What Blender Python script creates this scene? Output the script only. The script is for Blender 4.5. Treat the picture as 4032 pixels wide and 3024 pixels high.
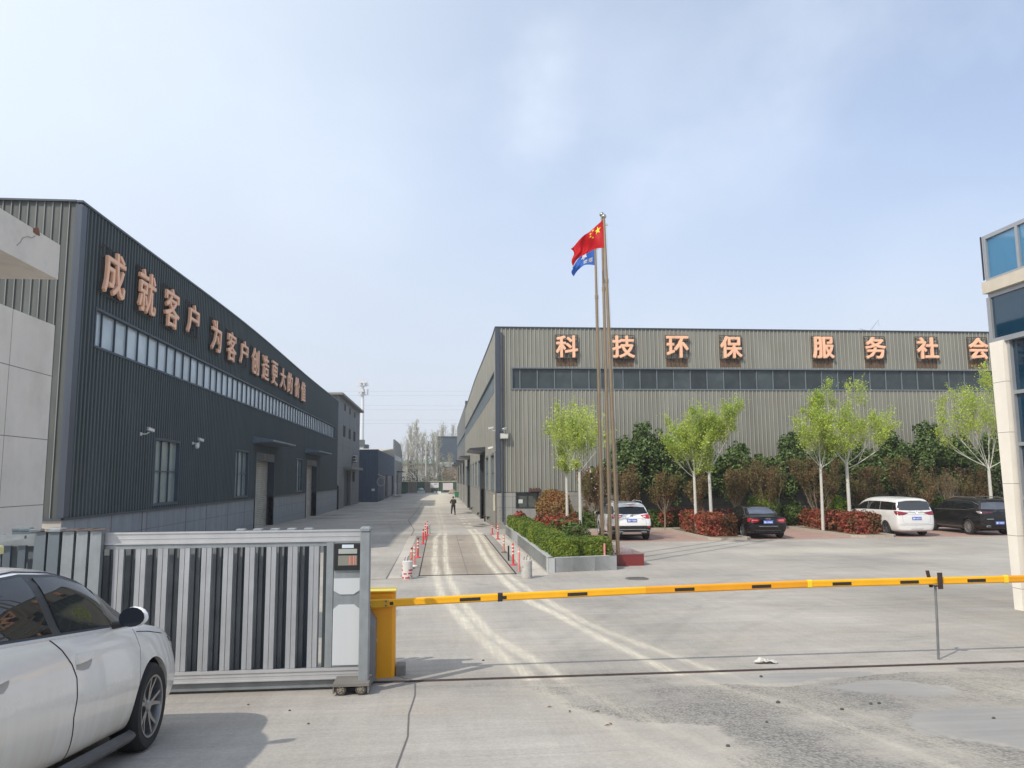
import bpy, bmesh, math, random
import numpy as np
from mathutils import Vector, Matrix, noise
from mathutils.bvhtree import BVHTree
for _o in list(bpy.data.objects): bpy.data.objects.remove(_o)
R = math.radians
S = bpy.context.scene
COL = S.collection
# ------------------------------------------------------------------ camera
cam_d = bpy.data.cameras.new("camera"); cam = bpy.data.objects.new("camera", cam_d); COL.objects.link(cam)
cam_d.sensor_fit = 'HORIZONTAL'; cam_d.sensor_width = 36.0; cam_d.lens = 27.04
cam_d.clip_start = 0.05; cam_d.clip_end = 6000
cam.matrix_world = Matrix.Translation((0, 0, 2.83)) @ Matrix.Rotation(R(-5.411), 4, 'Z') @ Matrix.Rotation(R(90 + 6.98), 4, 'X') @ Matrix.Rotation(-0.008, 4, 'Z')
S.camera = cam
# ------------------------------------------------------------------ sky and sun
SUN_AZ = math.atan2(-0.73, -0.68)      # direction towards the sun: behind the camera, to its left
SUN_EL = R(43)
world = bpy.data.worlds.new("World"); S.world = world; world.use_nodes = True
nt = world.node_tree; nt.nodes.clear()
def _n(t, kind, **kw):
    n = t.nodes.new(kind)
    for k, v in kw.items(): setattr(n, k, v)
    return n
sky = _n(nt, 'ShaderNodeTexSky', sky_type='NISHITA', sun_disc=False, sun_elevation=SUN_EL, sun_rotation=SUN_AZ, altitude=50, air_density=1.0, dust_density=1.6, ozone_density=2.2)
bg = _n(nt, 'ShaderNodeBackground'); bg.inputs['Strength'].default_value = 0.15
out = _n(nt, 'ShaderNodeOutputWorld')
tc = _n(nt, 'ShaderNodeTexCoord')
mp = _n(nt, 'ShaderNodeMapping'); mp.inputs['Scale'].default_value = (1.0, 1.0, 2.4); mp.inputs['Location'].default_value = (1.3, .45, .2)
nz = _n(nt, 'ShaderNodeTexNoise'); nz.inputs['Scale'].default_value = 1.6; nz.inputs['Detail'].default_value = 7; nz.inputs['Roughness'].default_value = .5; nz.inputs['Distortion'].default_value = .3
rp = _n(nt, 'ShaderNodeValToRGB'); rp.color_ramp.elements[0].position = .44; rp.color_ramp.elements[1].position = .72
rp.color_ramp.elements[0].color = (0, 0, 0, 1); rp.color_ramp.elements[1].color = (.75, .75, .75, 1)
# thin high haze: brighter towards the sun side (west), clearing to blue on the right
sx = _n(nt, 'ShaderNodeSeparateXYZ')
gx = _n(nt, 'ShaderNodeMapRange'); gx.inputs['From Min'].default_value = .62; gx.inputs['From Max'].default_value = -.75
gx.inputs['To Min'].default_value = .30; gx.inputs['To Max'].default_value = .95
mx = _n(nt, 'ShaderNodeMath', operation='MAXIMUM')
lw = _n(nt, 'ShaderNodeMapRange'); lw.inputs['From Min'].default_value = .42; lw.inputs['From Max'].default_value = .0; lw.inputs['To Min'].default_value = 0; lw.inputs['To Max'].default_value = .93
mx2 = _n(nt, 'ShaderNodeMath', operation='MAXIMUM')
mix = _n(nt, 'ShaderNodeMixRGB'); mix.inputs[2].default_value = (4.85, 5.5, 6.35, 1)
tint = _n(nt, 'ShaderNodeMixRGB', blend_type='MULTIPLY'); tint.inputs[0].default_value = 1; tint.inputs[2].default_value = (1.1, 1.06, 1.08, 1)
L = nt.links.new
L(tc.outputs['Generated'], mp.inputs[0]); L(mp.outputs[0], nz.inputs['Vector']); L(nz.outputs['Fac'], rp.inputs[0])
L(tc.outputs['Generated'], sx.inputs[0]); L(sx.outputs['X'], gx.inputs['Value']); L(sx.outputs['Z'], lw.inputs['Value'])
L(gx.outputs[0], mx.inputs[0]); L(rp.outputs[0], mx.inputs[1]); L(mx.outputs[0], mx2.inputs[0]); L(lw.outputs[0], mx2.inputs[1])
L(sky.outputs[0], tint.inputs[1]); L(tint.outputs[0], mix.inputs[1]); L(mx2.outputs[0], mix.inputs[0]); 
glow = _n(nt, 'ShaderNodeMapRange'); glow.inputs['From Min'].default_value = .05; glow.inputs['From Max'].default_value = -.65; glow.inputs['To Min'].default_value = 0; glow.inputs['To Max'].default_value = .7; L(sx.outputs['X'], glow.inputs['Value'])
gz_ = _n(nt, 'ShaderNodeMapRange'); gz_.inputs['From Min'].default_value = .05; gz_.inputs['From Max'].default_value = .55; L(sx.outputs['Z'], gz_.inputs['Value'])
gm = _n(nt, 'ShaderNodeMath', operation='MULTIPLY'); L(glow.outputs[0], gm.inputs[0]); L(gz_.outputs[0], gm.inputs[1])
mix3 = _n(nt, 'ShaderNodeMixRGB'); mix3.inputs[2].default_value = (5.85, 6.3, 6.8, 1); L(gm.outputs[0], mix3.inputs[0]); L(mix.outputs[0], mix3.inputs[1])
# one soft wisp of cloud and a few faint patches
wp = _n(nt, 'ShaderNodeMapping'); wp.inputs['Scale'].default_value = (1.7, 1.7, 2.2); wp.inputs['Location'].default_value = (.25, .1, 0)
wn = _n(nt, 'ShaderNodeTexNoise'); wn.inputs['Scale'].default_value = 2.0; wn.inputs['Detail'].default_value = 8; wn.inputs['Distortion'].default_value = .15; L(tc.outputs['Generated'], wp.inputs[0]); L(wp.outputs[0], wn.inputs['Vector'])
wr = _n(nt, 'ShaderNodeMapRange'); wr.inputs['From Min'].default_value = .48; wr.inputs['From Max'].default_value = .75; wr.inputs['To Max'].default_value = .2; L(wn.outputs['Fac'], wr.inputs['Value'])
mix4 = _n(nt, 'ShaderNodeMixRGB'); mix4.inputs[2].default_value = (6.1, 6.6, 7.4, 1); L(wr.outputs[0], mix4.inputs[0]); L(mix3.outputs[0], mix4.inputs[1])

def puff(d0, rad, amt, prev):
    v = _n(nt, 'ShaderNodeVectorMath', operation='SUBTRACT'); v.inputs[1].default_value = d0; L(tc.outputs['Generated'], v.inputs[0])
    ms = _n(nt, 'ShaderNodeVectorMath', operation='MULTIPLY'); ms.inputs[1].default_value = (1 / rad[0], 1 / rad[0], 1 / rad[1]); L(v.outputs[0], ms.inputs[0])
    ln = _n(nt, 'ShaderNodeVectorMath', operation='LENGTH'); L(ms.outputs[0], ln.inputs[0])
    pn = _n(nt, 'ShaderNodeTexNoise'); pn.inputs['Scale'].default_value = 7; pn.inputs['Detail'].default_value = 8; pn.inputs['Roughness'].default_value = .6; L(tc.outputs['Generated'], pn.inputs['Vector'])
    ad = _n(nt, 'ShaderNodeMath', operation='MULTIPLY_ADD'); ad.inputs[1].default_value = 3.6; L(pn.outputs['Fac'], ad.inputs[0]); L(ln.outputs['Value'], ad.inputs[2])
    mr_ = _n(nt, 'ShaderNodeMapRange'); mr_.interpolation_type = 'SMOOTHSTEP'; mr_.inputs['From Min'].default_value = 3.3; mr_.inputs['From Max'].default_value = 1.2; mr_.inputs['To Max'].default_value = amt; L(ad.outputs[0], mr_.inputs['Value'])
    mx_ = _n(nt, 'ShaderNodeMixRGB'); mx_.inputs[2].default_value = (6.5, 6.9, 7.6, 1); L(mr_.outputs[0], mx_.inputs[0]); L(prev, mx_.inputs[1]); return mx_.outputs[0]
def sdir(u, v):
    q = cam.matrix_world.to_3x3() @ Vector(((u - 2016) / 3028, (1512 - v) / 3028, -1)); return tuple(q.normalized())
cc_ = mix4.outputs[0]
for (u, v, ra, rb, am) in ((2170, 330, .045, .10, .2), (2080, 480, .06, .07, .15), (3350, 130, .16, .06, .2), (2450, 860, .07, .05, .15), (3000, 620, .18, .05, .1)): cc_ = puff(sdir(u, v), (ra, rb), am, cc_)
lo_ = _n(nt, 'ShaderNodeMapRange'); lo_.inputs['From Min'].default_value = .38; lo_.inputs['From Max'].default_value = .02; lo_.inputs['To Max'].default_value = .92; L(sx.outputs['Z'], lo_.inputs['Value'])
mixl = _n(nt, 'ShaderNodeMixRGB'); mixl.inputs[2].default_value = (3.9, 4.15, 4.65, 1); L(lo_.outputs[0], mixl.inputs[0]); L(cc_, mixl.inputs[1])
L(mixl.outputs[0], bg.inputs['Color']); L(bg.outputs[0], out.inputs['Surface'])
sun_d = bpy.data.lights.new("sun", 'SUN'); sun_d.energy = 3.0; sun_d.angle = R(.8); sun_d.color = (1, .93, .83)
sun = bpy.data.objects.new("sun", sun_d); COL.objects.link(sun)
_sd = Vector((math.sin(SUN_AZ) * math.cos(SUN_EL), math.cos(SUN_AZ) * math.cos(SUN_EL), math.sin(SUN_EL)))
sun.rotation_euler = _sd.to_track_quat('Z', 'Y').to_euler()
S.view_settings.view_transform = 'Standard'; S.view_settings.look = 'None'; S.view_settings.exposure = 0.22; S.view_settings.gamma = 1
S.cycles.max_bounces = 6; S.cycles.diffuse_bounces = 4; S.cycles.glossy_bounces = 3; S.cycles.transmission_bounces = 4; S.cycles.volume_bounces = 1
S.cycles.transparent_max_bounces = 12; S.cycles.volume_step_rate = 5
# ------------------------------------------------------------------ terrain height
_ZA = [-30, 0, 4, 6.77, 9.05, 10.2, 14, 20, 23, 40, 60, 75, 400]
_ZB = [1.9, 1.4, .98, .67, .43, .37, .2, .03, 0, 0, -.3, -.5, -.5]
def zg(Y):
    Y = np.asarray(Y, float); s = 0
    for d in np.linspace(-1, 1, 9): s = s + np.interp(Y + d, _ZA, _ZB)
    r = s / 9
    return float(r) if r.ndim == 0 else r
# ------------------------------------------------------------------ materials
MATS = {}
def mat(name, col, rough=.6, metal=0., var=.0, vs=3., bump=0., bs=40., streak=0., ss=(5, 5, .25), col2=None, c2s=1.2, c2lo=.5, c2hi=.7, spec=.5, coat=0., trans=0., emit=None, grid=None, alpha=1., rand=0., c2map=(1, 1, 1), streakcol=None, rib=None, panel=None):
    if name in MATS: return MATS[name]
    m = bpy.data.materials.new(name); m.use_nodes = True; t = m.node_tree; b = t.nodes['Principled BSDF']
    l = t.links.new
    b.inputs['Roughness'].default_value = rough; b.inputs['Metallic'].default_value = metal
    b.inputs['Specular IOR Level'].default_value = spec; b.inputs['Coat Weight'].default_value = coat; b.inputs['Coat Roughness'].default_value = .04
    b.inputs['Transmission Weight'].default_value = trans; b.inputs['Alpha'].default_value = alpha
    b.inputs['Base Color'].default_value = (*col, 1)
    if emit: b.inputs['Emission Color'].default_value = (*emit[:3], 1); b.inputs['Emission Strength'].default_value = emit[3]
    co = _n(t, 'ShaderNodeTexCoord').outputs['Object']
    cur = None
    def rgb(c): n = _n(t, 'ShaderNodeRGB'); n.outputs[0].default_value = (*c, 1); return n.outputs[0]
    cur = rgb(col)
    def noise_(scale, vec=co, detail=5, rough_=.6):
        n = _n(t, 'ShaderNodeTexNoise'); n.inputs['Scale'].default_value = scale; n.inputs['Detail'].default_value = detail; n.inputs['Roughness'].default_value = rough_
        l(vec, n.inputs['Vector']); return n.outputs['Fac']
    def mapr(v, a, b_, c, d):
        n = _n(t, 'ShaderNodeMapRange'); n.inputs[1].default_value = a; n.inputs[2].default_value = b_; n.inputs[3].default_value = c; n.inputs[4].default_value = d; l(v, n.inputs[0]); return n.outputs[0]
    def mixc(f, a, b_, mode='MIX'):
        n = _n(t, 'ShaderNodeMixRGB', blend_type=mode)
        if isinstance(f, float): n.inputs[0].default_value = f
        else: l(f, n.inputs[0])
        l(a, n.inputs[1]); l(b_, n.inputs[2]); return n.outputs[0]
    used = False
    if col2:
        mpn = _n(t, 'ShaderNodeMapping'); mpn.inputs['Scale'].default_value = c2map; l(co, mpn.inputs[0])
        cur = mixc(mapr(noise_(c2s, mpn.outputs[0], 6), c2lo, c2hi, 0, 1), cur, rgb(col2)); used = True
    if var:
        v = mapr(noise_(vs), .25, .75, 1 - var, 1 + var); cur = mixc(1.0, cur, v, 'MULTIPLY'); used = True
    if streak:
        mpn = _n(t, 'ShaderNodeMapping'); mpn.inputs['Scale'].default_value = ss; l(co, mpn.inputs[0])
        f = noise_(1.0, mpn.outputs[0], 6, .65)
        if streakcol: cur = mixc(mapr(f, .52, .75, 0, streak), cur, rgb(streakcol))
        else: cur = mixc(1.0, cur, mapr(f, .25, .75, 1 - streak, 1 + streak), 'MULTIPLY')
        used = True
    if panel:    # sheets laid one by one never match exactly: (axis, sheet width, amount)
        sp2 = _n(t, 'ShaderNodeSeparateXYZ'); l(co, sp2.inputs[0]); dv = _n(t, 'ShaderNodeMath', operation='DIVIDE'); dv.inputs[1].default_value = panel[1]; l(sp2.outputs[panel[0]], dv.inputs[0])
        fl_ = _n(t, 'ShaderNodeMath', operation='FLOOR'); l(dv.outputs[0], fl_.inputs[0]); wn_ = _n(t, 'ShaderNodeTexWhiteNoise', noise_dimensions='1D'); l(fl_.outputs[0], wn_.inputs['W'])
        cur = mixc(1.0, cur, mapr(wn_.outputs['Value'], 0, 1, 1 - panel[2], 1 + panel[2]), 'MULTIPLY'); used = True
    if rib:      # paler colour on the raised ribs than in the pans: (axis, from, to, colour, amount)
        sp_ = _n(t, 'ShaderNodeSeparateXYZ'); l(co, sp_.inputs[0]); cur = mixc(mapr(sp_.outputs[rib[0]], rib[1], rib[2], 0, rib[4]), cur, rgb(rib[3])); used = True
    if rand:
        oi = _n(t, 'ShaderNodeNewGeometry'); cur = mixc(1.0, cur, mapr(oi.outputs['Random Per Island'], 0, 1, 1 - rand, 1 + rand), 'MULTIPLY'); used = True
    if grid:     # (plane axes, cell u, cell v, offset u, offset v, line width, line colour)
        ax, cu, cv, ou, ov, w, lc = grid
        sp = _n(t, 'ShaderNodeSeparateXYZ'); l(co, sp.inputs[0])
        ms = []
        for a, c_, o_ in ((ax[0], cu, ou), (ax[1], cv, ov)):
            if not c_: continue
            n1 = _n(t, 'ShaderNodeMath', operation='ADD'); n1.inputs[1].default_value = o_; l(sp.outputs[a], n1.inputs[0])
            n2 = _n(t, 'ShaderNodeMath', operation='PINGPONG'); n2.inputs[1].default_value = c_ / 2; l(n1.outputs[0], n2.inputs[0])
            n3 = _n(t, 'ShaderNodeMath', operation='LESS_THAN'); n3.inputs[1].default_value = w / 2; l(n2.outputs[0], n3.inputs[0]); ms.append(n3.outputs[0])
        g = ms[0]
        if len(ms) > 1:
            n4 = _n(t, 'ShaderNodeMath', operation='MAXIMUM'); l(ms[0], n4.inputs[0]); l(ms[1], n4.inputs[1]); g = n4.outputs[0]
        cur = mixc(g, cur, rgb(lc)); used = True
    if used: l(cur, b.inputs['Base Color'])
    if bump:
        bn = _n(t, 'ShaderNodeBump'); bn.inputs['Strength'].default_value = bump; bn.inputs['Distance'].default_value = .02
        l(noise_(bs), bn.inputs['Height']); l(bn.outputs[0], b.inputs['Normal'])
    MATS[name] = m; return m
def leafmat(name, c, c2, trans=.35, rand=.35):
    m = mat(name, c, rough=.55, spec=.3, col2=c2, c2s=.9, c2lo=.35, c2hi=.65, rand=rand)
    t = m.node_tree; b = t.nodes['Principled BSDF']; o = t.nodes['Material Output']
    if len([1 for n in t.nodes if n.type == 'BSDF_TRANSLUCENT']): return m
    tr = _n(t, 'ShaderNodeBsdfTranslucent'); ms = _n(t, 'ShaderNodeMixShader'); ms.inputs[0].default_value = trans
    t.links.new(b.inputs['Base Color'].links[0].from_socket, tr.inputs['Color'])
    t.links.new(b.outputs[0], ms.inputs[1]); t.links.new(tr.outputs[0], ms.inputs[2]); t.links.new(ms.outputs[0], o.inputs['Surface'])
    return m
# ------------------------------------------------------------------ object helpers
def tag(o, label=None, cat=None, group=None, kind=None):
    if label: o['label'] = label
    if cat: o['category'] = cat
    if group: o['group'] = group
    if kind: o['kind'] = kind
    return o
def empty(name, loc, label, cat, group=None, rz=0.):
    o = bpy.data.objects.new(name, None); o.empty_display_size = .2; o.location = loc; o.rotation_euler = (0, 0, rz); COL.objects.link(o)
    return tag(o, label, cat, group)
class MB:
    def __init__(s): s.v = []; s.f = []
    def add(s, vs, fs):
        n = len(s.v); s.v += [tuple(p) for p in vs]; s.f += [tuple(n + i for i in f) for f in fs]; return s
    def box(s, x0, x1, y0, y1, z0, z1):
        return s.add([(x0, y0, z0), (x1, y0, z0), (x1, y1, z0), (x0, y1, z0), (x0, y0, z1), (x1, y0, z1), (x1, y1, z1), (x0, y1, z1)],
                     [(0, 3, 2, 1), (4, 5, 6, 7), (0, 1, 5, 4), (1, 2, 6, 5), (2, 3, 7, 6), (3, 0, 4, 7)])
    def bbox(s, x0, x1, y0, y1, z0, z1, r=.01):      # box with bevelled vertical and top edges
        a = [(x0 + r, y0), (x1 - r, y0), (x1, y0 + r), (x1, y1 - r), (x1 - r, y1), (x0 + r, y1), (x0, y1 - r), (x0, y0 + r)]
        cx, cy = (x0 + x1) / 2, (y0 + y1) / 2; fx = 1 - 2 * r / max(x1 - x0, 1e-6); fy = 1 - 2 * r / max(y1 - y0, 1e-6)
        rings = [[(x, y, z0) for x, y in a], [(x, y, z1 - r) for x, y in a], [(cx + (x - cx) * fx, cy + (y - cy) * fy, z1) for x, y in a]]
        return s.loft(rings)
    def loft(s, rings, cap=True, closed=True):
        n = len(rings[0]); base = len(s.v)
        for r_ in rings: s.v += [tuple(p) for p in r_]
        for i in range(len(rings) - 1):
            for j in range(n if closed else n - 1):
                k = (j + 1) % n; s.f.append((base + i * n + j, base + i * n + k, base + (i + 1) * n + k, base + (i + 1) * n + j))
        if cap:
            s.f.append(tuple(base + j for j in reversed(range(n)))); s.f.append(tuple(base + (len(rings) - 1) * n + j for j in range(n)))
        return s
    def cyl(s, p0, p1, r0, r1=None, n=12, cap=True):
        r1 = r0 if r1 is None else r1; p0 = Vector(p0); p1 = Vector(p1); d = (p1 - p0).normalized()
        a = d.orthogonal().normalized(); b = d.cross(a)
        def ring(p, r_): return [p + (a * math.cos(2 * math.pi * i / n) + b * math.sin(2 * math.pi * i / n)) * r_ for i in range(n)]
        return s.loft([ring(p0, r0), ring(p1, r1)], cap)
    def tube(s, pts, rads, n=8, cap=True):
        pts = [Vector(p) for p in pts]
        if not hasattr(rads, '__len__'): rads = [rads] * len(pts)
        a = None; rings = []
        for i, p in enumerate(pts):
            d = (pts[min(i + 1, len(pts) - 1)] - pts[max(i - 1, 0)]).normalized()
            if a is None: a = d.orthogonal().normalized()
            else: a = (a - d * a.dot(d)); a = a.normalized() if a.length > 1e-6 else d.orthogonal().normalized()
            b = d.cross(a)
            rings.append([p + (a * math.cos(2 * math.pi * k / n) + b * math.sin(2 * math.pi * k / n)) * rads[i] for k in range(n)])
        return s.loft(rings, cap)
    def lathe(s, c, axis, prof, n=24):         # prof: (radius, along-axis) pairs
        c = Vector(c); d = Vector(axis).normalized(); a = d.orthogonal().normalized(); b = d.cross(a)
        return s.loft([[c + d * h + (a * math.cos(2 * math.pi * k / n) + b * math.sin(2 * math.pi * k / n)) * max(r_, 1e-4) for k in range(n)] for r_, h in prof])
    def prism(s, poly, axis, a0, a1):          # poly in the two other axes, extruded along axis
        def P(u, v, w): return {'x': (w, u, v), 'y': (u, w, v), 'z': (u, v, w)}[axis]
        n = len(poly); base = len(s.v)
        s.v += [P(u, v, a0) for u, v in poly] + [P(u, v, a1) for u, v in poly]
        s.f.append(tuple(base + i for i in range(n))); s.f.append(tuple(base + n + i for i in reversed(range(n))))
        for i in range(n): k = (i + 1) % n; s.f.append((base + i, base + n + i, base + n + k, base + k))
        return s
    def sphere(s, c, r_, n=12, m=8, sz=1.):
        rings = [[(c[0] + r_ * math.sin(math.pi * i / m) * math.cos(2 * math.pi * k / n), c[1] + r_ * math.sin(math.pi * i / m) * math.sin(2 * math.pi * k / n), c[2] - r_ * sz * math.cos(math.pi * i / m)) for k in range(n)] for i in range(1, m)]
        base = len(s.v); s.loft(rings, cap=False); t = len(s.v); s.v += [(c[0], c[1], c[2] - r_ * sz), (c[0], c[1], c[2] + r_ * sz)]
        for k in range(n): s.f.append((t, base + (k + 1) % n, base + k)); s.f.append((t + 1, base + (m - 2) * n + k, base + (m - 2) * n + (k + 1) % n))
        return s
    def xform(s, M, start=0):
        for i in range(start, len(s.v)): s.v[i] = tuple(M @ Vector(s.v[i]))
        return s
    def mesh(s, name, m, off=(0, 0, 0), smooth=False):
        me = bpy.data.meshes.new(name); ox, oy, oz = off
        me.from_pydata([(x - ox, y - oy, z - oz) for x, y, z in s.v], [], s.f)
        bm = bmesh.new(); bm.from_mesh(me); bmesh.ops.recalc_face_normals(bm, faces=bm.faces); bm.to_mesh(me); bm.free()
        if m: me.materials.append(m)
        if smooth:
            me.polygons.foreach_set('use_smooth', [True] * len(me.polygons))
            try: me.set_sharp_from_angle(angle=R(smooth if smooth is not True else 40))
            except Exception: pass
        me.update(); return me
    def build(s, name, m, parent=None, off=None, smooth=False, label=None):
        # with a parent and off=None the vertices are world coordinates of a parent standing unrotated at its location
        if off is None: off = tuple(_origin(parent)) if parent else (0, 0, 0)
        me = s.mesh(name, m, off, smooth); o = bpy.data.objects.new(name, me); COL.objects.link(o)
        if parent: o.parent = parent
        if label: o['label'] = label
        return o
    def thing(s, name, m, label, cat, base=None, group=None, kind=None, smooth=False):   # a one-mesh top-level thing
        if base is None:
            a = np.array(s.v); base = ((a[:, 0].min() + a[:, 0].max()) / 2, (a[:, 1].min() + a[:, 1].max()) / 2, a[:, 2].min())
        o = s.build(name, m, None, base, smooth); o.location = base
        return tag(o, label, cat, group, kind)
def _origin(o):
    v = Vector(o.location); p = o.parent
    while p: v = v + Vector(p.location); p = p.parent
    return v
def mesh_np(name, verts, faces, m, smooth=False):          # many small polygons of one size, fast
    me = bpy.data.meshes.new(name); verts = np.asarray(verts, np.float32); faces = np.asarray(faces, np.int32); k = faces.shape[1]
    me.vertices.add(len(verts)); me.vertices.foreach_set('co', verts.ravel())
    me.loops.add(faces.size); me.loops.foreach_set('vertex_index', faces.ravel())
    me.polygons.add(len(faces)); me.polygons.foreach_set('loop_start', np.arange(0, faces.size, k, dtype=np.int32)); me.polygons.foreach_set('loop_total', np.full(len(faces), k, np.int32))
    if smooth: me.polygons.foreach_set('use_smooth', np.ones(len(faces), bool))
    if m: me.materials.append(m)
    me.update(); me.validate(); return me
def link(name, me, parent=None, loc=None):
    o = bpy.data.objects.new(name, me); COL.objects.link(o)
    if parent: o.parent = parent
    if loc is not None: o.location = loc
    return o
def copy_tree(o, parent=None):
    c = o.copy(); COL.objects.link(c); c.parent = parent
    for ch in [x for x in o.children]: copy_tree(ch, c)
    return c
def text_mesh(body, size=1., bold=.0, extrude=.01, fit=None):
    c = bpy.data.curves.new('writing', 'FONT'); c.body = body; c.size = 1.; c.extrude = 0; c.resolution_u = 2
    o = bpy.data.objects.new('writing', c); COL.objects.link(o)
    dg = bpy.context.evaluated_depsgraph_get(); me = bpy.data.meshes.new_from_object(o.evaluated_get(dg))
    bpy.data.objects.remove(o); a = np.zeros(len(me.vertices) * 3, np.float32); me.vertices.foreach_get('co', a); a = a.reshape(-1, 3)
    lo, hi = a.min(0), a.max(0); a = a - (lo + hi) / 2
    w, h = (hi - lo)[:2]
    if fit: a[:, 0] *= (fit[0] - 2 * bold) / w; a[:, 1] *= (fit[1] - 2 * bold) / h
    else: a[:, :2] *= size
    me.vertices.foreach_set('co', a.ravel())
    bm = bmesh.new(); bm.from_mesh(me); bmesh.ops.remove_doubles(bm, verts=bm.verts, dist=1e-4)
    bmesh.ops.dissolve_limit(bm, angle_limit=.02, verts=bm.verts, edges=bm.edges)
    if bold:      # heavier strokes: the same face repeated round a small circle, each a hair deeper
        g0 = bm.verts[:] + bm.edges[:] + bm.faces[:]
        for k in range(8):
            d = bmesh.ops.duplicate(bm, geom=g0); a_ = math.pi / 4 * k; q = bold * (1.15 if k % 2 else 1)
            bmesh.ops.translate(bm, verts=[v for v in d['geom'] if isinstance(v, bmesh.types.BMVert)], vec=(math.cos(a_) * q, math.sin(a_) * q, -(k + 1) * min(.0015, extrude / 20)))
    r = bmesh.ops.extrude_face_region(bm, geom=bm.faces[:]); bmesh.ops.translate(bm, verts=[v for v in r['geom'] if isinstance(v, bmesh.types.BMVert)], vec=(0, 0, extrude))
    bmesh.ops.recalc_face_normals(bm, faces=bm.faces); bm.to_mesh(me); bm.free(); me.update()
    return me
def text_obj(name, body, m, parent, M, size=1., bold=0., extrude=.01, fit=None, label=None):
    me = text_mesh(body, size, bold, extrude, fit); me.materials.clear(); me.materials.append(m); me.transform(M); me.update()
    o = link(name, me, parent)
    if label: o['label'] = label
    return o
rng = np.random.default_rng(7); random.seed(7)
# ================================================================== GROUND
def seg_dist(X, Y, pts):
    best = np.full(X.shape, 1e9)
    for (x0, y0), (x1, y1) in zip(pts[:-1], pts[1:]):
        dx, dy = x1 - x0, y1 - y0; t = np.clip(((X - x0) * dx + (Y - y0) * dy) / (dx * dx + dy * dy), 0, 1)
        best = np.minimum(best, np.hypot(X - x0 - t * dx, Y - y0 - t * dy))
    return best
def inpoly(X, Y, pts):
    r = np.zeros(X.shape, bool); n = len(pts)
    for i in range(n):
        x0, y0 = pts[i]; x1, y1 = pts[(i + 1) % n]
        c = ((y0 > Y) != (y1 > Y)) & (X < (x1 - x0) * (Y - y0) / ((y1 - y0) or 1e-9) + x0); r ^= c
    return r
def wob(X, Y, s, seed=0.):
    return (np.sin(X * s * 1.7 + Y * s * .6 + seed) + np.sin(Y * s * 1.3 - X * s * .9 + seed * 2.1) + np.sin((X + Y) * s * 2.9 + seed * .7) * .5) / 2.5
TR = [([(-.59, 110), (-.3, 78), (-.06, 60), (.04, 48), (.05, 41)], .13, .35), ([(-.2, 110), (.07, 78), (.22, 60), (.32, 48), (.33, 41)], .13, .35),
      ([(.05, 41), (-.18, 37.7), (-.15, 26.94), (-.05, 21.85), (.09, 18.5), (.36, 15.86), (.61, 13.48), (.88, 11.33), (1.07, 10.15), (1.19, 8.73), (1.41, 7.54), (1.55, 6.8), (1.81, 5.6)], .135, .9),
      ([(.33, 41), (.28, 37.6), (.23, 26.9), (.30, 22.16), (.46, 18.45), (.65, 15.8), (.85, 13.44), (1.18, 11.54), (1.44, 10.1), (1.5, 9.3), (1.7, 8.17), (1.89, 7.3), (2.05, 6.4), (2.25, 5.3)], .12, .9),
      ([(1.7, 45), (1.74, 38.4), (1.63, 28.25), (1.74, 23.5), (1.85, 20.5), (2.02, 17.3), (2.33, 15.3), (2.61, 12.46), (2.81, 10.8), (2.92, 9.85), (3.43, 7.9), (3.52, 6.2), (3.5, 5.2)], .13, 1.),
      ([(2.0, 45), (2.05, 38.3), (1.97, 26.6), (2.05, 22.6), (2.23, 19.7), (2.47, 16.7), (2.69, 14.2), (3.03, 12.1), (3.34, 10.56), (3.7, 8.5), (3.9, 6.9), (3.84, 5.4)], .12, .8)]
DOTS = [(1.86, 40.8), (1.71, 44.6), (1.70, 48.4), (1.7, 52.8), (1.71, 57.3), (1.7, 61.8), (1.66, 67.4), (2.13, 40.7), (2.03, 44.5), (1.95, 48.4), (2.0, 52.7), (1.96, 57.2), (1.98, 62.2), (2.01, 67.3)]
SCUFF = [[(.6, 10.5), (2.4, 14.5), (6, 18), (12, 20.5), (22, 22)], [(2.5, 10.5), (4.5, 13.5), (8, 17), (11, 22), (11.5, 34)], [(1.2, 22), (3.8, 17.5), (8, 15.5), (16, 15)], [(4.2, 10), (7, 12.3), (12, 14), (20, 15)], [(9.5, 34), (9.2, 28), (12, 23.5), (20, 21)], [(15.5, 34), (14.8, 28), (10, 22), (5, 17), (2.5, 12)],
         [(22, 34), (21, 28), (15, 22), (8, 17.5)], [(1.0, 45), (.2, 60), (-3.5, 75), (-5, 95)], [(-3, 40), (-4.2, 55), (-3, 80)], [(-5, 25), (-5.5, 40), (-5, 60)], [(.8, 45), (1.2, 58), (-1.5, 78), (-2, 105)]]
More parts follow.
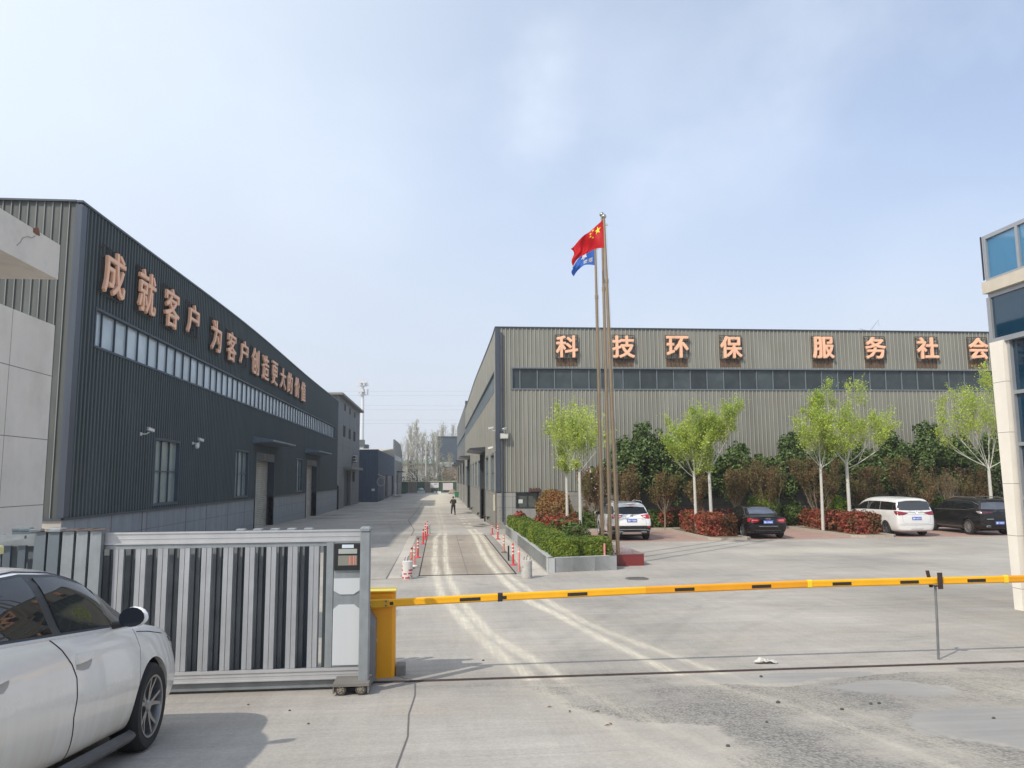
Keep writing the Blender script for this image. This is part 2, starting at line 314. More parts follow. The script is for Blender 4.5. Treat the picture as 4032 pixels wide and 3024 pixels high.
def masks(X, Y):
    dust = np.zeros(X.shape)
    for pts, w, a in TR:
        d = seg_dist(X, Y, pts) + .022 * wob(X, Y, 1.1, 1.) * np.clip(1.5 - Y / 60, .4, 1)
        fade = np.where(Y < 9.6, .38, np.where(Y < 14, .85, 1.))
        dust = np.maximum(dust, a * fade * np.clip(1.5 - 1.35 * d / w, 0, 1) ** .8)
        dust = np.maximum(dust, .22 * np.clip(1 - d / .55, 0, 1))
    for x, y in DOTS:
        dust = np.maximum(dust, .85 * (np.hypot((X - x) / .13, (Y - y) / .75) < 1))
    band = np.clip((Y - 85) / 25, 0, 1) * np.clip(1 - np.abs(X + 0.2) / 3.2, 0, 1)
    dust = np.maximum(dust, .9 * band ** .6)
    dust = np.maximum(dust, .5 * np.clip(1 - np.abs(X - 6.2) / 1.3, 0, 1) * np.clip(1 - np.abs(Y - 7.9) / 2.2, 0, 1))
    dust = np.maximum(dust, .38 * np.clip(1.3 - np.hypot((X - 15.5) / 5.5, (Y - 28.8) / 1.5) + .35 * wob(X, Y, 1.3, 3.), 0, 1))
    wet = np.zeros(X.shape)
    for k, pts in enumerate(SCUFF):
        for dx in (-.75, .75):
            P_ = [(x + dx, y - dx * .3) for x, y in pts]; d = seg_dist(X, Y, P_); wet = np.maximum(wet, (.07 + .03 * (k % 3)) * np.clip(1.4 - d / .11, 0, 1))
    for x, y, rx, ry in ((2.5, 48.6, .5, 1.3), (2.95, 49.5, .35, .7), (2.9, 76.0, .55, 3.2), (2.2, 74.5, .5, .8), (-9.2, 67, .7, 3.2), (-8.6, 76, .6, 2), (-9.9, 74, .5, 1), (2.85, 51.5, .3, 1.6)):
        d = np.hypot((X - x) / rx, (Y - y) / ry) + .5 * wob(X, Y, 3.1, 2.)
        wet = np.maximum(wet, np.clip(1.25 - d, 0, 1) * 1.2)
    rough = np.zeros(X.shape)
    n = wob(X, Y, 1.7, .3) * .35 + wob(X, Y, 4.1, 4.) * .12
    reg = [(1.1, 9.4), (2.7, 8.95), (4.1, 8.85), (5.4, 9.3), (11, 9.3), (11, 6.9), (5.2, 6.9), (4.1, 6.2), (4.3, 4.5), (2.1, 4.5), (1.9, 5.4), (2.5, 6.9), (1.2, 8.1)]
    g = inpoly(X + n, Y + n * .7, reg)
    rough = np.where(g, 1., 0.)
    strip = np.clip(1 - np.abs(Y - 9.42) / .28, 0, 1) * (X > -.9) * (X < 4) * .8
    strip2 = np.clip(1 - np.abs(Y - 9.95) / .35, 0, 1) * (X > 1) * (X < 4.2) * .7
    rough = np.maximum(rough, np.maximum(strip, strip2))
    patch = np.zeros(X.shape)
    e = n * .3
    P1 = [(4.29, 8.62), (4.8, 8.78), (5.2, 8.8), (5.59, 8.35), (5.42, 7.9), (4.97, 7.78), (4.5, 8.15)]
    P2 = [(4.12, 6.75), (4.45, 7.1), (4.96, 7.24), (5.7, 7.1), (6.5, 6.2), (6.2, 4.4), (4.6, 4.4), (4.3, 5.9), (3.95, 6.3)]
    P3 = [(2.8, 9.5), (3.2, 9.1), (4.0, 8.98), (4.3, 9.02), (4.54, 9.15), (5.3, 9.25), (5.36, 9.5)]
    for P in (P1, P2, P3): patch = np.maximum(patch, inpoly(X + e, Y + e, P) * 1.)
    rough = rough * (1 - patch)
    return dust, wet, rough, patch
def ground_mat(name, base, steel=False):
    m = bpy.data.materials.new(name); m.use_nodes = True; t = m.node_tree; b = t.nodes['Principled BSDF']; l = t.links.new
    geo = _n(t, 'ShaderNodeNewGeometry'); pos = geo.outputs['Position']
    def noi(s, d=6, r_=.6, vec=pos, dist=0.):
        n = _n(t, 'ShaderNodeTexNoise'); n.inputs['Scale'].default_value = s; n.inputs['Detail'].default_value = d; n.inputs['Roughness'].default_value = r_; n.inputs['Distortion'].default_value = dist; l(vec, n.inputs['Vector']); return n.outputs['Fac']
    def mr(v, a, b_, c, d): n = _n(t, 'ShaderNodeMapRange'); n.inputs[1].default_value = a; n.inputs[2].default_value = b_; n.inputs[3].default_value = c; n.inputs[4].default_value = d; l(v, n.inputs[0]); return n.outputs[0]
    def mc(f, a, b_, mode='MIX'):
        n = _n(t, 'ShaderNodeMixRGB', blend_type=mode)
        for i, s in ((0, f), (1, a), (2, b_)):
            if isinstance(s, float): n.inputs[i].default_value = s
            elif isinstance(s, tuple): n.inputs[i].default_value = (*s, 1)
            else: l(s, n.inputs[i])
        return n.outputs[0]
    def mt(op, a, b_):
        n = _n(t, 'ShaderNodeMath', operation=op)
        for i, s in ((0, a), (1, b_)):
            if isinstance(s, float): n.inputs[i].default_value = s
            else: l(s, n.inputs[i])
        return n.outputs[0]
    def att(n_): n = _n(t, 'ShaderNodeAttribute'); n.attribute_name = n_; return n.outputs['Fac']
    dust, wet, rough, patch = (att(k) for k in ('dust', 'wet', 'rough', 'patch'))
    def stretched(sc, rot):
        n = _n(t, 'ShaderNodeMapping'); n.inputs['Scale'].default_value = sc; n.inputs['Rotation'].default_value = (0, 0, rot); l(pos, n.inputs[0]); return n.outputs[0]
    c = mc(1., base, mr(noi(.22, 5, .55), .3, .7, .74, 1.18), 'MULTIPLY')
    c = mc(mr(noi(.6, 6, .6), .5, .68, 0., .35), c, (base[0] * 1.06, base[1] * 1.0, base[2] * .90))
    c = mc(1., c, mr(noi(1.0, 6, .62, stretched((.35, 3.2, 1), R(-6)), 1.), .3, .7, .94, 1.05), 'MULTIPLY')
    c = mc(1., c, mr(noi(1.0, 6, .65, stretched((.5, 3.6, 1), R(32)), 1.5), .35, .68, .93, 1.06), 'MULTIPLY')
    c = mc(1., c, mr(noi(1.0, 6, .6, stretched((4.5, .4, 1), R(14)), 1.), .35, .68, .95, 1.05), 'MULTIPLY')
    c = mc(1., c, mr(noi(30, 5, .75), .3, .7, .84, 1.14), 'MULTIPLY')
    c = mc(1., c, mr(noi(110, 3, .7), .3, .7, .86, 1.12), 'MULTIPLY')
    # rough exposed aggregate
    vor = _n(t, 'ShaderNodeTexVoronoi', feature='F1'); vor.inputs['Scale'].default_value = 34; l(pos, vor.inputs['Vector'])
    vor2 = _n(t, 'ShaderNodeTexVoronoi', feature='F1'); vor2.inputs['Scale'].default_value = 75; l(pos, vor2.inputs['Vector'])
    reg = mt('MULTIPLY', rough, mr(noi(.9, 5, .6), .36, .54, .1, 1.))
    peb = mc(mr(vor.outputs['Distance'], .28, .5, 0., 1.), (.40, .375, .34), (.145, .14, .13))
    peb = mc(mr(noi(16, 4, .6), .4, .6, 0., .6), peb, (.43, .40, .35))
    peb = mc(mr(vor2.outputs['Distance'], .3, .6, .0, .35), peb, (.12, .115, .11))
    c = mc(mt('MULTIPLY', reg, .85), c, peb)
    # new patches of smooth cement
    c = mc(mt('MULTIPLY', patch, .8), c, mc(1., (.31, .30, .285), mr(noi(1., 5, .6, stretched((.8, 6, 1), R(-8)), .5), .3, .7, .9, 1.1), 'MULTIPLY'))
    # yellow-white dust trodden into wheel tracks
    dcol = mc(mr(noi(3., 5, .6), .35, .65, 0., 1.), (.60, .54, .42), (.73, .67, .54))
    dn = mr(noi(1., 6, .7, stretched((17, .55, 1), R(9))), .32, .6, .5, 1.12)
    dd = mt('MULTIPLY', dust, dn)
    dd = mt('MULTIPLY', dd, mr(noi(26, 4, .7), .3, .6, .6, 1.1))
    c = mc(mt('MINIMUM', dd, 1.), c, dcol)
    c = mc(mt('MULTIPLY', wet, mr(noi(3, 4, .6), .35, .6, .5, 1.)), c, (.09, .088, .085))
    l(c, b.inputs['Base Color'])
    b.inputs['Roughness'].default_value = .93; b.inputs['Specular IOR Level'].default_value = .25
    h = mt('ADD', mt('MULTIPLY', noi(60, 5, .7), .12), mt('MULTIPLY', mt('MULTIPLY', reg, mt('SUBTRACT', 1., vor.outputs['Distance'])), .9))
    bn = _n(t, 'ShaderNodeBump'); bn.inputs['Strength'].default_value = .55; bn.inputs['Distance'].default_value = .025; l(h, bn.inputs['Height']); l(bn.outputs[0], b.inputs['Normal'])
    return m
def masked_grid(name, xs, ys, m, dz=0., fz=None):
    X, Y = np.meshgrid(np.array(xs), np.array(ys)); Z = zg(Y) + dz if fz is None else fz(X, Y)
    V = np.stack([X, Y, Z], -1).reshape(-1, 3); nx = len(xs); ny = len(ys)
    i = (np.arange(ny - 1)[:, None] * nx + np.arange(nx - 1)[None, :]).ravel()
    F = np.stack([i, i + 1, i + nx + 1, i + nx], -1)
    me = mesh_np(name, V, F, m, True)
    for k, a in zip(('dust', 'wet', 'rough', 'patch'), masks(X, Y)):
        at = me.attributes.new(k, 'FLOAT', 'POINT'); at.data.foreach_set('value', np.asarray(a, np.float32).ravel())
    return link(name, me)
g_mat = ground_mat('concrete_ground', (.415, .383, .338))
xs = np.unique(np.round(np.concatenate([np.linspace(-900, -60, 12), np.linspace(-60, -6, 30), np.arange(-6, 8, .06), np.arange(8, 40, .8), np.linspace(40, 900, 14)]), 3))
ys = np.unique(np.round(np.concatenate([np.linspace(-60, -2, 12), np.arange(-2, 4, .3), np.arange(4, 14, .05), np.arange(14, 46, .1), np.arange(46, 120, .5), np.linspace(120, 400, 30), np.linspace(450, 1500, 10)]), 3))
tag(masked_grid('ground', xs, ys, g_mat), kind='structure')
# lighter apron around the weighbridge and its steel deck
def strip_mesh(pts, w, dz, n=1):      # thin ribbon on the ground
    mb = MB(); P = [Vector((x, y, 0)) for x, y in pts]
    q = []
    for a, b_ in zip(P[:-1], P[1:]):
        k = max(1, int((b_ - a).length / .4))
        for i in range(k): q.append(a.lerp(b_, i / k))
    q.append(P[-1]); L_, R_ = [], []
    for i, p in enumerate(q):
        d = (q[min(i + 1, len(q) - 1)] - q[max(i - 1, 0)]).normalized(); s = Vector((-d.y, d.x, 0)) * (w / 2)
        a, b_ = p + s, p - s; L_.append((a.x, a.y, zg(a.y) + dz)); R_.append((b_.x, b_.y, zg(b_.y) + dz))
    n_ = len(q); mb.add(L_ + R_, [(i, i + 1, n_ + i + 1, n_ + i) for i in range(n_ - 1)]); return mb
dark = mat('dark_gap', (.03, .03, .03), .9)
apron = ground_mat('apron_concrete', (.53, .485, .42))
for x0, x1 in ((-1.47, -.62), (2.28, 3.2)):
    o = masked_grid('pavement', np.arange(x0, x1 + .01, (x1 - x0) / 10), np.arange(22.7, 39.61, .15), apron, .006); tag(o, kind='structure')
deck_m = ground_mat('dusty_steel_deck', (.35, .298, .24))
wb = empty('weighbridge', (.85, 31.3, 0), 'long truck weighbridge deck set flush in the yard between two rows of red posts', 'weighbridge')
def deckfz(X, Y): return np.full(X.shape, .018)
o = masked_grid('deck', np.arange(-.56, 2.26, .05), np.arange(23.3, 39.3, .1), deck_m, 0, deckfz); o.parent = wb; o.matrix_parent_inverse = Matrix.Translation(-Vector(wb.location))
side_m = ground_mat('side_plate', (.30, .275, .24))
for x0, x1 in ((-1.12, -.6), (2.3, 2.62)):
    o = masked_grid('side_plate', np.linspace(x0, x1, 8), np.arange(23.1, 39.4, .2), side_m, 0, lambda X, Y: np.full(X.shape, .014)); o.parent = wb; o.matrix_parent_inverse = Matrix.Translation(-Vector(wb.location))
mb = MB()
mb.box(-.6, -.56, 23.2, 39.4, .001, .012); mb.box(2.26, 2.30, 23.2, 39.4, .001, .012); mb.box(-.6, 2.3, 23.25, 23.3, .001, .012); mb.box(-.6, 2.3, 39.3, 39.36, .001, .012)
mb.build('edge_gap', dark, wb)
mb = MB()
for y in (28.6, 34.0): mb.box(-.56, 2.26, y - .015, y + .015, .017, .0205)
mb.box(.83, .86, 23.3, 39.3, .017, .0205)
mb.build('deck_seam', mat('seam', (.2, .18, .16), .8), wb)
mb = MB(); mb.lathe((.98, 36.1, .019), (0, 0, 1), [(.0001, 0), (.16, 0), (.16, .006), (.0001, .006)], 20); mb.build('access_cover', mat('cover_brown', (.22, .19, .12), .7, var=.2), wb)
mb = MB(); mb.box(.93, 1.03, 36.05, 36.15, .0255, .03); mb.build('access_hole', dark, wb)
# gate rail, slab joints
rail_m = mat('rusty_rail', (.085, .062, .055), .7, .3, var=.35, vs=9, bump=.3)
rl = MB()
for dy in (0, .045): 
    s0 = len(rl.v); rp_ = strip_mesh([(-6.2, 9.72 + dy), (12.2, 9.72 + dy)], .02, .0); 
    v = rp_.v; n_ = len(v) // 2
    rl.add([(x, y, z - .02) for x, y, z in v] + [(x, y, z + .014) for x, y, z in v],
           [(i, i + 1, n_ + i + 1, n_ + i) for i in range(2 * n_, 3 * n_ - 1)] + [(i, i + 1, 2 * n_ + i + 1, 2 * n_ + i) for i in range(n_ - 1)] + [(n_ + i, n_ + i + 1, 3 * n_ + i + 1, 3 * n_ + i) for i in range(n_ - 1)])
rl.thing('gate_rail', rail_m, 'rusty double steel rail crossing the yard entrance in the concrete', 'rail')
tag(strip_mesh([(-.28, 9.6), (-.26, 8.9), (-.29, 7.9), (-.26, 6.9), (-.3, 5.9), (-.26, 3.5)], .014, .004).build('slab_joint', mat('joint', (.14, .13, .12), .9)), kind='structure')
for pts in ([(-.55, 10.2), (-.42, 9.95), (-.36, 9.9), (-.28, 9.75)], [(-1.42, 45), (-1.4, 39.7), (-1.46, 31), (-1.5, 22.7), (-2.6, 22.5)], [(-2.4, 110), (-2.35, 60), (-1.42, 45)]):
    tag(strip_mesh(pts, .012 if pts[0][1] < 12 else .05, .004).build('slab_joint', MATS['joint']), kind='structure')
for y in (54, 68, 84): tag(strip_mesh([(-11.3, y), (3.2, y)], .04, .004).build('slab_joint', MATS['joint']), kind='structure')
# loose stones, leaves and litter near the rail
st_m = mat('dark_stone', (.09, .085, .08), .9, var=.4, vs=30)
for i, (x, y, r_) in enumerate([(3.4, 7.78, .024), (3.83, 7.33, .02), (4.24, 7.54, .019), (4.33, 7.55, .02), (2.24, 6.09, .017), (3.87, 9.31, .022), (2.9, 6.9, .015), (4.9, 6.7, .016), (.61, 10.97, .018), (-1.5, 8.3, .014), (-1.2, 7.6, .013), (-2.0, 8.7, .012)]):
    s = MB(); s.sphere((0, 0, 0), 1, 7, 5)
    s.v = [(x + a * r_ * (1 + .35 * noise.noise(Vector((a * 2 + i, b_, c_)))), y + b_ * r_ * .8, zg(y) + r_ * .45 + c_ * r_ * .65 * (1 + .3 * noise.noise(Vector((a, b_ * 2 + i, c_))))) for a, b_, c_ in s.v]
    s.thing('stone', st_m, ['dark stone left of the pale cement patch', 'dark pebble near the left tip of the pale cement patch', 'left one of two touching stones below the cement patch', 'right one of two touching stones below the cement patch', 'dark pebble at the bottom of the rough gravel area', 'stone close to the gate rail right of the wheel tracks', 'pebble in the rough concrete between two wheel tracks', 'pebble beside the lower pale patch of cement', 'pebble behind the gate rail beside the barrier shadow', 'pebble in front of the gate bogie', 'pebble in the shadow edge of the white saloon', 'pebble just in front of the silver gate bottom beam'][i], 'stone', group='loose stones on the concrete by the gate rail')
lf_m = mat('dry_leaf', (.16, .08, .04), .8)
for i, (x, y, a) in enumerate([(1.11, 7.99, .2), (1.27, 7.72, 1.2), (1.53, 7.67, .4), (1.49, 7.02, .1), (1.53, 7.08, 2.0)]):
    s = MB(); s.add([(-.03, 0, 0), (0, -.012, .006), (.03, 0, .002), (0, .012, .008)], [(0, 1, 2), (0, 2, 3)]); s.add([(-.03, 0, .001), (0, -.012, .007), (.03, 0, .003), (0, .012, .009)], [(0, 2, 1), (0, 3, 2)])
    s.xform(Matrix.Translation((x, y, zg(y) + .006)) @ Matrix.Rotation(a, 4, 'Z'))
    s.thing('dry_leaf', lf_m, 'brown dry leaf, ' + ['leftmost of the three in a row near the rail', 'middle one of the three in a row near the rail', 'rightmost of the three in a row near the rail', 'lower left one of the touching pair', 'upper right one of the touching pair'][i], 'leaf', group='dry leaves on the concrete')
s = MB(); random.seed(3)
n_, m_ = 9, 6
pts = [[(i / (n_ - 1) - .5, j / (m_ - 1) - .5) for i in range(n_)] for j in range(m_)]
s.add([(4.31 + u * .34 * (1 - .6 * abs(v_)), 10.2 + v_ * .16, zg(10.2) + .012 + .075 * abs(noise.noise(Vector((u * 6, v_ * 6, 1.3)))) * 1.6 * (1 - abs(u) * 1.3)) for r_ in pts for u, v_ in r_],
      [(j * n_ + i, j * n_ + i + 1, (j + 1) * n_ + i + 1, (j + 1) * n_ + i) for j in range(m_ - 1) for i in range(n_ - 1)])
s.thing('plastic_bag', mat('white_plastic_rag', (.55, .53, .48), .5, var=.3, vs=20), 'crumpled off-white plastic scrap on the concrete behind the rail', 'litter')
# drain grate in the yard
gr = empty('drain_grate', (5.5, 21.55, zg(21.55)), 'round slotted iron drain cover in the yard in front of the dark red plinth', 'drain cover')
MB().lathe((5.5, 21.55, zg(21.55) + .003), (0, 0, 1), [(.0001, 0), (.33, 0), (.33, .012), (.29, .016), (.0001, .016)], 28).build('cover_plate', mat('iron_grate', (.17, .155, .14), .8, var=.3), gr)
mb = MB()
for i in range(-4, 5):
    for j in (-1, 0, 1): mb.box(5.5 + i * .058 - .016, 5.5 + i * .058 + .016, 21.55 + j * .16 - .06, 21.55 + j * .16 + .06, zg(21.55) + .0185, zg(21.55) + .0205)
mb.build('slot', dark, gr)
# ================================================================== BUILDINGS
def subtract(a0, a1, z0, z1, holes):
    A = sorted({a0, a1, *[h[0] for h in holes], *[h[1] for h in holes]}); Z = sorted({z0, z1, *[h[2] for h in holes], *[h[3] for h in holes]})
    A = [a for a in A if a0 <= a <= a1]; Z = [z for z in Z if z0 <= z <= z1]; out = []
    for i in range(len(A) - 1):
        run = None
        for j in range(len(Z) - 1):
            am, zm = (A[i] + A[i + 1]) / 2, (Z[j] + Z[j + 1]) / 2
            solid = not any(h[0] < am < h[1] and h[2] < zm < h[3] for h in holes)
            if solid: run = [Z[j], Z[j + 1]] if run is None else [run[0], Z[j + 1]]
            if (not solid or j == len(Z) - 2) and run: out.append((A[i], A[i + 1], *run)); run = None
    return out
def plane_pt(axis, plane, out, a, d, z):      # axis: direction the wall runs in; out: sign of the outward normal
    return (a, plane + out * d, z) if axis == 'x' else (plane + out * d, a, z)
PROF_WIDE = (.25, [(0, 0), (.1, .0), (.108, .05), (.142, .05), (.15, 0), (.25, 0)])
PROF_SINE = (.26, [(0, 0), (.05, .0), (.09, .045), (.15, .045), (.19, 0), (.26, 0)])
def corr(mb, axis, plane, out, a0, a1, z0, z1, prof, top=None):
    per, pts = prof; A = {a0: None, a1: None}
    k = math.floor(a0 / per)
    def depth(a):
        u = (a / per - math.floor(a / per + 1e-9)) * per
        for (p, d), (q, e) in zip(pts[:-1], pts[1:]):
            if p - 1e-6 <= u <= q + 1e-6: return d + (e - d) * (u - p) / (q - p)
        return 0
    while k * per < a1:
        for p, _ in pts[:-1]:
            a = k * per + p
            if a0 < a < a1: A[a] = None
        k += 1
    A = sorted(A); n = len(A); lo = [plane_pt(axis, plane, out, a, depth(a), z0) for a in A]
    hi = [plane_pt(axis, plane, out, a, depth(a), z1 if top is None else top(a)) for a in A]
    mb.add(lo + hi, [(i, i + 1, n + i + 1, n + i) for i in range(n - 1)])
def wbox(mb, axis, plane, out, a0, a1, d0, d1, z0, z1):
    p, q = plane_pt(axis, plane, out, a0, d0, z0), plane_pt(axis, plane, out, a1, d1, z1)
    mb.box(min(p[0], q[0]), max(p[0], q[0]), min(p[1], q[1]), max(p[1], q[1]), z0, z1)
frame_blue = mat('frame_blue', (.05, .07, .095), .55, var=.15)
frame_grey = mat('frame_grey', (.15, .18, .20), .5, var=.12)
glass_dark = mat('glass_dark', (.045, .058, .06), .18, spec=.4, rand=.3, var=.3, vs=.8, col2=(.075, .09, .09), c2s=.9)
glass_pale = mat('glass_pale', (.42, .50, .54), .22, spec=.6, rand=.13, var=.2, vs=.7, col2=(.33, .42, .46), c2s=.5)
glass_mid = mat('glass_mid', (.25, .30, .29), .12, spec=.7, var=.35, vs=.6)
def window(parent, axis, plane, out, a0, a1, z0, z1, cols, zbars, glass, fm=frame_blue, depth=.12, fw=.07, name='window', proud=.05, sub='pane', bw=.05):
    m = MB(); d = -depth
    for (p, q) in ((a0 - fw, a0), (a1, a1 + fw)): wbox(m, axis, plane, out, p, q, d - .02, proud, z0 - fw, z1 + fw)
    for (p, q) in ((z0 - fw, z0), (z1, z1 + fw)): wbox(m, axis, plane, out, a0, a1, d - .02, proud + .002, p, q)
    bars = [a0 + (a1 - a0) * i / cols for i in range(1, cols)] if not hasattr(cols, '__len__') else list(cols)
    for a in bars: wbox(m, axis, plane, out, a - bw / 2, a + bw / 2, d, d + .06, z0, z1)
    for z in zbars: wbox(m, axis, plane, out, a0, a1, d + .002, d + .066, z - bw / 2, z + bw / 2)
    w = m.build(name, fm, parent)
    g = MB(); E_ = [a0] + bars + [a1]; random.seed(int(abs(a0 * 31 + z0 * 7)) + 3)
    for p, q in zip(E_[:-1], E_[1:]):        # each light slightly out of true, as hung glass is
        t0, t1 = random.uniform(-.003, .003), random.uniform(-.003, .003)
        v = [plane_pt(axis, plane, out, a, d + t, z) for a, t, z in ((p, t0, z0), (q, t1, z0), (q, t0, z1), (p, t1, z1))]
        g.add(v, [(0, 1, 2, 3)])
    gl = g.build(sub, glass); gl.parent = w
    o_ = _origin(parent)
    for v in gl.data.vertices: v.co -= o_
    return w
def building(name, loc, label, cat='factory', group=None): return empty(name, loc, label, cat, group)
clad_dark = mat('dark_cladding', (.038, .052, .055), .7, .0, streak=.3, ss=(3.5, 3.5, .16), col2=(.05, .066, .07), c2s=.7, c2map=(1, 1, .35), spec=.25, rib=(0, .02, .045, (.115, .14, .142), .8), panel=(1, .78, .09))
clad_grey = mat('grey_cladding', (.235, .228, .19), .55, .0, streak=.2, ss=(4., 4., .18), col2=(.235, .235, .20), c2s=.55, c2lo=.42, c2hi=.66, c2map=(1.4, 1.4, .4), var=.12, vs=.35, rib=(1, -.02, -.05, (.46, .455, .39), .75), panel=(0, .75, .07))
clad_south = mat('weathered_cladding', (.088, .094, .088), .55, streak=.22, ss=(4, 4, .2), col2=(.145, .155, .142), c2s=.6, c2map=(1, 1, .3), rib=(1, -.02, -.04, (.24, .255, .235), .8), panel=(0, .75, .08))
plinth_l = mat('plinth_tiles_bluegrey', (.24, .265, .29), .6, streak=.16, ss=(2.4, 2.4, .2), grid=((1, 2), .92, .86, .13, -.12, .016, (.08, .09, .10)), var=.12, vs=1.5)  # blue-grey tiles of the left hall
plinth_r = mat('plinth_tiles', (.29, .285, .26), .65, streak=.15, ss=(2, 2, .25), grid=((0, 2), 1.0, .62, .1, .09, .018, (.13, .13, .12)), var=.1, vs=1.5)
plinth_r2 = mat('plinth_tiles_side', (.265, .26, .235), .65, streak=.15, ss=(2, 2, .25), grid=((1, 2), 1.2, .86, .1, -.1, .02, (.15, .15, .14)), var=.1, vs=1.5)
trim_b = mat('trim_bluegrey', (.065, .078, .10), .45, .2, streak=.2, ss=(6, 6, .3))
roof_m = mat('roof_sheet', (.35, .33, .28), .6)
sign_m = mat('sign_salmon', (.95, .55, .35), .5, var=.06, vs=2, streak=.12, ss=(3, 3, .6))
rust_m = mat('rust_frame', (.05, .038, .033), .85)
shutter_m = mat('shutter_steel', (.46, .44, .39), .5, .1, var=.2, vs=1.2)
# ---- left factory
XL = -11.42
fl = building('factory_building', (XL, 24.9, 0), 'long dark corrugated factory hall on the left with salmon Chinese characters along its street wall')
openL = [(32.15, 35.2, 1.84, 4.57), (44.45, 47.55, 1.84, 4.57), (62.95, 66.0, 1.84, 4.57), (49.45, 54.8, -2, 4.57), (67.95, 73.4, -2, 4.57), (26.2, 85.4, 7.24, 8.58)]
TOPL = 11.72
def topL(a): return 11.6 + .33 * math.exp(-((a - 46) / 17.) ** 2)
mb = MB()
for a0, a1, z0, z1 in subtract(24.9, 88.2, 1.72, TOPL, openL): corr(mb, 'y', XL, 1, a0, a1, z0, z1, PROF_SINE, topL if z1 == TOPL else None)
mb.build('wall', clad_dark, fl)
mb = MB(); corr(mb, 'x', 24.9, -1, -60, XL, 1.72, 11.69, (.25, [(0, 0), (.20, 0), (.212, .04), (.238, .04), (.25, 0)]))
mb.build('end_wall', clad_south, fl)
mb = MB()
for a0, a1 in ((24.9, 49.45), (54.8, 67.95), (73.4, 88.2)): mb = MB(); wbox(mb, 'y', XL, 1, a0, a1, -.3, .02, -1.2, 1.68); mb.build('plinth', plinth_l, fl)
mb = MB(); mb.box(-60, XL - .01, 24.9 - .03, 25.2, -1, 1.68); mb.build('end_plinth', mat('end_plinth', (.42, .39, .34), .7, streak=.2, var=.1), fl)
mb = MB()
for a0, a1 in ((24.9, 49.45), (54.8, 67.95), (73.4, 88.2)): mb.box(XL, XL + .09, a0, a1, 1.66, 1.73)
mb.box(-60, XL, 24.8, 24.9, 1.66, 1.73); mb.build('drip_ledge', trim_b, fl)
mb = MB(); mb.box(XL - .15, XL + .055, 24.84, 25.2, 1.74, 11.62)
mb.build('corner_trim', trim_b, fl)
mb = MB(); ys_ = list(np.arange(24.8, 88.3, 2.1)) + [88.3]; n_ = len(ys_)
mb.loft([[(XL - .12, y, topL(y) - .0), (XL + .08, y, topL(y) - .0), (XL + .08, y, topL(y) + .07), (XL - .12, y, topL(y) + .07)] for y in ys_])
mb.box(-60, XL - .125, 24.79, 25.0, 11.69, 11.75); mb.build('coping', mat('coping_dark', (.06, .075, .09), .45, .2), fl)
mb = MB(); mb.box(-60, XL - .3, 25.0, 88.1, 10.6, 10.9); mb.build('roof', roof_m, fl)
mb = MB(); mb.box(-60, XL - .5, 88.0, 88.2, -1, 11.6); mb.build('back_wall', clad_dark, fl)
bars = [26.98] + [28.05 + 1.053 * i for i in range(54)]; bars = [b_ for b_ in bars if b_ < 85.2]
window(fl, 'y', XL, 1, 26.27, 85.33, 7.31, 8.51, bars, [], glass_pale, frame_blue, .10, .075, 'window_band', .07, 'glazing', .045)
for a0, a1 in ((32.15, 35.2), (44.45, 47.55), (62.95, 66.0)):
    w_ = a1 - a0 - .2
    window(fl, 'y', XL, 1, a0 + .1, a1 - .1, 1.94, 4.47, 3, [3.22], glass_mid, frame_blue, .1, .1, 'window', .06)
for y0, y1 in ((49.45, 54.8), (67.95, 73.4)):
    mb = MB(); x = XL - .42; z = -.6; P_ = []
    k = 0
    while z < 4.1:
        P_ += [(x, z), (x + .035, z + .03), (x + .035, z + .07), (x, z + .1)]; z += .125
    n_ = len(P_); mb.add([(px_, y0, pz) for px_, pz in P_] + [(px_, y1, pz) for px_, pz in P_], [(i, i + 1, n_ + i + 1, n_ + i) for i in range(n_ - 1)])
    sh = mb.build('roller_door', shutter_m, fl)
    mb = MB(); mb.box(x - .1, XL + .07, y1, y1 + .12, -1, 4.6); mb.box(x - .1, XL + .07, y0 - .12, y0, -1, 4.6); mb.box(x - .1, XL + .05, y0, y1, 4.05, 4.57)
    mb.build('door_frame', mat('door_frame_dark', (.035, .05, .07), .5), fl)
    mb = MB(); mb.add([(XL, y0 - 1., 5.52), (XL, y1 + 1.2, 5.52), (XL + 1.25, y1 + 1.2, 5.3), (XL + 1.25, y0 - 1., 5.3), (XL, y0 - 1., 5.08), (XL, y1 + 1.2, 5.08), (XL + 1.25, y1 + 1.2, 5.2), (XL + 1.25, y0 - 1., 5.2)],
                      [(0, 1, 2, 3), (7, 6, 5, 4), (0, 3, 7, 4), (3, 2, 6, 7), (2, 1, 5, 6)])
    mb.build('awning', mat('awning_blue', (.16, .20, .25), .4, .3, var=.2, vs=2), fl)
    text_obj('bay_number', '五' if y0 < 60 else '六', mat('bay_orange', (.55, .19, .05), .6), fl, Matrix.Translation(Vector((XL + .055, (y0 + y1) / 2 - .3, 4.33)) - Vector(fl.location)) @ Matrix.Rotation(R(90), 4, 'Z') @ Matrix.Rotation(R(90), 4, 'X'), fit=(.32, .34), bold=.008)
mb = MB()
for y, w, h in ((31.2, .1, 1.1), (31.7, .06, 1.3), (36.4, .09, 1.9), (47.0, .06, 1.5), (43.4, .07, 1.9), (39.5, .07, 1.75), (28.4, .06, 1.4)):
    mb = MB(); mb.box(XL + .02, XL + .023, y, y + w, 1.66 - h, 1.66); mb.build('rust_stain', mat('rust_streaks', (.14, .125, .11), .8, streak=.8, ss=(4, 9, .5), streakcol=(.12, .085, .06)), fl)
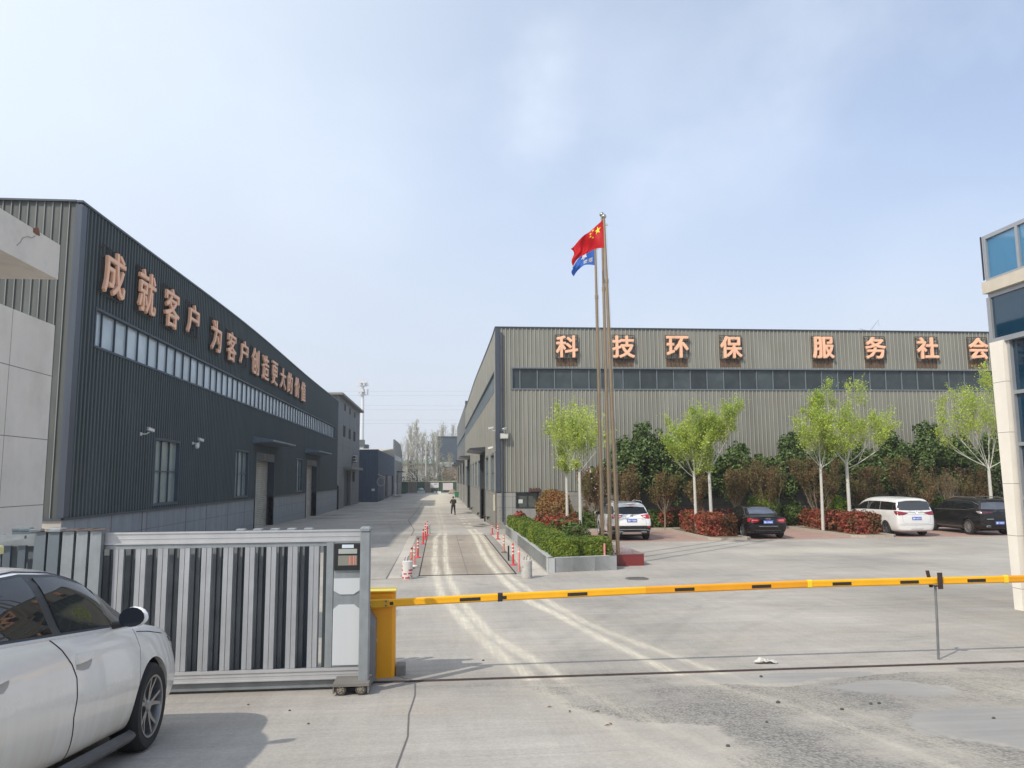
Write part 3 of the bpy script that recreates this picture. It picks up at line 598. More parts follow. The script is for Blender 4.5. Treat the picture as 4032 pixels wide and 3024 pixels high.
def sign_char(parent, ch, axis, plane, out, a0, a1, z0, z1, th=.12, off=.16, flip=False, bold=.032):
    c = ((a0 + a1) / 2, (z0 + z1) / 2); rot = Matrix.Rotation(R(90), 4, 'X') if axis == 'x' else Matrix.Rotation(R(90), 4, 'Z') @ Matrix.Rotation(R(90), 4, 'X')
    p = Vector(plane_pt(axis, plane, out, c[0], off, c[1])) - _origin(parent)
    o = text_obj('sign_character', ch, sign_m, parent, Matrix.Translation(p) @ rot, fit=(a1 - a0, z1 - z0), bold=bold, extrude=th)
    f = MB(); t = .018; e = .04; A0, A1, Z0, Z1 = a0 - e * .5, a1 + e * .5, z0 - e, z1 + e
    for i in range(5):
        a = A0 + (A1 - A0) * i / 4; wbox(f, axis, plane, out, a - t, a + t, off - .05, off - .02, Z0, Z1)
        z = Z0 + (Z1 - Z0) * i / 4; wbox(f, axis, plane, out, A0, A1, off - .051, off - .021, z - t, z + t)
    for a in (A0 + .1, A1 - .1):
        for z in (Z0 + .1, Z1 - .1): wbox(f, axis, plane, out, a - t, a + t, 0, off - .04, z - t, z + t)
    g = f.build('mounting_frame', rust_m, None); g.parent = o
    for v in g.data.vertices: v.co -= _origin(parent)
    return o
for ch, a0, a1, z0, z1 in (('成', 26.3, 28.0, 9.15, 10.72), ('就', 29.3, 30.98, 9.2, 10.85), ('客', 32.05, 33.75, 9.2, 10.85), ('户', 34.9, 36.5, 9.42, 10.82), ('为', 38.6, 40.25, 9.27, 10.83), ('客', 41.45, 43.15, 9.22, 10.8), ('户', 44.1, 45.8, 9.41, 10.8), ('创', 46.9, 48.6, 9.24, 10.83), ('造', 49.6, 51.4, 9.25, 10.84), ('更', 52.4, 54.2, 9.27, 10.84), ('大', 55.2, 57.1, 9.32, 10.82), ('的', 57.9, 59.6, 9.28, 10.82), ('价', 60.8, 62.6, 9.28, 10.85), ('值', 63.6, 65.4, 9.25, 10.84)):
    sign_char(fl, ch, 'y', XL, 1, a0, a1, z0, z1, th=.09, bold=.018)
# ---- right factory
XR, YF = 3.32, 44.8
fr = building('factory_building', (XR, YF, 0), 'grey ribbed factory hall facing the yard with eight orange Chinese characters above its window band')
TOPR = 11.7
mb = MB(); holes = [(4.2, 46, 8.0, 9.33), (4.4, 5.74, 1.1, 2.02)]
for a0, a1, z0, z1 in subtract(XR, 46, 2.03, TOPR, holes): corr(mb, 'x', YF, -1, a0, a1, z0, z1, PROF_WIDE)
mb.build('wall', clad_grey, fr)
openR = [(46.4, 49.6, 2.08, 4.38), (52.0, 54.9, 2.08, 4.38), (56.0, 61.4, -2, 4.72), (62.3, 65.65, 2.08, 4.33), (68.1, 71.2, 2.08, 4.33), (73.8, 76.4, 2.08, 4.33), (79.3, 82.0, 2.08, 4.33), (83.3, 89.2, -2, 4.94), (90.2, 96.6, 2.0, 4.33), (45.9, 97.6, 8.0, 9.3)]
def topR(a): return 11.6 + .3 * math.exp(-((a - 72) / 15.) ** 2) + (.09 if a < 46 else 0)
mb = MB()
for a0, a1, z0, z1 in subtract(44.8, 98.6, 2.03, TOPR, openR): corr(mb, 'y', XR, -1, a0, a1, z0, z1, PROF_SINE, topR if z1 == TOPR else None)
mb.build('side_wall', mat('grey_cladding_side', (.25, .245, .21), .55, streak=.2, ss=(4, 4, .18), var=.1, vs=.5, col2=(.31, .30, .26)), fr)
mb = MB()
for a0, a1, z0, z1 in subtract(XR, 46, -.6, 2.0, holes): wbox(mb, 'x', YF, -1, a0, a1, -.3, .02, z0, z1)
mb.build('plinth', plinth_r, fr)
mb = MB()
for a0, a1 in ((44.81, 56.0), (61.4, 83.3), (89.2, 98.6)): mb = MB(); wbox(mb, 'y', XR, -1, a0, a1, -.3, .021, -1.2, 2.0); mb.build('side_plinth', plinth_r2, fr)
mb = MB(); mb.box(XR - .07, 46, YF - .08, YF + .2, TOPR, TOPR + .07); ys_ = list(np.arange(45, 98.6, 2.3)) + [98.6]
mb.loft([[(XR - .08, y, topR(y)), (XR + .25, y, topR(y)), (XR + .25, y, topR(y) + .08), (XR - .08, y, topR(y) + .08)] for y in ys_]); mb.build('coping', MATS['coping_dark'], fr)
mb = MB(); mb.box(XR - .06, XR + .2, YF - .06, YF + .2, 2.03, 11.7); mb.build('corner_trim', trim_b, fr)
mb = MB(); mb.box(XR + .4, 46, YF + .3, 98.5, 10.6, 10.9); mb.build('roof', roof_m, fr)
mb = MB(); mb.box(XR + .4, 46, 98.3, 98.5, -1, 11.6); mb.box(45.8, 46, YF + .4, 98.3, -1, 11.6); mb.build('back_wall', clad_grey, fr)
bars = [4.72 + 1.035 * i for i in range(40)]
window(fr, 'x', YF, -1, 4.27, 45.9, 8.07, 9.26, bars, [], glass_dark, frame_grey, .10, .07, 'window_band', .06, 'glazing', .055)
window(fr, 'y', XR, -1, 45.97, 97.5, 8.07, 9.23, [46.6 + 1.05 * i for i in range(48)], [], glass_pale, frame_grey, .08, .07, 'window_band', .06, 'glazing', .045)
w = window(fr, 'x', YF, -1, 4.46, 5.68, 1.16, 1.97, 2, [], mat('glass_smoke', (.10, .11, .10), .15, var=.4, vs=2), mat('frame_black', (.04, .045, .05), .5), .08, .05, 'window', .05)
mb = MB(); mb.box(4.56, 4.82, YF - .0, YF + .01, 1.38, 1.6); mb.box(4.58, 4.8, YF - .004, YF, 1.44, 1.46); mb.v = [(x, y + .065, z) for x, y, z in mb.v]
mb.build('paper_notice', mat('paper', (.6, .62, .58), .8), fr)
mb = MB(); mb.add([(5.15, YF, 2.22), (5.85, YF, 2.22), (5.85, YF - .5, 2.12), (5.15, YF - .5, 2.12), (5.15, YF, 2.12), (5.85, YF, 2.12), (5.85, YF - .5, 2.05), (5.15, YF - .5, 2.05)], [(0, 3, 2, 1), (4, 5, 6, 7), (0, 4, 7, 3), (3, 7, 6, 2), (2, 6, 5, 1)])
for x in (5.25, 5.42, 5.58, 5.74): mb.box(x - .012, x + .012, YF - .5, YF - .03, 2.225, 2.26)
mb.build('rusty_hood', mat('rust_red', (.09, .045, .035), .85, var=.4, vs=8), fr)
for a0, a1 in ((46.4, 49.6), (52.0, 54.9), (62.3, 65.65), (68.1, 71.2), (73.8, 76.4), (79.3, 82.0), (90.2, 96.6)):
    window(fr, 'y', XR, -1, a0 + .1, a1 - .1, 2.18, 4.25, 3, [3.2], glass_mid, frame_grey, .1, .1, 'window', .05)
for y0, y1, zt in ((56.0, 61.4, 4.72), (83.3, 89.2, 4.94)):
    mb = MB(); mb.box(XR + .3, XR + .36, y0, y1, -1, zt); mb.build('door_leaf', mat('door_dark', (.03, .034, .04), .6, streak=.3), fr)
    mb = MB(); mb.box(XR - .12, XR + .3, y1, y1 + .16, -1, zt + .1); mb.box(XR - .12, XR + .3, y0 - .16, y0, -1, zt + .1); mb.box(XR - .1, XR + .3, y0, y1, zt - .05, zt + .12); mb.build('door_frame', mat('door_frame_grey', (.05, .055, .06), .5), fr)
    mb = MB(); X0 = XR - 1.15
    mb.add([(XR, y0 - .6, zt + .36), (XR, y1 + .7, zt + .36), (X0, y1 + .7, zt + .28), (X0, y0 - .6, zt + .28), (XR, y0 - .6, zt + .02), (XR, y1 + .7, zt + .02), (X0, y1 + .7, zt + .16), (X0, y0 - .6, zt + .16)],
           [(0, 3, 2, 1), (7, 4, 5, 6), (0, 4, 7, 3), (3, 7, 6, 2), (2, 6, 5, 1)]); mb.build('awning', mat('awning_dark', (.06, .066, .075), .4, .2), fr)
mb = MB(); mb.cyl((XR + .32, YF - .12, .35), (XR + .32, YF - .12, 11.4), .055, n=10)
for z in (3, 5.5, 8, 10.5): mb.box(XR + .25, XR + .39, YF - .18, YF, z, z + .05)
mb.build('drainpipe', trim_b, fr)
mb = MB(); mb.box(XR - .07, XR - .03, 45.9, 47.1, .9, 1.86)
mb.build('wall_notice', mat('notice_pale', (.55, .55, .42), .7, var=.1), fr)
mb = MB(); mb.cyl((XR - .05, 45.05, -.1), (XR - .05, 45.05, 2.1), .03); mb.build('wall_pipe', mat('pipe_brown', (.16, .11, .085), .8, var=.3), fr)
mb = MB()
for y, z in ((55.2, .1), (51, .25), (64, -.05), (77, -.1), (82.4, -.15)): mb.box(XR - .22, XR - .03, y, y + .16, z, z + .1); mb.box(XR - .2, XR - .1, y + .04, y + .12, z - .1, z)
mb.build('pipe_outlet', dark, fr)
st = mat('rust_wash', (.135, .088, .055), .7, streak=.45, ss=(9, 9, .4))
for ch, a0, a1, z0, z1 in (('科', 6.86, 8.18, 9.9, 11.24), ('技', 10.26, 11.62, 9.9, 11.26), ('环', 13.57, 14.93, 9.93, 11.27), ('保', 16.91, 18.26, 9.93, 11.29), ('服', 22.76, 24.1, 9.96, 11.31), ('务', 26.13, 27.45, 9.96, 11.32), ('社', 29.5, 30.9, 9.97, 11.33), ('会', 32.93, 34.2, 9.97, 11.33)):
    sign_char(fr, ch, 'x', YF, -1, a0, a1, z0, z1)
mb = MB()
for a0, a1 in ((6.86, 8.18), (10.26, 11.62), (13.57, 14.93), (16.91, 18.26), (22.76, 24.1), (26.13, 27.45), (29.5, 30.9), (32.93, 34.2)):
    mb = MB(); corr(mb, 'x', YF, -1, a0 + .02, a1 - .02, 9.4, 9.9, (PROF_WIDE[0], [(p, d + .004) for p, d in PROF_WIDE[1]])); mb.build('rust_stain', st, fr)
mb = MB(); mb.cyl((3.42, 44.3, -.1), (3.42, 44.3, .95), .035); mb.cyl((3.42, 44.3, .9), (3.42, 44.3, 1.02), .055); mb.cyl((3.42, 44.3, .5), (3.42, 44.3, .58), .05)
mb.thing('standpipe', mat('standpipe_paint', (.33, .30, .24), .7, col2=(.1, .08, .06), c2s=14), 'short weathered standpipe standing at the corner of the grey ribbed hall', 'pipe')
# ---- second right hall
f2 = building('factory_building', (XR + .05, 98.7, -.5), 'second grey hall farther up the street, slightly taller than the near ribbed hall')
mb = MB(); o2 = [(101, 145, 7.7, 8.95), (104, 109, -3, 4.8), (118, 123, -3, 4.8), (134, 139, -3, 4.6)]
for a0, a1, z0, z1 in subtract(98.7, 146, 2.0, 12.45, o2): corr(mb, 'y', XR + .05, -1, a0, a1, z0, z1, PROF_SINE)
mb.build('wall', mat('far_cladding', (.16, .165, .16), .6, streak=.15), f2)
mb = MB(); corr(mb, 'x', 98.7, -1, XR + .05, 46, 11, 12.45, PROF_WIDE); mb.box(XR + .1, 46, 145.8, 146, -1, 12.4); mb.box(XR + .3, 46, 98.9, 145.8, 11.5, 11.8)
mb.build('parapet', MATS['far_cladding'], f2)
mb = MB(); mb.box(XR - .05, XR + .35, 98.5, 98.9, 8, 12.75); mb.build('corner_post', trim_b, f2)
mb = MB()
for a0, a1, z0, z1 in subtract(98.7, 146, -1.5, 2.0, o2): wbox(mb, 'y', XR + .05, -1, a0, a1, -.3, .02, z0, z1)
mb.build('plinth', plinth_r2, f2)
window(f2, 'y', XR + .05, -1, 101.1, 144.9, 7.75, 8.9, 36, [], glass_pale, frame_grey, .1, .07, 'window_band', .05, 'glazing')
for y0 in (104, 118, 134):
    mb = MB(); mb.box(XR + .3, XR + .36, y0, y0 + 5, -1, 4.8); mb.build('door_leaf', MATS['door_dark'], f2)
    mb = MB(); mb.box(XR - 1.1, XR + .05, y0 - .6, y0 + 5.6, 4.95, 5.3); mb.build('awning', MATS['awning_dark'], f2)
# ---- grey three storey block
gb = building('concrete_building', (XL, 88.3, -.5), 'grey rendered three-storey block with a flat roof behind the dark hall', 'building')
gm = mat('grey_render', (.19, .20, .20), .8, streak=.16, ss=(1.2, 1.2, .2), var=.1, grid=((1, 2), 0, 2.6, 0, .5, .03, (.12, .125, .125)), col2=(.15, .155, .155), c2s=.4)
ow = [(93.67, 95.15, 11.03, 11.95), (98.94, 100.4, 11.03, 11.95), (104.7, 106.1, 11.03, 11.95), (92.9, 95.3, 7.88, 9.3), (98.5, 100.9, 7.88, 9.28), (103.8, 106.4, 7.88, 9.27), (94.9, 102.0, -2, 3.95), (103.6, 106.4, 2.5, 3.9)]
mb = MB()
for a0, a1, z0, z1 in subtract(88.3, 112, -1.5, 12.35, ow): wbox(mb, 'y', XL, 1, a0, a1, -.3, 0, z0, z1)
mb.box(-30, XL - .3, 88.25, 88.5, -1, 12.35); mb.box(-30, XL - .3, 111.7, 112, -1, 12.35)
mb.build('wall', gm, gb)
mb = MB(); mb.box(-30.5, XL + .55, 87.7, 112.5, 12.36, 12.6); mb.build('roof', mat('roof_edge', (.22, .215, .2), .8), gb)
for a0, a1, z0, z1 in ow:
    if z0 > 0: window(gb, 'y', XL, 1, a0 + .06, a1 - .06, z0 + .06, z1 - .06, 2, [], mat('glass_far', (.06, .07, .075), .15, var=.3), mat('frame_far', (.12, .12, .12), .6), .15, .06, 'window', .01)
mb = MB(); mb.box(XL - .45, XL - .4, 94.9, 102.0, -1, 3.95); mb.build('door', MATS['door_dark'], gb)
mb = MB(); mb.box(XL, XL + 1.0, 94.0, 107.5, 4.05, 4.35); mb.build('door_canopy', MATS['roof_edge'], gb)
mb = MB(); mb.cyl((XL + .1, 88.6, -.5), (XL + .1, 88.6, 2.1), .09); mb.cyl((XL + .1, 88.6, 1.7), (XL - .05, 88.4, 2.3), .09); mb.build('drainpipe', dark, gb)
ac = empty('air_conditioner', (XL, 103.2, 5.0), 'white air conditioner box on the grey block above its door canopy', 'air conditioner')
mb = MB(); mb.bbox(XL + .12, XL + .55, 102.6, 104.1, 5.15, 5.95, .03); mb.build('casing', mat('ac_white', (.6, .6, .57), .5), ac)
mb = MB(); mb.box(XL + .556, XL + .565, 102.75, 103.5, 5.25, 5.85); mb.box(XL + .15, XL + .5, 102.585, 102.595, 5.25, 5.5); mb.box(XL + .15, XL + .5, 102.585, 102.595, 5.6, 5.85); mb.build('grille', dark, ac)
mb = MB(); mb.box(XL, XL + .5, 102.8, 102.85, 5.05, 5.1); mb.box(XL, XL + .5, 103.8, 103.85, 5.05, 5.1); mb.box(XL, XL + .04, 102.8, 102.85, 4.7, 5.1); mb.build('bracket', rust_m, ac)
# ---- blue sheds
sb = building('shed', (-9.1, 116.2, -.5), 'low navy metal shed with a pale sloping roof beyond the grey block', 'shed')
navy = mat('navy_cladding', (.05, .085, .135), .5, streak=.15, var=.1)
mb = MB(); corr(mb, 'x', 116.2, -1, -24, -9.1, -1, 7.25, PROF_SINE); corr(mb, 'y', -9.1, 1, 116.2, 128.7, -1, 7.2, PROF_SINE); corr(mb, 'y', -9.1, 1, 154, 157, -1, 7.2, PROF_SINE)
corr(mb, 'y', -9.1, 1, 128.7, 154, 3.5, 7.2, PROF_SINE); corr(mb, 'y', -9.1, 1, 136.2, 138.4, -1, 3.5, PROF_SINE); mb.box(-24, -23.8, 116.3, 157, -1, 7.2)
mb.build('wall', navy, sb)
mb = MB(); mb.box(-9.35, -9.3, 128.7, 136.2, -1, 3.5); mb.box(-9.35, -9.3, 138.4, 154, -1, 3.5); mb.build('door', mat('shed_door', (.07, .08, .09), .6, var=.2), sb)
mb = MB(); mb.box(-9.2, -9.0, 116.1, 116.35, -1, 7.25); mb.build('corner_trim', trim_b, sb)
mb = MB(); mb.add([(-24, 118, 7.0), (-9.2, 118, 7.0), (-9.2, 156, 8.9), (-24, 156, 8.9), (-24, 118, 6.9), (-9.2, 118, 6.9), (-9.2, 156, 8.7), (-24, 156, 8.7)], [(0, 1, 2, 3), (7, 6, 5, 4), (0, 4, 5, 1), (1, 5, 6, 2)]); mb.build('roof', mat('pale_roof', (.5, .47, .38), .6, streak=.15), sb)
mb = MB(); mb.box(-9.97, -9.5, 116.1, 116.12, 1.12, 1.45); mb.build('notice', mat('paper', (.6, .6, .6), .8), sb)
s2 = building('shed', (-9.0, 157.2, -.5), 'farthest left shed with a tall curved dark parapet and a pale window strip', 'shed')
mb = MB(); mb.prism([(157.2, -1), (190, -1), (190, 8.6), (187, 9.4), (183, 10.3), (178, 10.75), (157.2, 10.8)], 'x', -9.3, -9.0); mb.box(-24, -9.3, 157.2, 157.5, -1, 8.7)
mb.build('wall', MATS['far_cladding'], s2)
mb = MB(); mb.box(-9.0, -8.95, 158, 188, 6.7, 7.7); mb.build('window_band', glass_pale, s2)
mb = MB(); mb.box(-9.0, -8.97, 157.2, 189, -1, 2.0); mb.build('plinth', plinth_r2, s2)
mb = MB(); mb.box(-9.0, -8.9, 166, 170, -1, 3.8); mb.build('door', MATS['door_dark'], s2)
mb = MB(); mb.box(-9.0, -7.6, 165, 176, 4.3, 4.5); mb.build('awning', MATS['awning_dark'], s2)
hs = MB(); hs.tube([(-9.1 , 116.1, 3.6), (-7.95, 116.0, 3.05)], .05, 6); hs.tube([(-8.6 + .28 * 2 * math.cos(a), 116.05 - .02 * a, 2.45 + .6 * math.sin(a)) for a in np.linspace(0, 6.28, 24)], .035, 6)
hs.thing('hose_reel', mat('hose_beige', (.45, .42, .32), .7), 'beige hose coil hanging from a bracket on the navy shed corner', 'hose', base=(-9.1, 116.1, 3.2))
# ---- far end
bd = building('industrial_building', (-.5, 230, -.5), 'tall dark blue box building standing beyond the bare trees', 'building')
mb = MB(); mb.box(-.5, 16, 230, 260, -2, 15.1); mb.build('wall', mat('far_navy', (.055, .075, .10), .6, streak=.1), bd)
mb = MB(); mb.box(-.7, 16.2, 229.8, 260.2, 15.1, 15.35); mb.build('coping', MATS['coping_dark'], bd)
bd2 = building('brick_building', (1, 208, -.5), 'low brick-red building with a pale roof behind the far fence', 'building')
mb = MB(); mb.box(.5, 14, 208, 218, -2, 6.0); mb.build('wall', mat('brick_far', (.38, .24, .18), .8, var=.1), bd2)
mb = MB(); mb.add([(0, 207.4, 6.0), (14.5, 207.4, 6.0), (14.5, 213, 7.3), (0, 213, 7.3), (14.5, 218.6, 6.0), (0, 218.6, 6.0)], [(0, 1, 2, 3), (3, 2, 4, 5), (0, 3, 5), (1, 4, 2)]); mb.build('roof', mat('roof_far', (.36, .40, .36), .7), bd2)
bd3 = building('far_hall', (-12, 214, -.5), 'long pale grey far hall with a faded green roof behind the bare trees', 'building')
mb = MB(); mb.box(-14, -1, 214, 225, -2, 7.0); mb.build('wall', mat('wall_far', (.30, .32, .33), .8, var=.1), bd3)
mb = MB(); mb.add([(-14.5, 213.5, 7.), (-.5, 213.5, 7.), (-.5, 220, 8.1), (-14.5, 220, 8.1), (-.5, 226, 7.), (-14.5, 226, 7.)], [(0, 1, 2, 3), (3, 2, 4, 5), (0, 3, 5), (1, 4, 2)]); mb.build('roof', mat('roof_green', (.2, .3, .26), .7), bd3)
# green fence at the end of the street
fe = empty('fence', (-2.4, 180, -.5), 'green screened site fence with pale posters closing the far end of the street', 'fence')
fg = mat('fence_green', (.025, .065, .04), .8, var=.3, vs=.6); fb = mat('fence_brown', (.16, .13, .105), .8, var=.3, vs=.8)
for x0, x1, m_ in ((-8.67, -7.1, fg), (-7.1, -5.2, fb), (-5.2, -3.3, fg), (-3.3, -1.9, fb), (-1.9, 3.98, fg)):
    mb = MB(); mb.box(x0, x1 - .02, 180, 180.08, -.6, 2.15); mb.build('panel', m_, fe)
mb = MB(); mb.box(-8.7, 4.02, 179.93, 180.14, 2.16, 2.27); mb.build('top_rail', mat('rail_yellow', (.55, .52, .36), .7), fe)
mb = MB()
for x in (-8.65, -7.1, -5.2, -3.3, -.2, .8, 3.95): mb.box(x - .04, x + .04, 179.9, 179.99, -.6, 2.2)
mb.build('post', mat('post_grey', (.25, .24, .2), .7), fe)
mb = MB(); mb.box(-2.1, -.15, 179.85, 179.88, .72, 1.93); mb.build('poster', mat('poster_white', (.62, .62, .62), .7, var=.12, vs=3), fe)
mb = MB(); 
for i in range(13): mb.box(-2.05 + i * .15, -1.96 + i * .15, 179.84, 179.849, .78, .86)
mb.box(-1.2, -.5, 179.84, 179.849, 1.5, 1.68); mb.build('poster_print', mat('poster_ink', (.45, .18, .15), .7), fe)
mb = MB(); mb.box(.82, 3.15, 179.85, 179.88, .22, 1.86); mb.build('poster', mat('poster_pink', (.6, .56, .54), .7, var=.1, vs=4, grid=((0, 2), .4, .5, 0, 0, .03, (.55, .35, .3))), fe)
mb = MB(); mb.box(-7.6, 3.6, 178.9, 179.3, -.5, -.32); mb.thing('kerb_beam', mat('beam_pale', (.45, .42, .36), .8, var=.2), 'long pale concrete beam lying along the foot of the green fence', 'concrete beam')
def lump(c, s, seed, n=12, m_=8):
    b_ = MB(); b_.sphere((0, 0, 0), 1, n, m_); o_ = []
    for x, y, z in b_.v:
        k = 1 + .35 * noise.noise(Vector((x * 1.6 + seed, y * 1.6, z * 1.6))); o_.append((c[0] + x * s[0] * k, c[1] + y * s[1] * k, c[2] + max(-.2, z) * s[2] * k))
    b_.v = o_; return b_
lump((-4.2, 177.5, .45), (.75, .5, .35), 3).thing('tarpaulin_heap', mat('tarp_teal', (.32, .48, .42), .7, var=.25), 'crumpled pale green tarpaulin piled on a white crate by the fence', 'tarpaulin', base=(-4.2, 177.5, .2))
MB().bbox(-5.0, -3.3, 177.2, 178, -.5, .2, .05).thing('crate', mat('crate_white', (.45, .46, .46), .7, var=.1), 'long white crate below the pale green tarpaulin at the fence', 'crate')
MB().bbox(-.5, .4, 177.3, 178, -.5, -.05, .04).thing('foam_block', mat('foam_white', (.7, .7, .68), .7), 'white foam block on the ground between the two fence posters', 'block')
lump((-1.0, 177.4, -.3), (.35, .3, .35), 5).thing('rubble_sack', mat('sack_beige', (.5, .47, .38), .8), 'round beige sack lying left of the white foam block', 'sack')
for i, (x, y, s_) in enumerate([(2.5, 172, .5), (3.1, 170, .6), (2.9, 175, .8), (3.0, 174, .5)]): lump((x, y, -.4 + i * .12), (s_, s_, s_ * .8), 9 + i).thing('rubble', mat('rubble_mix', (.28, .22, .16), .9, var=.5, vs=4), ['low brown rubble lump nearest the fence posters', 'brown rubble lump closest to us beside the green bin', 'biggest rubble lump against the green fence end', 'rubble lump on top of the heap at the fence end'][i], 'rubble', group='rubble lumps at the right end of the fence')
for i, (x, y, s_) in enumerate([(-8.2, 146, .6), (-7.6, 147, .55), (-8.5, 150, .5)]): lump((x, y, -.4), (s_, s_, s_ * .7), 19 + i).thing('cement_sack', mat('sack_grey', (.33, .32, .29), .9, var=.4, vs=4), ['nearest grey sack left of the pale one by the shed doors', 'small pale grey sack closest to the street by the shed doors', 'farthest grey sack against the left shed doors'][i], 'sack', group='grey sacks by the left shed doors')
bn_ = empty('wheelie_bin', (3.2 - .2, 136, -.5), 'green wheeled rubbish bin beside the far right hall', 'bin')
gbin = mat('bin_green', (.02, .22, .09), .5)
mb = MB(); mb.loft([[(2.72, 135.7, -.38), (3.3, 135.7, -.38), (3.3, 136.3, -.38), (2.72, 136.3, -.38)], [(2.62, 135.6, .45), (3.4, 135.6, .45), (3.4, 136.4, .45), (2.62, 136.4, .45)]]); mb.build('body', gbin, bn_)
mb = MB(); mb.bbox(2.58, 3.44, 135.55, 136.45, .45, .55, .04); mb.build('lid', gbin, bn_)
for x in (2.8, 3.22): mb = MB(); mb.cyl((x - .03, 136.2, -.4), (x + .03, 136.2, -.4), .1, n=12); mb.build('wheel', dark, bn_)
# ---- security cameras and floodlight on the halls
cw = mat('cctv_white', (.72, .72, .70), .4)
def cctv(x, y, z, ox, oy, label, dome=False, aim=(0.2, -.3)):
    e = empty('security_camera', (x, y, z), label, 'camera'); mb = MB()
    mb.box(x - .04 + ox * .0, x + .04, y - .04, y + .04, z - .06, z + .06); mb.tube([(x, y, z), (x + ox * .2, y + oy * .2, z), (x + ox * .3, y + oy * .3, z + .08)], .022, 6); mb.build('bracket', cw, e)
    hx, hy = x + ox * .34, y + oy * .34; mb = MB(); M_ = Matrix.Translation((hx, hy, z + .16)) @ Matrix.Rotation(math.atan2(aim[1], aim[0]), 4, 'Z') @ Matrix.Rotation(R(12), 4, 'Y')
    mb.bbox(-.16, .16, -.055, .055, -.05, .05, .012); mb.box(-.19, .14, -.062, .062, .05, .062); mb.xform(M_); mb.build('housing', cw, e)
    mb = MB(); mb.cyl((.16, 0, 0), (.168, 0, 0), .038); mb.xform(M_); mb.build('lens', dark, e)
    if dome: mb = MB(); mb.sphere((x + ox * .2, y + oy * .2 - .05, z - .16), .1, 14, 8); mb.cyl((x + ox * .2, y + oy * .2 - .05, z - .14), (x + ox * .2, y + oy * .2 - .05, z), .1); mb.build('dome', cw, e)
cctv(XL + .05, 30.6, 4.62, 1, .2, 'white bullet camera left of the tall window on the dark hall', aim=(.4, 1))
cctv(XL + .05, 36.9, 4.55, 1, .2, 'pair of white cameras right of the first tall window on the dark hall', True, aim=(.4, 1))
cctv(XR + .0, 45.0, 5.6, -1, -.2, 'white camera reaching out from the corner of the grey ribbed hall', aim=(-1, -.2))
cctv(XR + .0, 45.2, 4.45, -1, -.2, 'lower white camera on the corner of the grey hall above the street windows', aim=(-1, .3))
cctv(3.75, YF - .04, 5.5, .0, -1, 'white camera on top of the floodlight box beside the downpipe', aim=(-.8, -1))
fo = empty('floodlight', (3.75, YF, 5.2), 'square grey floodlight box on the ribbed facade near its corner', 'floodlight')
mb = MB(); mb.bbox(3.5, 3.98, YF - .34, YF - .12, 5.1, 5.42, .02); mb.build('housing', mat('flood_grey', (.33, .33, .30), .5), fo)
mb = MB(); mb.box(3.53, 3.95, YF - .35, YF - .342, 5.14, 5.38); mb.build('lamp_glass', mat('flood_glass', (.62, .62, .55), .25), fo)
mb = MB(); mb.box(3.7, 3.78, YF - .14, YF, 5.2, 5.28); mb.build('bracket', rust_m, fo)
# ---- stone gatehouse on the left
stone = mat('pale_stone', (.74, .68, .60), .75, var=.06, vs=2, col2=(.66, .60, .52), c2s=1.3, streak=.07, ss=(1.6, 1.6, .25), grid=((1, 2), 1.55, .95, -.40, -.31, .012, (.22, .20, .18)))
stone_p = mat('plain_stone', (.74, .68, .60), .75, var=.07, vs=1.8, col2=(.60, .56, .49), c2s=1.6, bump=.15, bs=60)
gh = building('gatehouse', (-5.78, 12, zg(12)), 'pale stone gatehouse wall with a thick overhanging beam at the left edge', 'gatehouse')
mb = MB(); mb.box(-9.5, -5.78, 9.9, 12.0, 0, 5.17); mb.build('wall', stone, gh)
mb = MB(); mb.add([(-5.78, 9.3, 5.88), (-5.78, 12, 5.88), (-11, 12, 5.88), (-11, 9.3, 5.88), (-5.78, 9.3, 6.42), (-5.78, 12, 6.42), (-11, 12, 6.42), (-11, 9.3, 6.42)], [(0, 1, 2, 3), (7, 6, 5, 4), (0, 4, 5, 1), (1, 5, 6, 2), (2, 6, 7, 3), (3, 7, 4, 0)])
mb.build('beam', stone_p, gh)
mb = MB(); mb.box(-11, -8.9, 10.0, 11.9, 0, 5.87); mb.build('pier', stone_p, gh)
mb = MB(); s_ = lump((-5.78, 11.3, 6.38), (.012, .10, .09), 4, 9, 6); s_.build('spalled_patch', mat('brick_spall', (.22, .10, .06), .9, var=.3, vs=30), gh)
mb = MB(); mb.tube([(-5.777, 11.27, 6.33), (-5.777, 11.18, 6.27), (-5.777, 11.08, 6.26), (-5.777, 10.95, 6.2), (-5.777, 10.9, 6.12), (-5.777, 10.82, 6.05)], .006, 4); mb.build('crack', mat('crack_dark', (.36, .31, .26), .9), gh)
# ---- glass office on the right
XO = 11.3
og = building('office_building', (XO, 14.6, zg(14)), 'blue glass office corner with a cream stone pier at the right edge', 'office building')
cream = mat('cream_stone', (.82, .76, .66), .7, var=.05, vs=2, grid=((2, 2), 1.02, 0, .62, 0, .012, (.30, .28, .25)), streak=.06, ss=(2, 2, .3))
blueg = mat('blue_glass', (.008, .035, .065), .03, spec=.9, var=.3, vs=.6)
bluet = mat('blue_glass_clear', (.06, .24, .42), .03, spec=.6, trans=.0, alpha=.62)
alu = mat('aluminium', (.42, .43, .44), .4, .5, var=.08)
mb = MB(); mb.add([(XO, 14.6, 0), (XO, 14.38, 0), (XO + .45, 14.38, 0), (XO + .45, 14.6, 0), (XO, 14.68, 5.52), (XO, 14.3, 5.52), (XO + .45, 14.3, 5.52), (XO + .45, 14.68, 5.52)], [(0, 1, 2, 3), (7, 6, 5, 4), (0, 4, 5, 1), (1, 5, 6, 2), (2, 6, 7, 3), (3, 7, 4, 0)]); mb.build('stone_pier', cream, og)
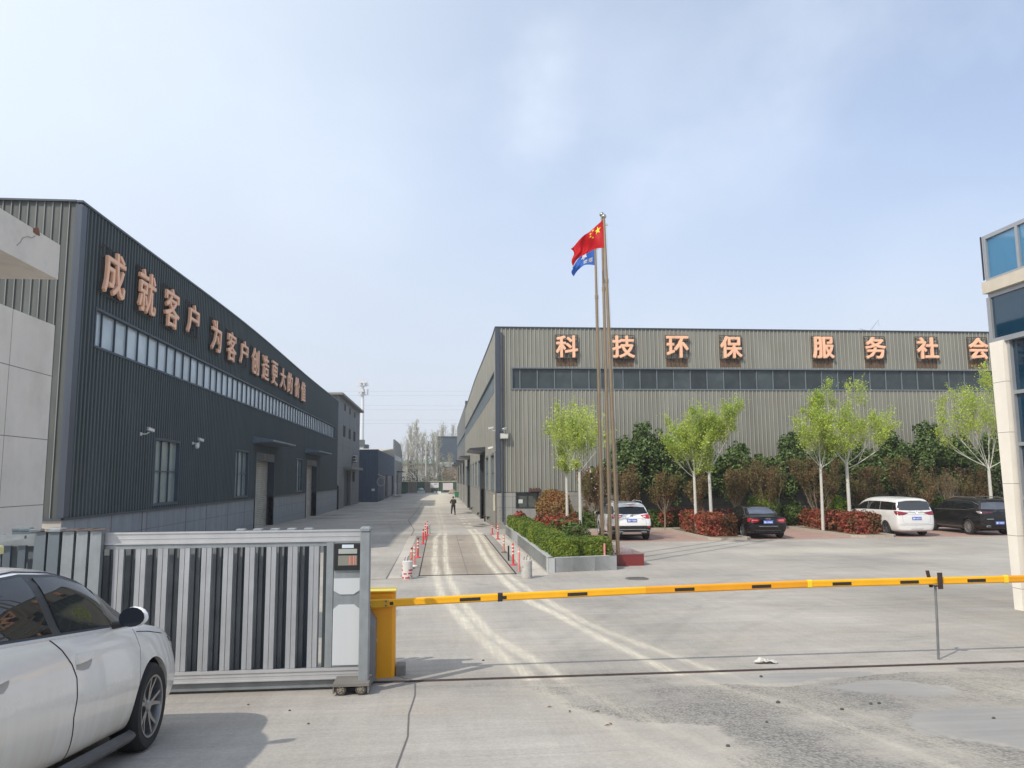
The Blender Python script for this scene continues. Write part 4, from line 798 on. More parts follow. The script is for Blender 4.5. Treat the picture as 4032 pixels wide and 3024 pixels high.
mb = MB(); mb.box(XO - .03, 20, 8.5, 14.72, 6.56, 6.8); mb.build('stone_band', mat('cream_plain', (.58, .52, .42), .75, var=.12, vs=3), og)
mb = MB(); mb.box(XO + .15, XO + .17, 8.5, 14.3, 0, 5.5); mb.box(XO + .08, XO + .10, 8.5, 14.62, 5.55, 6.5); mb.box(XO + .1, 20, 14.55, 14.57, 0, 6.5); mb.build('glazing', blueg, og)
mb = MB(); mb.box(XO + .06, XO + .08, 8.5, 14.6, 6.85, 7.72); mb.build('upper_glazing', bluet, og)
mb = MB(); mb.box(XO + .1, 20, 14.55, 14.57, 6.85, 7.72); mb.build('upper_glazing', bluet, og)
mb = MB()
for z in (1.33, 2.36, 3.42, 4.45): mb.box(XO + .09, XO + .18, 8.5, 14.22, z - .035, z + .035)
mb.box(XO + .08, XO + .19, 14.22, 14.29, 0, 5.5); mb.box(XO + .03, XO + .2, 8.5, 14.72, 5.5, 5.6); mb.box(XO + .05, XO + .12, 8.5, 14.66, 6.46, 6.56)
for y in (13.3, 12.1, 10.9, 9.7): mb.box(XO + .09, XO + .18, y - .035, y + .035, 0, 5.5); mb.box(XO + .06, XO + .11, y - .03, y + .03, 5.6, 6.46)
mb.box(XO + .03, XO + .12, 14.60, 14.70, 5.6, 6.47)
mb.box(XO + .02, XO + .1, 8.5, 14.64, 6.80, 6.86); mb.box(XO + .02, XO + .1, 8.5, 14.66, 7.70, 7.78); mb.box(XO + .02, XO + .1, 14.57, 14.66, 6.86, 7.70); mb.box(XO + .1, 20, 14.56, 14.64, 7.71, 7.77)
for y in (13.72, 12.7, 11.7): mb.box(XO + .02, XO + .1, y - .035, y + .035, 6.86, 7.7)
mb.build('mullion', alu, og)
mb = MB(); mb.box(XO - .0, XO + .02, 14.67, 14.70, 6.85, 7.78); mb.build('edge_strip', dark, og)
mb = MB()
for y in (13.9, 12.6, 11.3): mb.box(XO + .9, XO + 1.0, y - .05, y + .05, 6.8, 7.62)
mb.box(XO + .9, XO + 1.0, 8.5, 14.4, 7.5, 7.6); mb.tube([(XO + .9, 14.3, 7.0), (XO + .9, 13.9, 7.5)], .03, 6); mb.tube([(XO + .9, 13.4, 7.5), (XO + .9, 13.9, 7.1)], .03, 6)
mb.build('steel_frame', mat('steel_white', (.45, .47, .48), .5), og)
mb = MB(); mb.box(XO + 1.5, 20, 8.5, 14.0, 0, 6.5); mb.box(13, 20, 8.5, 14.3, 6.8, 6.85); mb.build('interior', mat('interior_dark', (.05, .06, .07), .9), og)
# ================================================================== VEGETATION HELPERS
def leaf_cloud(P, size, elong=1.6, nrm=None, spread=1.0, rg=rng):
    P = np.asarray(P, float); n = len(P)
    d = rg.normal(size=(n, 3)); d /= np.linalg.norm(d, axis=1, keepdims=True)
    if nrm is not None: d = d * spread + nrm; d /= np.linalg.norm(d, axis=1, keepdims=True)
    a = rg.normal(size=(n, 3)); a -= (a * d).sum(1, keepdims=True) * d; a /= np.linalg.norm(a, axis=1, keepdims=True); b = np.cross(d, a)
    s = size * rg.uniform(.6, 1.35, (n, 1))
    V = np.stack([P - a * s * elong / 2, P - b * s / 2, P + a * s * elong / 2, P + b * s / 2 + d * s * .15], 1).reshape(-1, 3)
    F = np.arange(n * 4).reshape(-1, 4); return V, F
def mb_np(mb):
    V = np.array(mb.v, float).reshape(-1, 3); F = np.array([f if len(f) == 4 else (f[0], f[1], f[2], f[2]) for f in mb.f if len(f) in (3, 4)], int).reshape(-1, 4); return V, F
def surf_box(x0, x1, y0, y1, z0, z1, n, rg=rng, bumps=.06, top=.45):
    u = rg.uniform(size=(n, 3)); P = np.zeros((n, 3)); N = np.zeros((n, 3)); f = rg.uniform(size=n)
    P[:, 0] = x0 + u[:, 0] * (x1 - x0); P[:, 1] = y0 + u[:, 1] * (y1 - y0); P[:, 2] = z0 + u[:, 2] * (z1 - z0)
    lx, ly = (x1 - x0), (y1 - y0); h = z1 - z0; at = lx * ly * 1.2; ax = ly * h; ay = lx * h; tot = at + 2 * ax + 2 * ay
    c = np.cumsum([at, ax, ax, ay, ay]) / tot; k = np.searchsorted(c, f)
    for i, (ax_, v, s) in enumerate(((2, z1, 1), (0, x0, -1), (0, x1, 1), (1, y0, -1), (1, y1, 1))):
        m = k == i; P[m, ax_] = v; N[m, ax_] = s
    d = rg.uniform(-.9, .35, (n, 1)) * bumps * 1.4
    w = (np.sin(P[:, 0] * 9 + 1.3) * np.sin(P[:, 1] * 8) * np.sin(P[:, 2] * 10 + 2))[:, None] * bumps + (np.sin(P[:, 0] * 2.3) * np.cos(P[:, 1] * 2.1 + 1))[:, None] * bumps * .5
    return P + N * (d + w), N
def hedge(name, boxes, m, n, leaf, label, cat, base, group=None, bumps=.06, up=.4, elong=1.6):
    VV, FF, o = [], [], 0
    for (x0, x1, y0, y1, z0, z1) in boxes:
        k = int(n * ((x1 - x0) * (y1 - y0) + (z1 - z0) * 2 * (x1 - x0 + y1 - y0)))
        P, N = surf_box(x0, x1, y0, y1, z0, z1, k, bumps=bumps); N = N + np.array([0, 0, up])
        V, F = leaf_cloud(P, leaf, elong, N, .9); VV.append(V); FF.append(F + o); o += len(V)
        e = bumps * 1.6 + .01; c = MB().box(x0 + e, x1 - e, y0 + e, y1 - e, z0, z1 - e); V, F = mb_np(c); VV.append(V); FF.append(F + o); o += len(V)
    V = np.concatenate(VV) - np.array(base); ob = link(name, mesh_np(name, V, np.concatenate(FF), m), None, base); return tag(ob, label, cat, group)
def blob_points(c, r, n, rg=rng, shell=.55, lumps=7, seed=1):
    # uneven crown: clumps on a wobbling ellipsoid
    q = np.random.default_rng(seed); cl = q.normal(size=(lumps * 6, 3)); cl /= np.linalg.norm(cl, axis=1, keepdims=True)
    cr = q.uniform(shell, 1.0, (len(cl), 1)); cen = cl * cr * np.array(r); k = q.integers(0, len(cl), n)
    g = q.normal(size=(n, 3)); g /= np.linalg.norm(g, axis=1, keepdims=True); rr = q.uniform(.25, 1, (n, 1)) ** .45
    P = cen[k] + g * rr * np.array(r) * .30
    return P + np.array(c), g
# limbs
TWIG = .0115
def grow(mb, p, d, length, r, depth, tips, spread=.5, up=.25, kids=(3, 4), shrink=.68, rnd=random, env=None, nseg=3, wob_=.12):
    pts = [p.copy()]; rads = [r]; q = p.copy(); dd = d.copy()
    for i in range(nseg):
        dd = (dd + Vector((rnd.uniform(-1, 1), rnd.uniform(-1, 1), rnd.uniform(-.6, 1))) * wob_ + Vector((0, 0, up * .25))).normalized()
        q = q + dd * (length / nseg)
        if env is not None and not env(q): q = q - dd * (length / nseg) * .8; 
        pts.append(q.copy()); rads.append(max(r * (1 - .45 * (i + 1) / nseg), .003))
        if depth <= 1: tips.append((q.copy(), dd.copy()))
    (mb[0] if r > TWIG else mb[1]).tube(pts, rads, 6 if r > .02 else 4 if r > .008 else 3, cap=False)
    if depth <= 0: return
    for k in range(rnd.randint(*kids)):
        i = rnd.randint(1, nseg); a = rnd.uniform(0, 6.283); o = dd.orthogonal().normalized(); o2 = dd.cross(o)
        nd = (dd + (o * math.cos(a) + o2 * math.sin(a)) * spread * rnd.uniform(.7, 1.3) + Vector((0, 0, up))).normalized()
        grow(mb, pts[i], nd, length * shrink * rnd.uniform(.75, 1.15), rads[i] * .62, depth - 1, tips, spread, up, kids, shrink, rnd, env, nseg, wob_)
bark_white = mat('white_bark', (.56, .54, .48), .8, var=.1, vs=6, col2=(.14, .125, .105), c2s=9, c2lo=.66, c2hi=.72, c2map=(1, 1, 2.2), bump=.2)
bark_brown = mat('brown_bark', (.16, .125, .09), .9, var=.25, vs=9)
twig_m = mat('twig_tan', (.40, .39, .25), .9, var=.15, vs=5)
bark_tan = mat('tan_bark', (.26, .215, .15), .9, var=.2, vs=9)
leaf_spring = leafmat('spring_leaf', (.58, .66, .13), (.38, .50, .09), .45, .3)
leaf_dark = leafmat('evergreen_leaf', (.07, .12, .032), (.13, .185, .055), .15, .5)
leaf_red = leafmat('photinia_leaf', (.44, .085, .055), (.11, .10, .035), .3, .45)
leaf_brown = leafmat('brown_leaf', (.24, .13, .06), (.15, .14, .045), .3, .4)
leaf_orange = leafmat('orange_leaf', (.38, .18, .07), (.22, .19, .05), .3, .35)
leaf_cyp = leafmat('cypress_leaf', (.23, .29, .035), (.10, .16, .02), .25, .4)
leaf_lime = leafmat('lime_leaf', (.30, .44, .04), (.16, .28, .03), .35, .3)
leaf_green = leafmat('box_leaf', (.07, .12, .025), (.11, .16, .03), .2, .4)
leaf_pop = leafmat('poplar_leaf', (.46, .46, .27), (.36, .34, .22), .4, .2)
soil = mat('soil', (.17, .125, .085), .95, var=.3, vs=3, bump=.6, bs=20)
def street_tree(x, y, fork, top, xl, xr, seed, label, dens=1., trunk_r=.075, group='young plane trees with white trunks in the planting strips'):
    rnd = random.Random(seed); z0 = zg(y) if y > 40 else (.12)
    e = empty('tree', (x, y, z0), label, 'tree', group)
    mb = MB(); lean = rnd.uniform(-.05, .05); pts = [(x + lean * t_, y, z0 + (fork - z0) * t_) for t_ in np.linspace(0, 1, 7)]
    mb.tube(pts, [trunk_r * (1.1 - .3 * i / 6) for i in range(7)], 10); mb.build('trunk', bark_white, e, smooth=True)
    mb = (MB(), MB()); tips = []; P = Vector(pts[-1]); cx = (xl + xr) / 2; hw = (xr - xl) / 2 * 1.12; cz = (fork + top) / 2 + .1; hz = (top - fork) / 2 + .05
    env = lambda q: ((q.x - cx) / hw) ** 2 + ((q.y - y) / (hw * .95)) ** 2 + ((q.z - cz) / hz) ** 2 < 1.12 + .75 * noise.noise(Vector(((q.x - cx) * 1.3 + seed, (q.y - y) * 1.3, (q.z - cz) * 1.3)))
    nl = 8; L_ = (top - fork)
    for i in range(nl):
        a = 6.283 * i / nl + rnd.uniform(-.3, .3); el = R(rnd.uniform(28, 62)) if i % 3 else R(82)
        d = Vector((math.cos(a) * math.cos(el) * hw / 1.3 + (cx - x) * .35, math.sin(a) * math.cos(el), math.sin(el))).normalized()
        grow(mb, P + Vector((0, 0, -rnd.uniform(0, .35))), d, L_ * rnd.uniform(.42, .56), trunk_r * .26, 4, tips, .55, .3, (2, 4), .68, rnd, env)
    out_t = [t_ for t_ in tips if (t_[0] - Vector((cx, y, cz))).length > .6 * hz]; rnd.shuffle(out_t); extra = []
    for p_, d_ in out_t[:int(110)]:          # loose shoots breaking the outline
        dd_ = (d_ * .5 + (p_ - Vector((cx, y, cz - .4))).normalized() * .7 + Vector((0, 0, .45))).normalized(); ln_ = rnd.uniform(.15, .55); pts_ = [p_ + dd_ * ln_ * k_ / 4 + Vector((rnd.uniform(-.02, .02),) * 3) for k_ in range(5)]
        mb[1].tube(pts_, [.005, .004, .004, .003, .002], 3, cap=False); extra += [(q_, dd_) for q_ in pts_[1:]]
    tips += extra
    mb[0].build('branches', bark_white, e); mb[1].build('twigs', twig_m, e)
    T = np.array([t_[0] for t_ in tips]); q = np.random.default_rng(seed); keep = q.uniform(size=len(T)) < .9
    T = T[keep]; k = max(2, int(round(4.8 * dens))); idx = np.repeat(np.arange(len(T)), k)
    cm = q.uniform(.3, 1.2, len(T))[idx][:, None]
    Pn = T[idx] + q.normal(size=(len(idx), 3)) * .12 * cm; nr = np.tile([0, 0, .8], (len(Pn), 1))
    sel = q.uniform(size=len(Pn)) < np.clip((Pn[:, 2] - fork) / L_ * 2.5 + .3, 0, 1)
    V, F = leaf_cloud(Pn[sel], .056, 1.4, nr[sel], 1.1, q); print('tree leaves', len(F)); V = V - np.array([x, y, z0])
    link('crown', mesh_np('crown', V, F, leaf_spring), e)
    return e
def evergreen(x, y, top, hw, seed, label, n=8000, m=None, leaf=.105, bottom=1.5, group='dark evergreen trees along the ribbed facade'):
    z0 = zg(y); e = empty('evergreen_tree', (x, y, z0), label, 'tree', group); rnd = random.Random(seed)
    mb = MB(); mb.tube([(x, y, z0 - .1), (x + .05, y, 1.4), (x, y, top * .7)], [.09, .07, .03], 8)
    for i in range(9):
        a = rnd.uniform(0, 6.28); z = rnd.uniform(1, top * .7); mb.tube([(x, y, z), (x + math.cos(a) * hw * .7, y + math.sin(a) * hw * .6, z + .7)], [.03, .008], 5)
    mb.build('trunk', bark_brown, e)
    cz = (bottom + top) / 2; hz = (top - bottom) / 2
    P1, g1 = blob_points((x, y, cz - hz * .15), (hw, min(hw, 1.15), hz * .85), int(n * .7), seed=seed, shell=.5)
    P2, g2 = blob_points((x + rnd.uniform(-.3, .3) * hw, y, cz + hz * .45), (hw * .6, min(hw, 1.1) * .6, hz * .55), int(n * .3), seed=seed + 50, shell=.4)
    P = np.concatenate([P1, P2]); g = np.concatenate([g1, g2]); P[:, 2] = np.maximum(P[:, 2], z0 + .7); P[:, 1] = np.minimum(P[:, 1], 44.6)
    V, F = leaf_cloud(P, leaf, 1.7, g + np.array([0, 0, .5]), 1.0); V -= np.array([x, y, z0]); link('crown', mesh_np('crown', V, F, m or leaf_dark), e); return e
def vase_shrub(x, y, top, hw, seed, label, n=3.2, m=None, group='brown-leaved shrubs in front of the evergreens', z1=.5, bark=None, leaf=.05, tree=False):
    z0 = zg(y); e = empty('shrub', (x, y, z0), label, 'shrub', group); rnd = random.Random(seed); mb = MB(); tips = []
    st = z1 if not tree else .95
    mb = (mb, mb); mb[0].tube([(x, y, z0 - .05), (x + rnd.uniform(-.05, .05), y, st)], [.045, .038], 7)
    cz = (st + top) / 2 + .2; hz = (top - st) / 2 + .2
    env = lambda q: abs(q.x - x) < hw * (0.35 + .75 * min(1, max(0, (q.z - st) / (hz * 1.2)))) and q.z < top
    for i in range(9):
        a = 6.283 * i / 9 + rnd.uniform(-.3, .3); el = R(rnd.uniform(48, 78)); d = Vector((math.cos(a) * math.cos(el) * max(.8, hw / .9), math.sin(a) * math.cos(el), math.sin(el))).normalized()
        grow(mb, Vector((x, y, st - rnd.uniform(0, .15))), d, (top - st) * rnd.uniform(.4, .55), .024, 3, tips, .4, .35, (2, 4), .68, rnd, env, 3, .1)
    mb[0].build('branches', bark or bark_tan, e)
    T = np.array([t_[0] for t_ in tips]); q = np.random.default_rng(seed); idx = np.repeat(np.arange(len(T)), max(1, int(n)))
    P = T[idx] + q.normal(size=(len(idx), 3)) * .08; V, F = leaf_cloud(P, leaf, 1.7, None, 1, q); V -= np.array([x, y, z0]); link('leaves', mesh_np('leaves', V, F, m or leaf_brown), e); return e
def bush(x, y, z, r, n, m, leaf, seed, label, cat='bush', group=None, name='bush', stems=True, shell=.75):
    e = empty(name, (x, y, z), label, cat, group)
    if stems:
        mb = MB(); rnd = random.Random(seed)
        for i in range(8):
            a = rnd.uniform(0, 6.28); mb.tube([(x, y, z - .02), (x + math.cos(a) * r[0] * .3, y + math.sin(a) * r[1] * .3, z + r[2] * .7), (x + math.cos(a) * r[0] * .7, y + math.sin(a) * r[1] * .7, z + r[2] * 1.3)], [.018, .012, .005], 5)
        mb.build('stems', bark_brown, e)
    q = np.random.default_rng(seed); g = q.normal(size=(n, 3)); g /= np.linalg.norm(g, axis=1, keepdims=True)
    w = 1 + .09 * np.sin(g[:, 0] * 5 + seed) * np.sin(g[:, 2] * 6) + .07 * np.sin(g[:, 1] * 9 + g[:, 0] * 7)
    P = g * (q.uniform(shell ** 3, 1.1, n) ** (1 / 3) * w)[:, None] * np.array(r) + np.array([x, y, z + r[2] * 1.02]); P[:, 2] = np.maximum(P[:, 2], z + .04)
    V, F = leaf_cloud(P, leaf, 1.6, g + [0, 0, .3], 1., q); V -= np.array([x, y, z]); link('leaves', mesh_np('leaves', V, F, m), e); return e
# ================================================================== PARKING AREA
brick = mat('brick_paving', (.41, .265, .22), .85, var=.14, vs=1.3, col2=(.40, .30, .25), c2s=.5, grid=((0, 1), .22, .11, 0, 0, .01, (.26, .17, .14)), bump=.2, bs=40)
mb = MB(); NX = 60; XS_ = np.linspace(5.75, 44, NX)
YS_ = [33.62, 36, 39, 40, 41, 42, 43, 44.75]
mb.add([(x, y, zg(y) + .008) for y in YS_ for x in XS_], [(j * NX + i, j * NX + i + 1, (j + 1) * NX + i + 1, (j + 1) * NX + i) for j in range(len(YS_) - 1) for i in range(NX - 1)])
tag(mb.build('parking_paving', brick), kind='structure')
kerb_m = mat('kerb_concrete', (.43, .39, .32), .85, var=.15, vs=2, col2=(.34, .30, .25), c2s=2, grid=((0, 1), .6, 0, .1, 0, .012, (.2, .18, .15)))
mb = MB(); mb.box(5.6, 44, 33.48, 33.6, -.1, .022); tag(mb.build('flush_kerb', kerb_m), kind='structure')
def island(x0, x1, y0, y1, label_dummy=None):
    c = .45; w = .12; h = .12; ou = [(x0, y1), (x0, y0 + c), (x0 + c, y0), (x1 - c * .6, y0), (x1, y0 + c * .6), (x1, y1)]; inn = [(x0 + w, y1), (x0 + w, y0 + c + .04), (x0 + c + .04, y0 + w), (x1 - c * .6 - .04, y0 + w), (x1 - w, y0 + c * .6 + .04), (x1 - w, y1)]
    m = MB(); n = len(ou); V = [(x, y, -.15) for x, y in ou] + [(x, y, h) for x, y in ou] + [(x, y, h) for x, y in inn] + [(x, y, -.15) for x, y in inn]
    m.add(V, [(k * n + i, k * n + i + 1, (k + 1) * n + i + 1, (k + 1) * n + i) for k in range(3) for i in range(n - 1)]); tag(m.build('kerb', kerb_m), kind='structure')
    m = MB(); m.add([(x, y, .075) for x, y in inn], [tuple(range(n))]); tag(m.build('soil_bed', soil), kind='structure')
island(12.05, 13.95, 33.75, 42.0); island(18.9, 20.95, 33.95, 42.0)
mb = MB(); mb.box(5.6, 44, 40.9, 41.02, -.2, .13); tag(mb.build('kerb', kerb_m), kind='structure')
mb = MB(); mb.add([(5.5, 41.02, .08), (44, 41.02, .08), (44, 44.78, .08), (5.5, 44.78, .08)], [(0, 1, 2, 3)]); tag(mb.build('soil_bed', soil), kind='structure')
mb = MB(); mb.box(9.2, 44, 44.72, 44.775, 0, .32); 
# planter
pl_m = mat('planter_granite', (.44, .455, .445), .6, var=.06, vs=3, streak=.1, ss=(2, 2, .5), bump=.1, bs=80)
pl = empty('planter', (3.3, 23.5, 0), 'long raised grey stone planter holding the cypress hedge beside the weighbridge', 'planter')
A_, B_, C_, D_ = (3.27, 23.42), (5.46, 23.82), (5.46, 34.0), (3.38, 39.9)
def wallseg(m, p, q, t, z0, z1):
    p = Vector((*p, 0)); q = Vector((*q, 0)); d = (q - p).normalized(); s = Vector((-d.y, d.x, 0)) * t
    m.add([tuple(v.xy) + (z,) for z in (z0, z1) for v in (p, q, q + s, p + s)], [(0, 3, 2, 1), (4, 5, 6, 7), (0, 1, 5, 4), (1, 2, 6, 5), (2, 3, 7, 6), (3, 0, 4, 7)])
def lerp2(a, b_, t_): return (a[0] + (b_[0] - a[0]) * t_, a[1] + (b_[1] - a[1]) * t_)
for P_, Q_, k in ((A_, B_, 3), (D_, A_, 16), (B_, C_, 9)):
    m = MB()
    for i in range(k): g_ = .004 / math.dist(P_, Q_); wallseg(m, lerp2(P_, Q_, i / k + g_), lerp2(P_, Q_, (i + 1) / k - g_), .2, -.05, .435)
    wallseg(m, lerp2(P_, Q_, .002), lerp2(P_, Q_, .998), .19, -.04, .43)
    m.v = [(x + 0, y, z) for x, y, z in m.v]; m.build('wall', pl_m, pl)
m = MB(); m.add([(3.45, 23.6, .36), (5.3, 23.95, .36), (5.3, 34, .36), (5.3, 39.8, .36), (3.5, 39.8, .36)], [(0, 1, 2, 3, 4)]); m.build('soil', soil, pl)
m = MB(); m.box(3.4, 5.46, 39.75, 39.95, -.05, .43); m.box(5.27, 5.46, 34.01, 39.74, -.05, .43); m.build('wall', pl_m, pl)
hedge('hedge', [(3.46, 4.25, 23.75, 39.6, .36, .93), (4.25, 5.36, 24.0, 25.3, .36, .90)], leaf_cyp, 1500, .032, 'clipped green cypress hedge filling the front of the raised grey planter', 'hedge', (4.3, 24, .36), bumps=.05, up=.6, elong=2.4)
hedge('hedge', [(4.35, 5.3, 29.0, 33.8, .36, 1.2)], leaf_red, 260, .085, 'low red-leaved hedge inside the raised planter around the two white trunks', 'hedge', (4.9, 31.5, .36), bumps=.1, up=.3)
for i, (x, y, r_, m_, lb) in enumerate([(4.75, 27.4, (.55, .5, .46), leaf_green, 'dark green rose bush behind the front hedge corner in the planter'), (4.6, 29.4, (.5, .45, .45), leaf_green, 'dark rose bush between the cypress hedge and the red hedge'), (4.5, 33.8, (.4, .4, .47), leaf_red, 'reddish rose bush at the left end of the red hedge in the planter'), (3.95, 38.3, (.35, .35, .42), leaf_red, 'small red shrub at the far left corner of the planter')]):
    bush(x, y, .36, r_, 900, m_, .07, 40 + i, lb)
bush(5.35, 36.0, .4, (.83, .8, .93), 7500, leaf_orange, .06, 51, 'round orange-brown bush in front of the small ground-floor window', shell=.8)
street_tree(5.72, 34.6, 3.15, 6.05, 4.3, 6.7, 11, 'thin-leaved plane tree nearest the hall corner, left of the flagpoles', .42, .07)
street_tree(5.95, 32.6, 3.3, 5.75, 4.9, 7.4, 12, 'plane tree with a white trunk just left of the three flagpoles', .45, .07)
street_tree(12.6, 37.4, 3.1, 5.9, 11.2, 13.8, 13, 'left plane tree of the pair rising from the first red hedge', .8)
street_tree(13.42, 37.5, 3.3, 6.35, 12.2, 16.0, 14, 'bright full-crowned plane tree, right one of the pair at the first red hedge', 1.3, .085)
street_tree(19.15, 37.5, 3.4, 6.3, 17.9, 20.6, 15, 'left plane tree of the pair rising from the second red hedge', .8)
street_tree(20.65, 37.6, 3.5, 7.3, 18.9, 23.1, 16, 'taller plane tree with a white trunk behind the white people carrier', 1.0, .09)
street_tree(28.55, 37.9, 3.2, 8.1, 26.5, 31, 17, 'tall plane tree behind the black off-road car beside the cream pier', 1.1, .09)
hedge('hedge', [(12.4, 13.8, 35.2, 38.6, .08, .98), (12.95, 14.1, 38.4, 42.6, .08, .95)], leaf_red, 300, .085, 'red-tipped photinia hedge between the white and the black car', 'hedge', (13.1, 36.5, .08), bumps=.13, up=.3)
hedge('hedge', [(19.6, 21.0, 35.3, 38.8, .08, .98), (19.9, 20.95, 38.6, 42.6, .08, .93)], leaf_red, 300, .085, 'red-tipped photinia hedge left of the white people carrier', 'hedge', (20.3, 36.5, .08), bumps=.13, up=.3)
hedge('hedge', [(7.5, 12.9, 41.3, 42.2, .08, .95)], leaf_green, 260, .08, 'dark green clipped hedge behind the white car along the parking kerb', 'hedge', (10, 41.7, .08), bumps=.1)
hedge('hedge', [(5.6, 7.4, 41.3, 42.2, .08, .9)], leaf_red, 220, .085, 'short red hedge behind the round bush at the left of the parking kerb', 'hedge', (6.5, 41.7, .08), bumps=.12)
hedge('hedge', [(14.9, 17.0, 41.3, 42.1, .08, 1.0)], leaf_red, 220, .085, 'short red hedge showing above the bonnet of the black saloon', 'hedge', (16, 41.7, .08), bumps=.12)
for i, (x, y, z, r_, lb) in enumerate([(17.85, 41.7, .08, (.95, .6, .90), 'bright lime-green bush just behind the black saloon'), (19.7, 42.0, .08, (.62, .55, .66), 'light green bush left of the second red hedge under the brown shrubs'), (22.3, 41.9, .08, (.7, .55, .80), 'fresh green bush between the second pair of white trunks'), (23.9, 42.1, .08, (.5, .5, .8), 'green bush behind the white people carrier bonnet'), (28.3, 41.9, .08, (.75, .5, .8), 'green bush behind the roof of the people carrier')]):
    bush(x, y, z, r_, 2200, leaf_lime if i in (0, 2) else leaf_green, .085, 60 + i, lb)
bush(12.2, 41.3, .1, (.45, .4, .65), 700, leaf_red, .07, 71, 'small dark red shrub behind the green hedge near the first white trunk')
EV = [(8.9, 3.4, 1.0, 'low dark evergreen half hidden by the flagpoles'), (10.4, 5.0, 1.1, 'dark evergreen with a stepped crown right of the flagpoles'), (11.3, 6.1, 1.2, 'tallest dark evergreen of the left group behind the white car'), (12.8, 5.4, 1.3, 'dark evergreen behind the left tree of the first bright pair'), (14.9, 4.3, 1.2, 'dark evergreen behind the fullest bright crown'), (16.9, 4.9, 1.3, 'dark evergreen right of the fullest bright crown'), (18.8, 4.1, 1.1, 'lower dark evergreen above the lime-green bush'), (20.2, 5.5, 1.2, 'dark evergreen left of the second pair of white trunks'), (22.2, 4.8, 1.3, 'dark evergreen behind the second pair of white trunks'), (24.3, 5.0, 1.2, 'dark evergreen in the shade of the tall crown behind the people carrier'), (26.2, 5.6, 1.2, 'dark evergreen right of the tall crown behind the people carrier'), (28.5, 6.0, 1.35, 'tallest dark evergreen on the right, in front of the bare ribbed wall'), (30.6, 5.4, 1.2, 'dark evergreen left of the last tall plane tree'), (32.9, 5.5, 1.3, 'dark evergreen beside the cream pier')]
for i, (x, t_, hw, lb) in enumerate(EV): evergreen(x, 43.1, t_, hw, 100 + i, lb, 8000 if i else 3500)
BS = [(8.4, 3.3, .85, 'brown shrub with pink blossom behind the three flagpoles', False), (10.15, 3.4, .75, 'greenish brown shrub above the white car', False), (12.05, 3.1, .95, 'neat vase-shaped brown shrub right of the white car', True), (13.9, 2.8, .75, 'small brown shrub between the first pair of white trunks', True), (16.0, 3.2, .9, 'brown shrub on a short stem left above the black saloon', True), (17.9, 3.7, 1.0, 'taller reddish brown shrub above the black saloon', False), (20.9, 3.65, 1.5, 'broad brown shrub behind the second pair of white trunks', False), (23.7, 3.2, 1.0, 'thin brown shrub above the front of the people carrier', False), (26.8, 3.7, 1.5, 'broad brown shrub above the rear of the people carrier', False), (28.7, 3.2, .6, 'nearly bare shrub left of the black off-road car', False), (30.3, 3.3, .85, 'brown shrub above the black off-road car', False)]
for i, (x, t_, hw, lb, tr_) in enumerate(BS): vase_shrub(x, 40.9 if tr_ else 41.4, t_, hw, 200 + i, lb, 1 if i == 9 else 5, leaf_brown, tree=tr_, leaf=.055)
q_ = np.random.default_rng(4); Pk = np.stack([8.4 + q_.normal(size=60) * .5, 41.0 + q_.normal(size=60) * .3, 2.4 + q_.normal(size=60) * .6], 1); V, F = leaf_cloud(Pk, .09, 1.1); V -= np.array([8.4, 41.4, zg(41.4)])
so = [o for o in bpy.data.objects if o.get('label', '').startswith('brown shrub with pink')][0]; link('blossom', mesh_np('blossom', V, F, mat('blossom', (.6, .38, .38), .6)), so)
# ================================================================== FLAGS
red_g = mat('red_granite', (.20, .028, .028), .25, var=.2, vs=30, spec=.6); red_top = mat('red_granite_top', (.30, .17, .16), .12, var=.15, vs=20, spec=.7)
fp = empty('flag_plinth', (6.0, 26, 0), 'dark red polished granite plinth carrying the three flagpoles', 'plinth')
MB().box(5.49, 6.58, 24.8, 28.0, -.05, .36).build('base', red_g, fp); MB().box(5.48, 6.6, 24.78, 28.02, .362, .385).build('top_slab', red_top, fp)
pole_m = mat('brass_pole', (.32, .24, .155), .36, .7, var=.1, vs=4); ballm = mat('steel_ball', (.5, .48, .42), .2, 1.)
def flagpole(x, y, xt, h, label, r0=.062):
    e = empty('flagpole', (x, y, .385), label, 'flagpole', 'flagpoles on the red plinth'); X = lambda z: x + (xt - x) * (z - .385) / (h - .385)
    m = MB(); zs = [.385, 1.45, 5.8, 9.42, h - .12]; rs = [r0, r0, r0 * .93, r0 * .8, r0 * .62]
    for a, b_, ra, rb in zip(zs[:-1], zs[1:], rs[:-1], rs[1:]): m.cyl((X(a), y, a), (X(b_), y, b_), ra, (ra + rb) / 2 if b_ < h - .2 else rb, 16)
    m.build('pole', pole_m, e, smooth=True)
    for z in (1.45, 5.8, 9.42): m = MB(); m.cyl((X(z), y, z - .07), (X(z), y, z + .07), r0 * 1.02, n=16); m.build('collar', pole_m, e)
    m2_ = MB(); m2_.lathe((x, y, .385), (0, 0, 1), [(.0001, 0), (.11, 0), (.11, .015), (r0 + .01, .03)], 20); m2_.build('base_flange', pole_m, e)
    m = MB(); m.sphere((xt, y, h - .05), .085, 16, 10); m.build('finial', ballm, e, smooth=True)
    m = MB(); m.tube([(X(.9) + .075, y, .9), (X(5) + .085, y, 5.), (X(h - .4) + .075, y, h - .4)], .006, 5); m.box(X(h - .35), X(h - .35) + .12, y - .02, y + .02, h - .37, h - .3); m.build('halyard', mat('rope', (.5, .5, .48), .7), e)
    return e
flagpole(5.77, 24.95, 5.56, 11.72, 'front flagpole flying the red flag, leaning slightly left'); flagpole(5.77, 26.1, 5.74, 12.2, 'middle flagpole, tallest of the three, without a flag of its own'); flagpole(5.76, 27.3, 5.73, 11.6, 'rear flagpole carrying the blue flag')
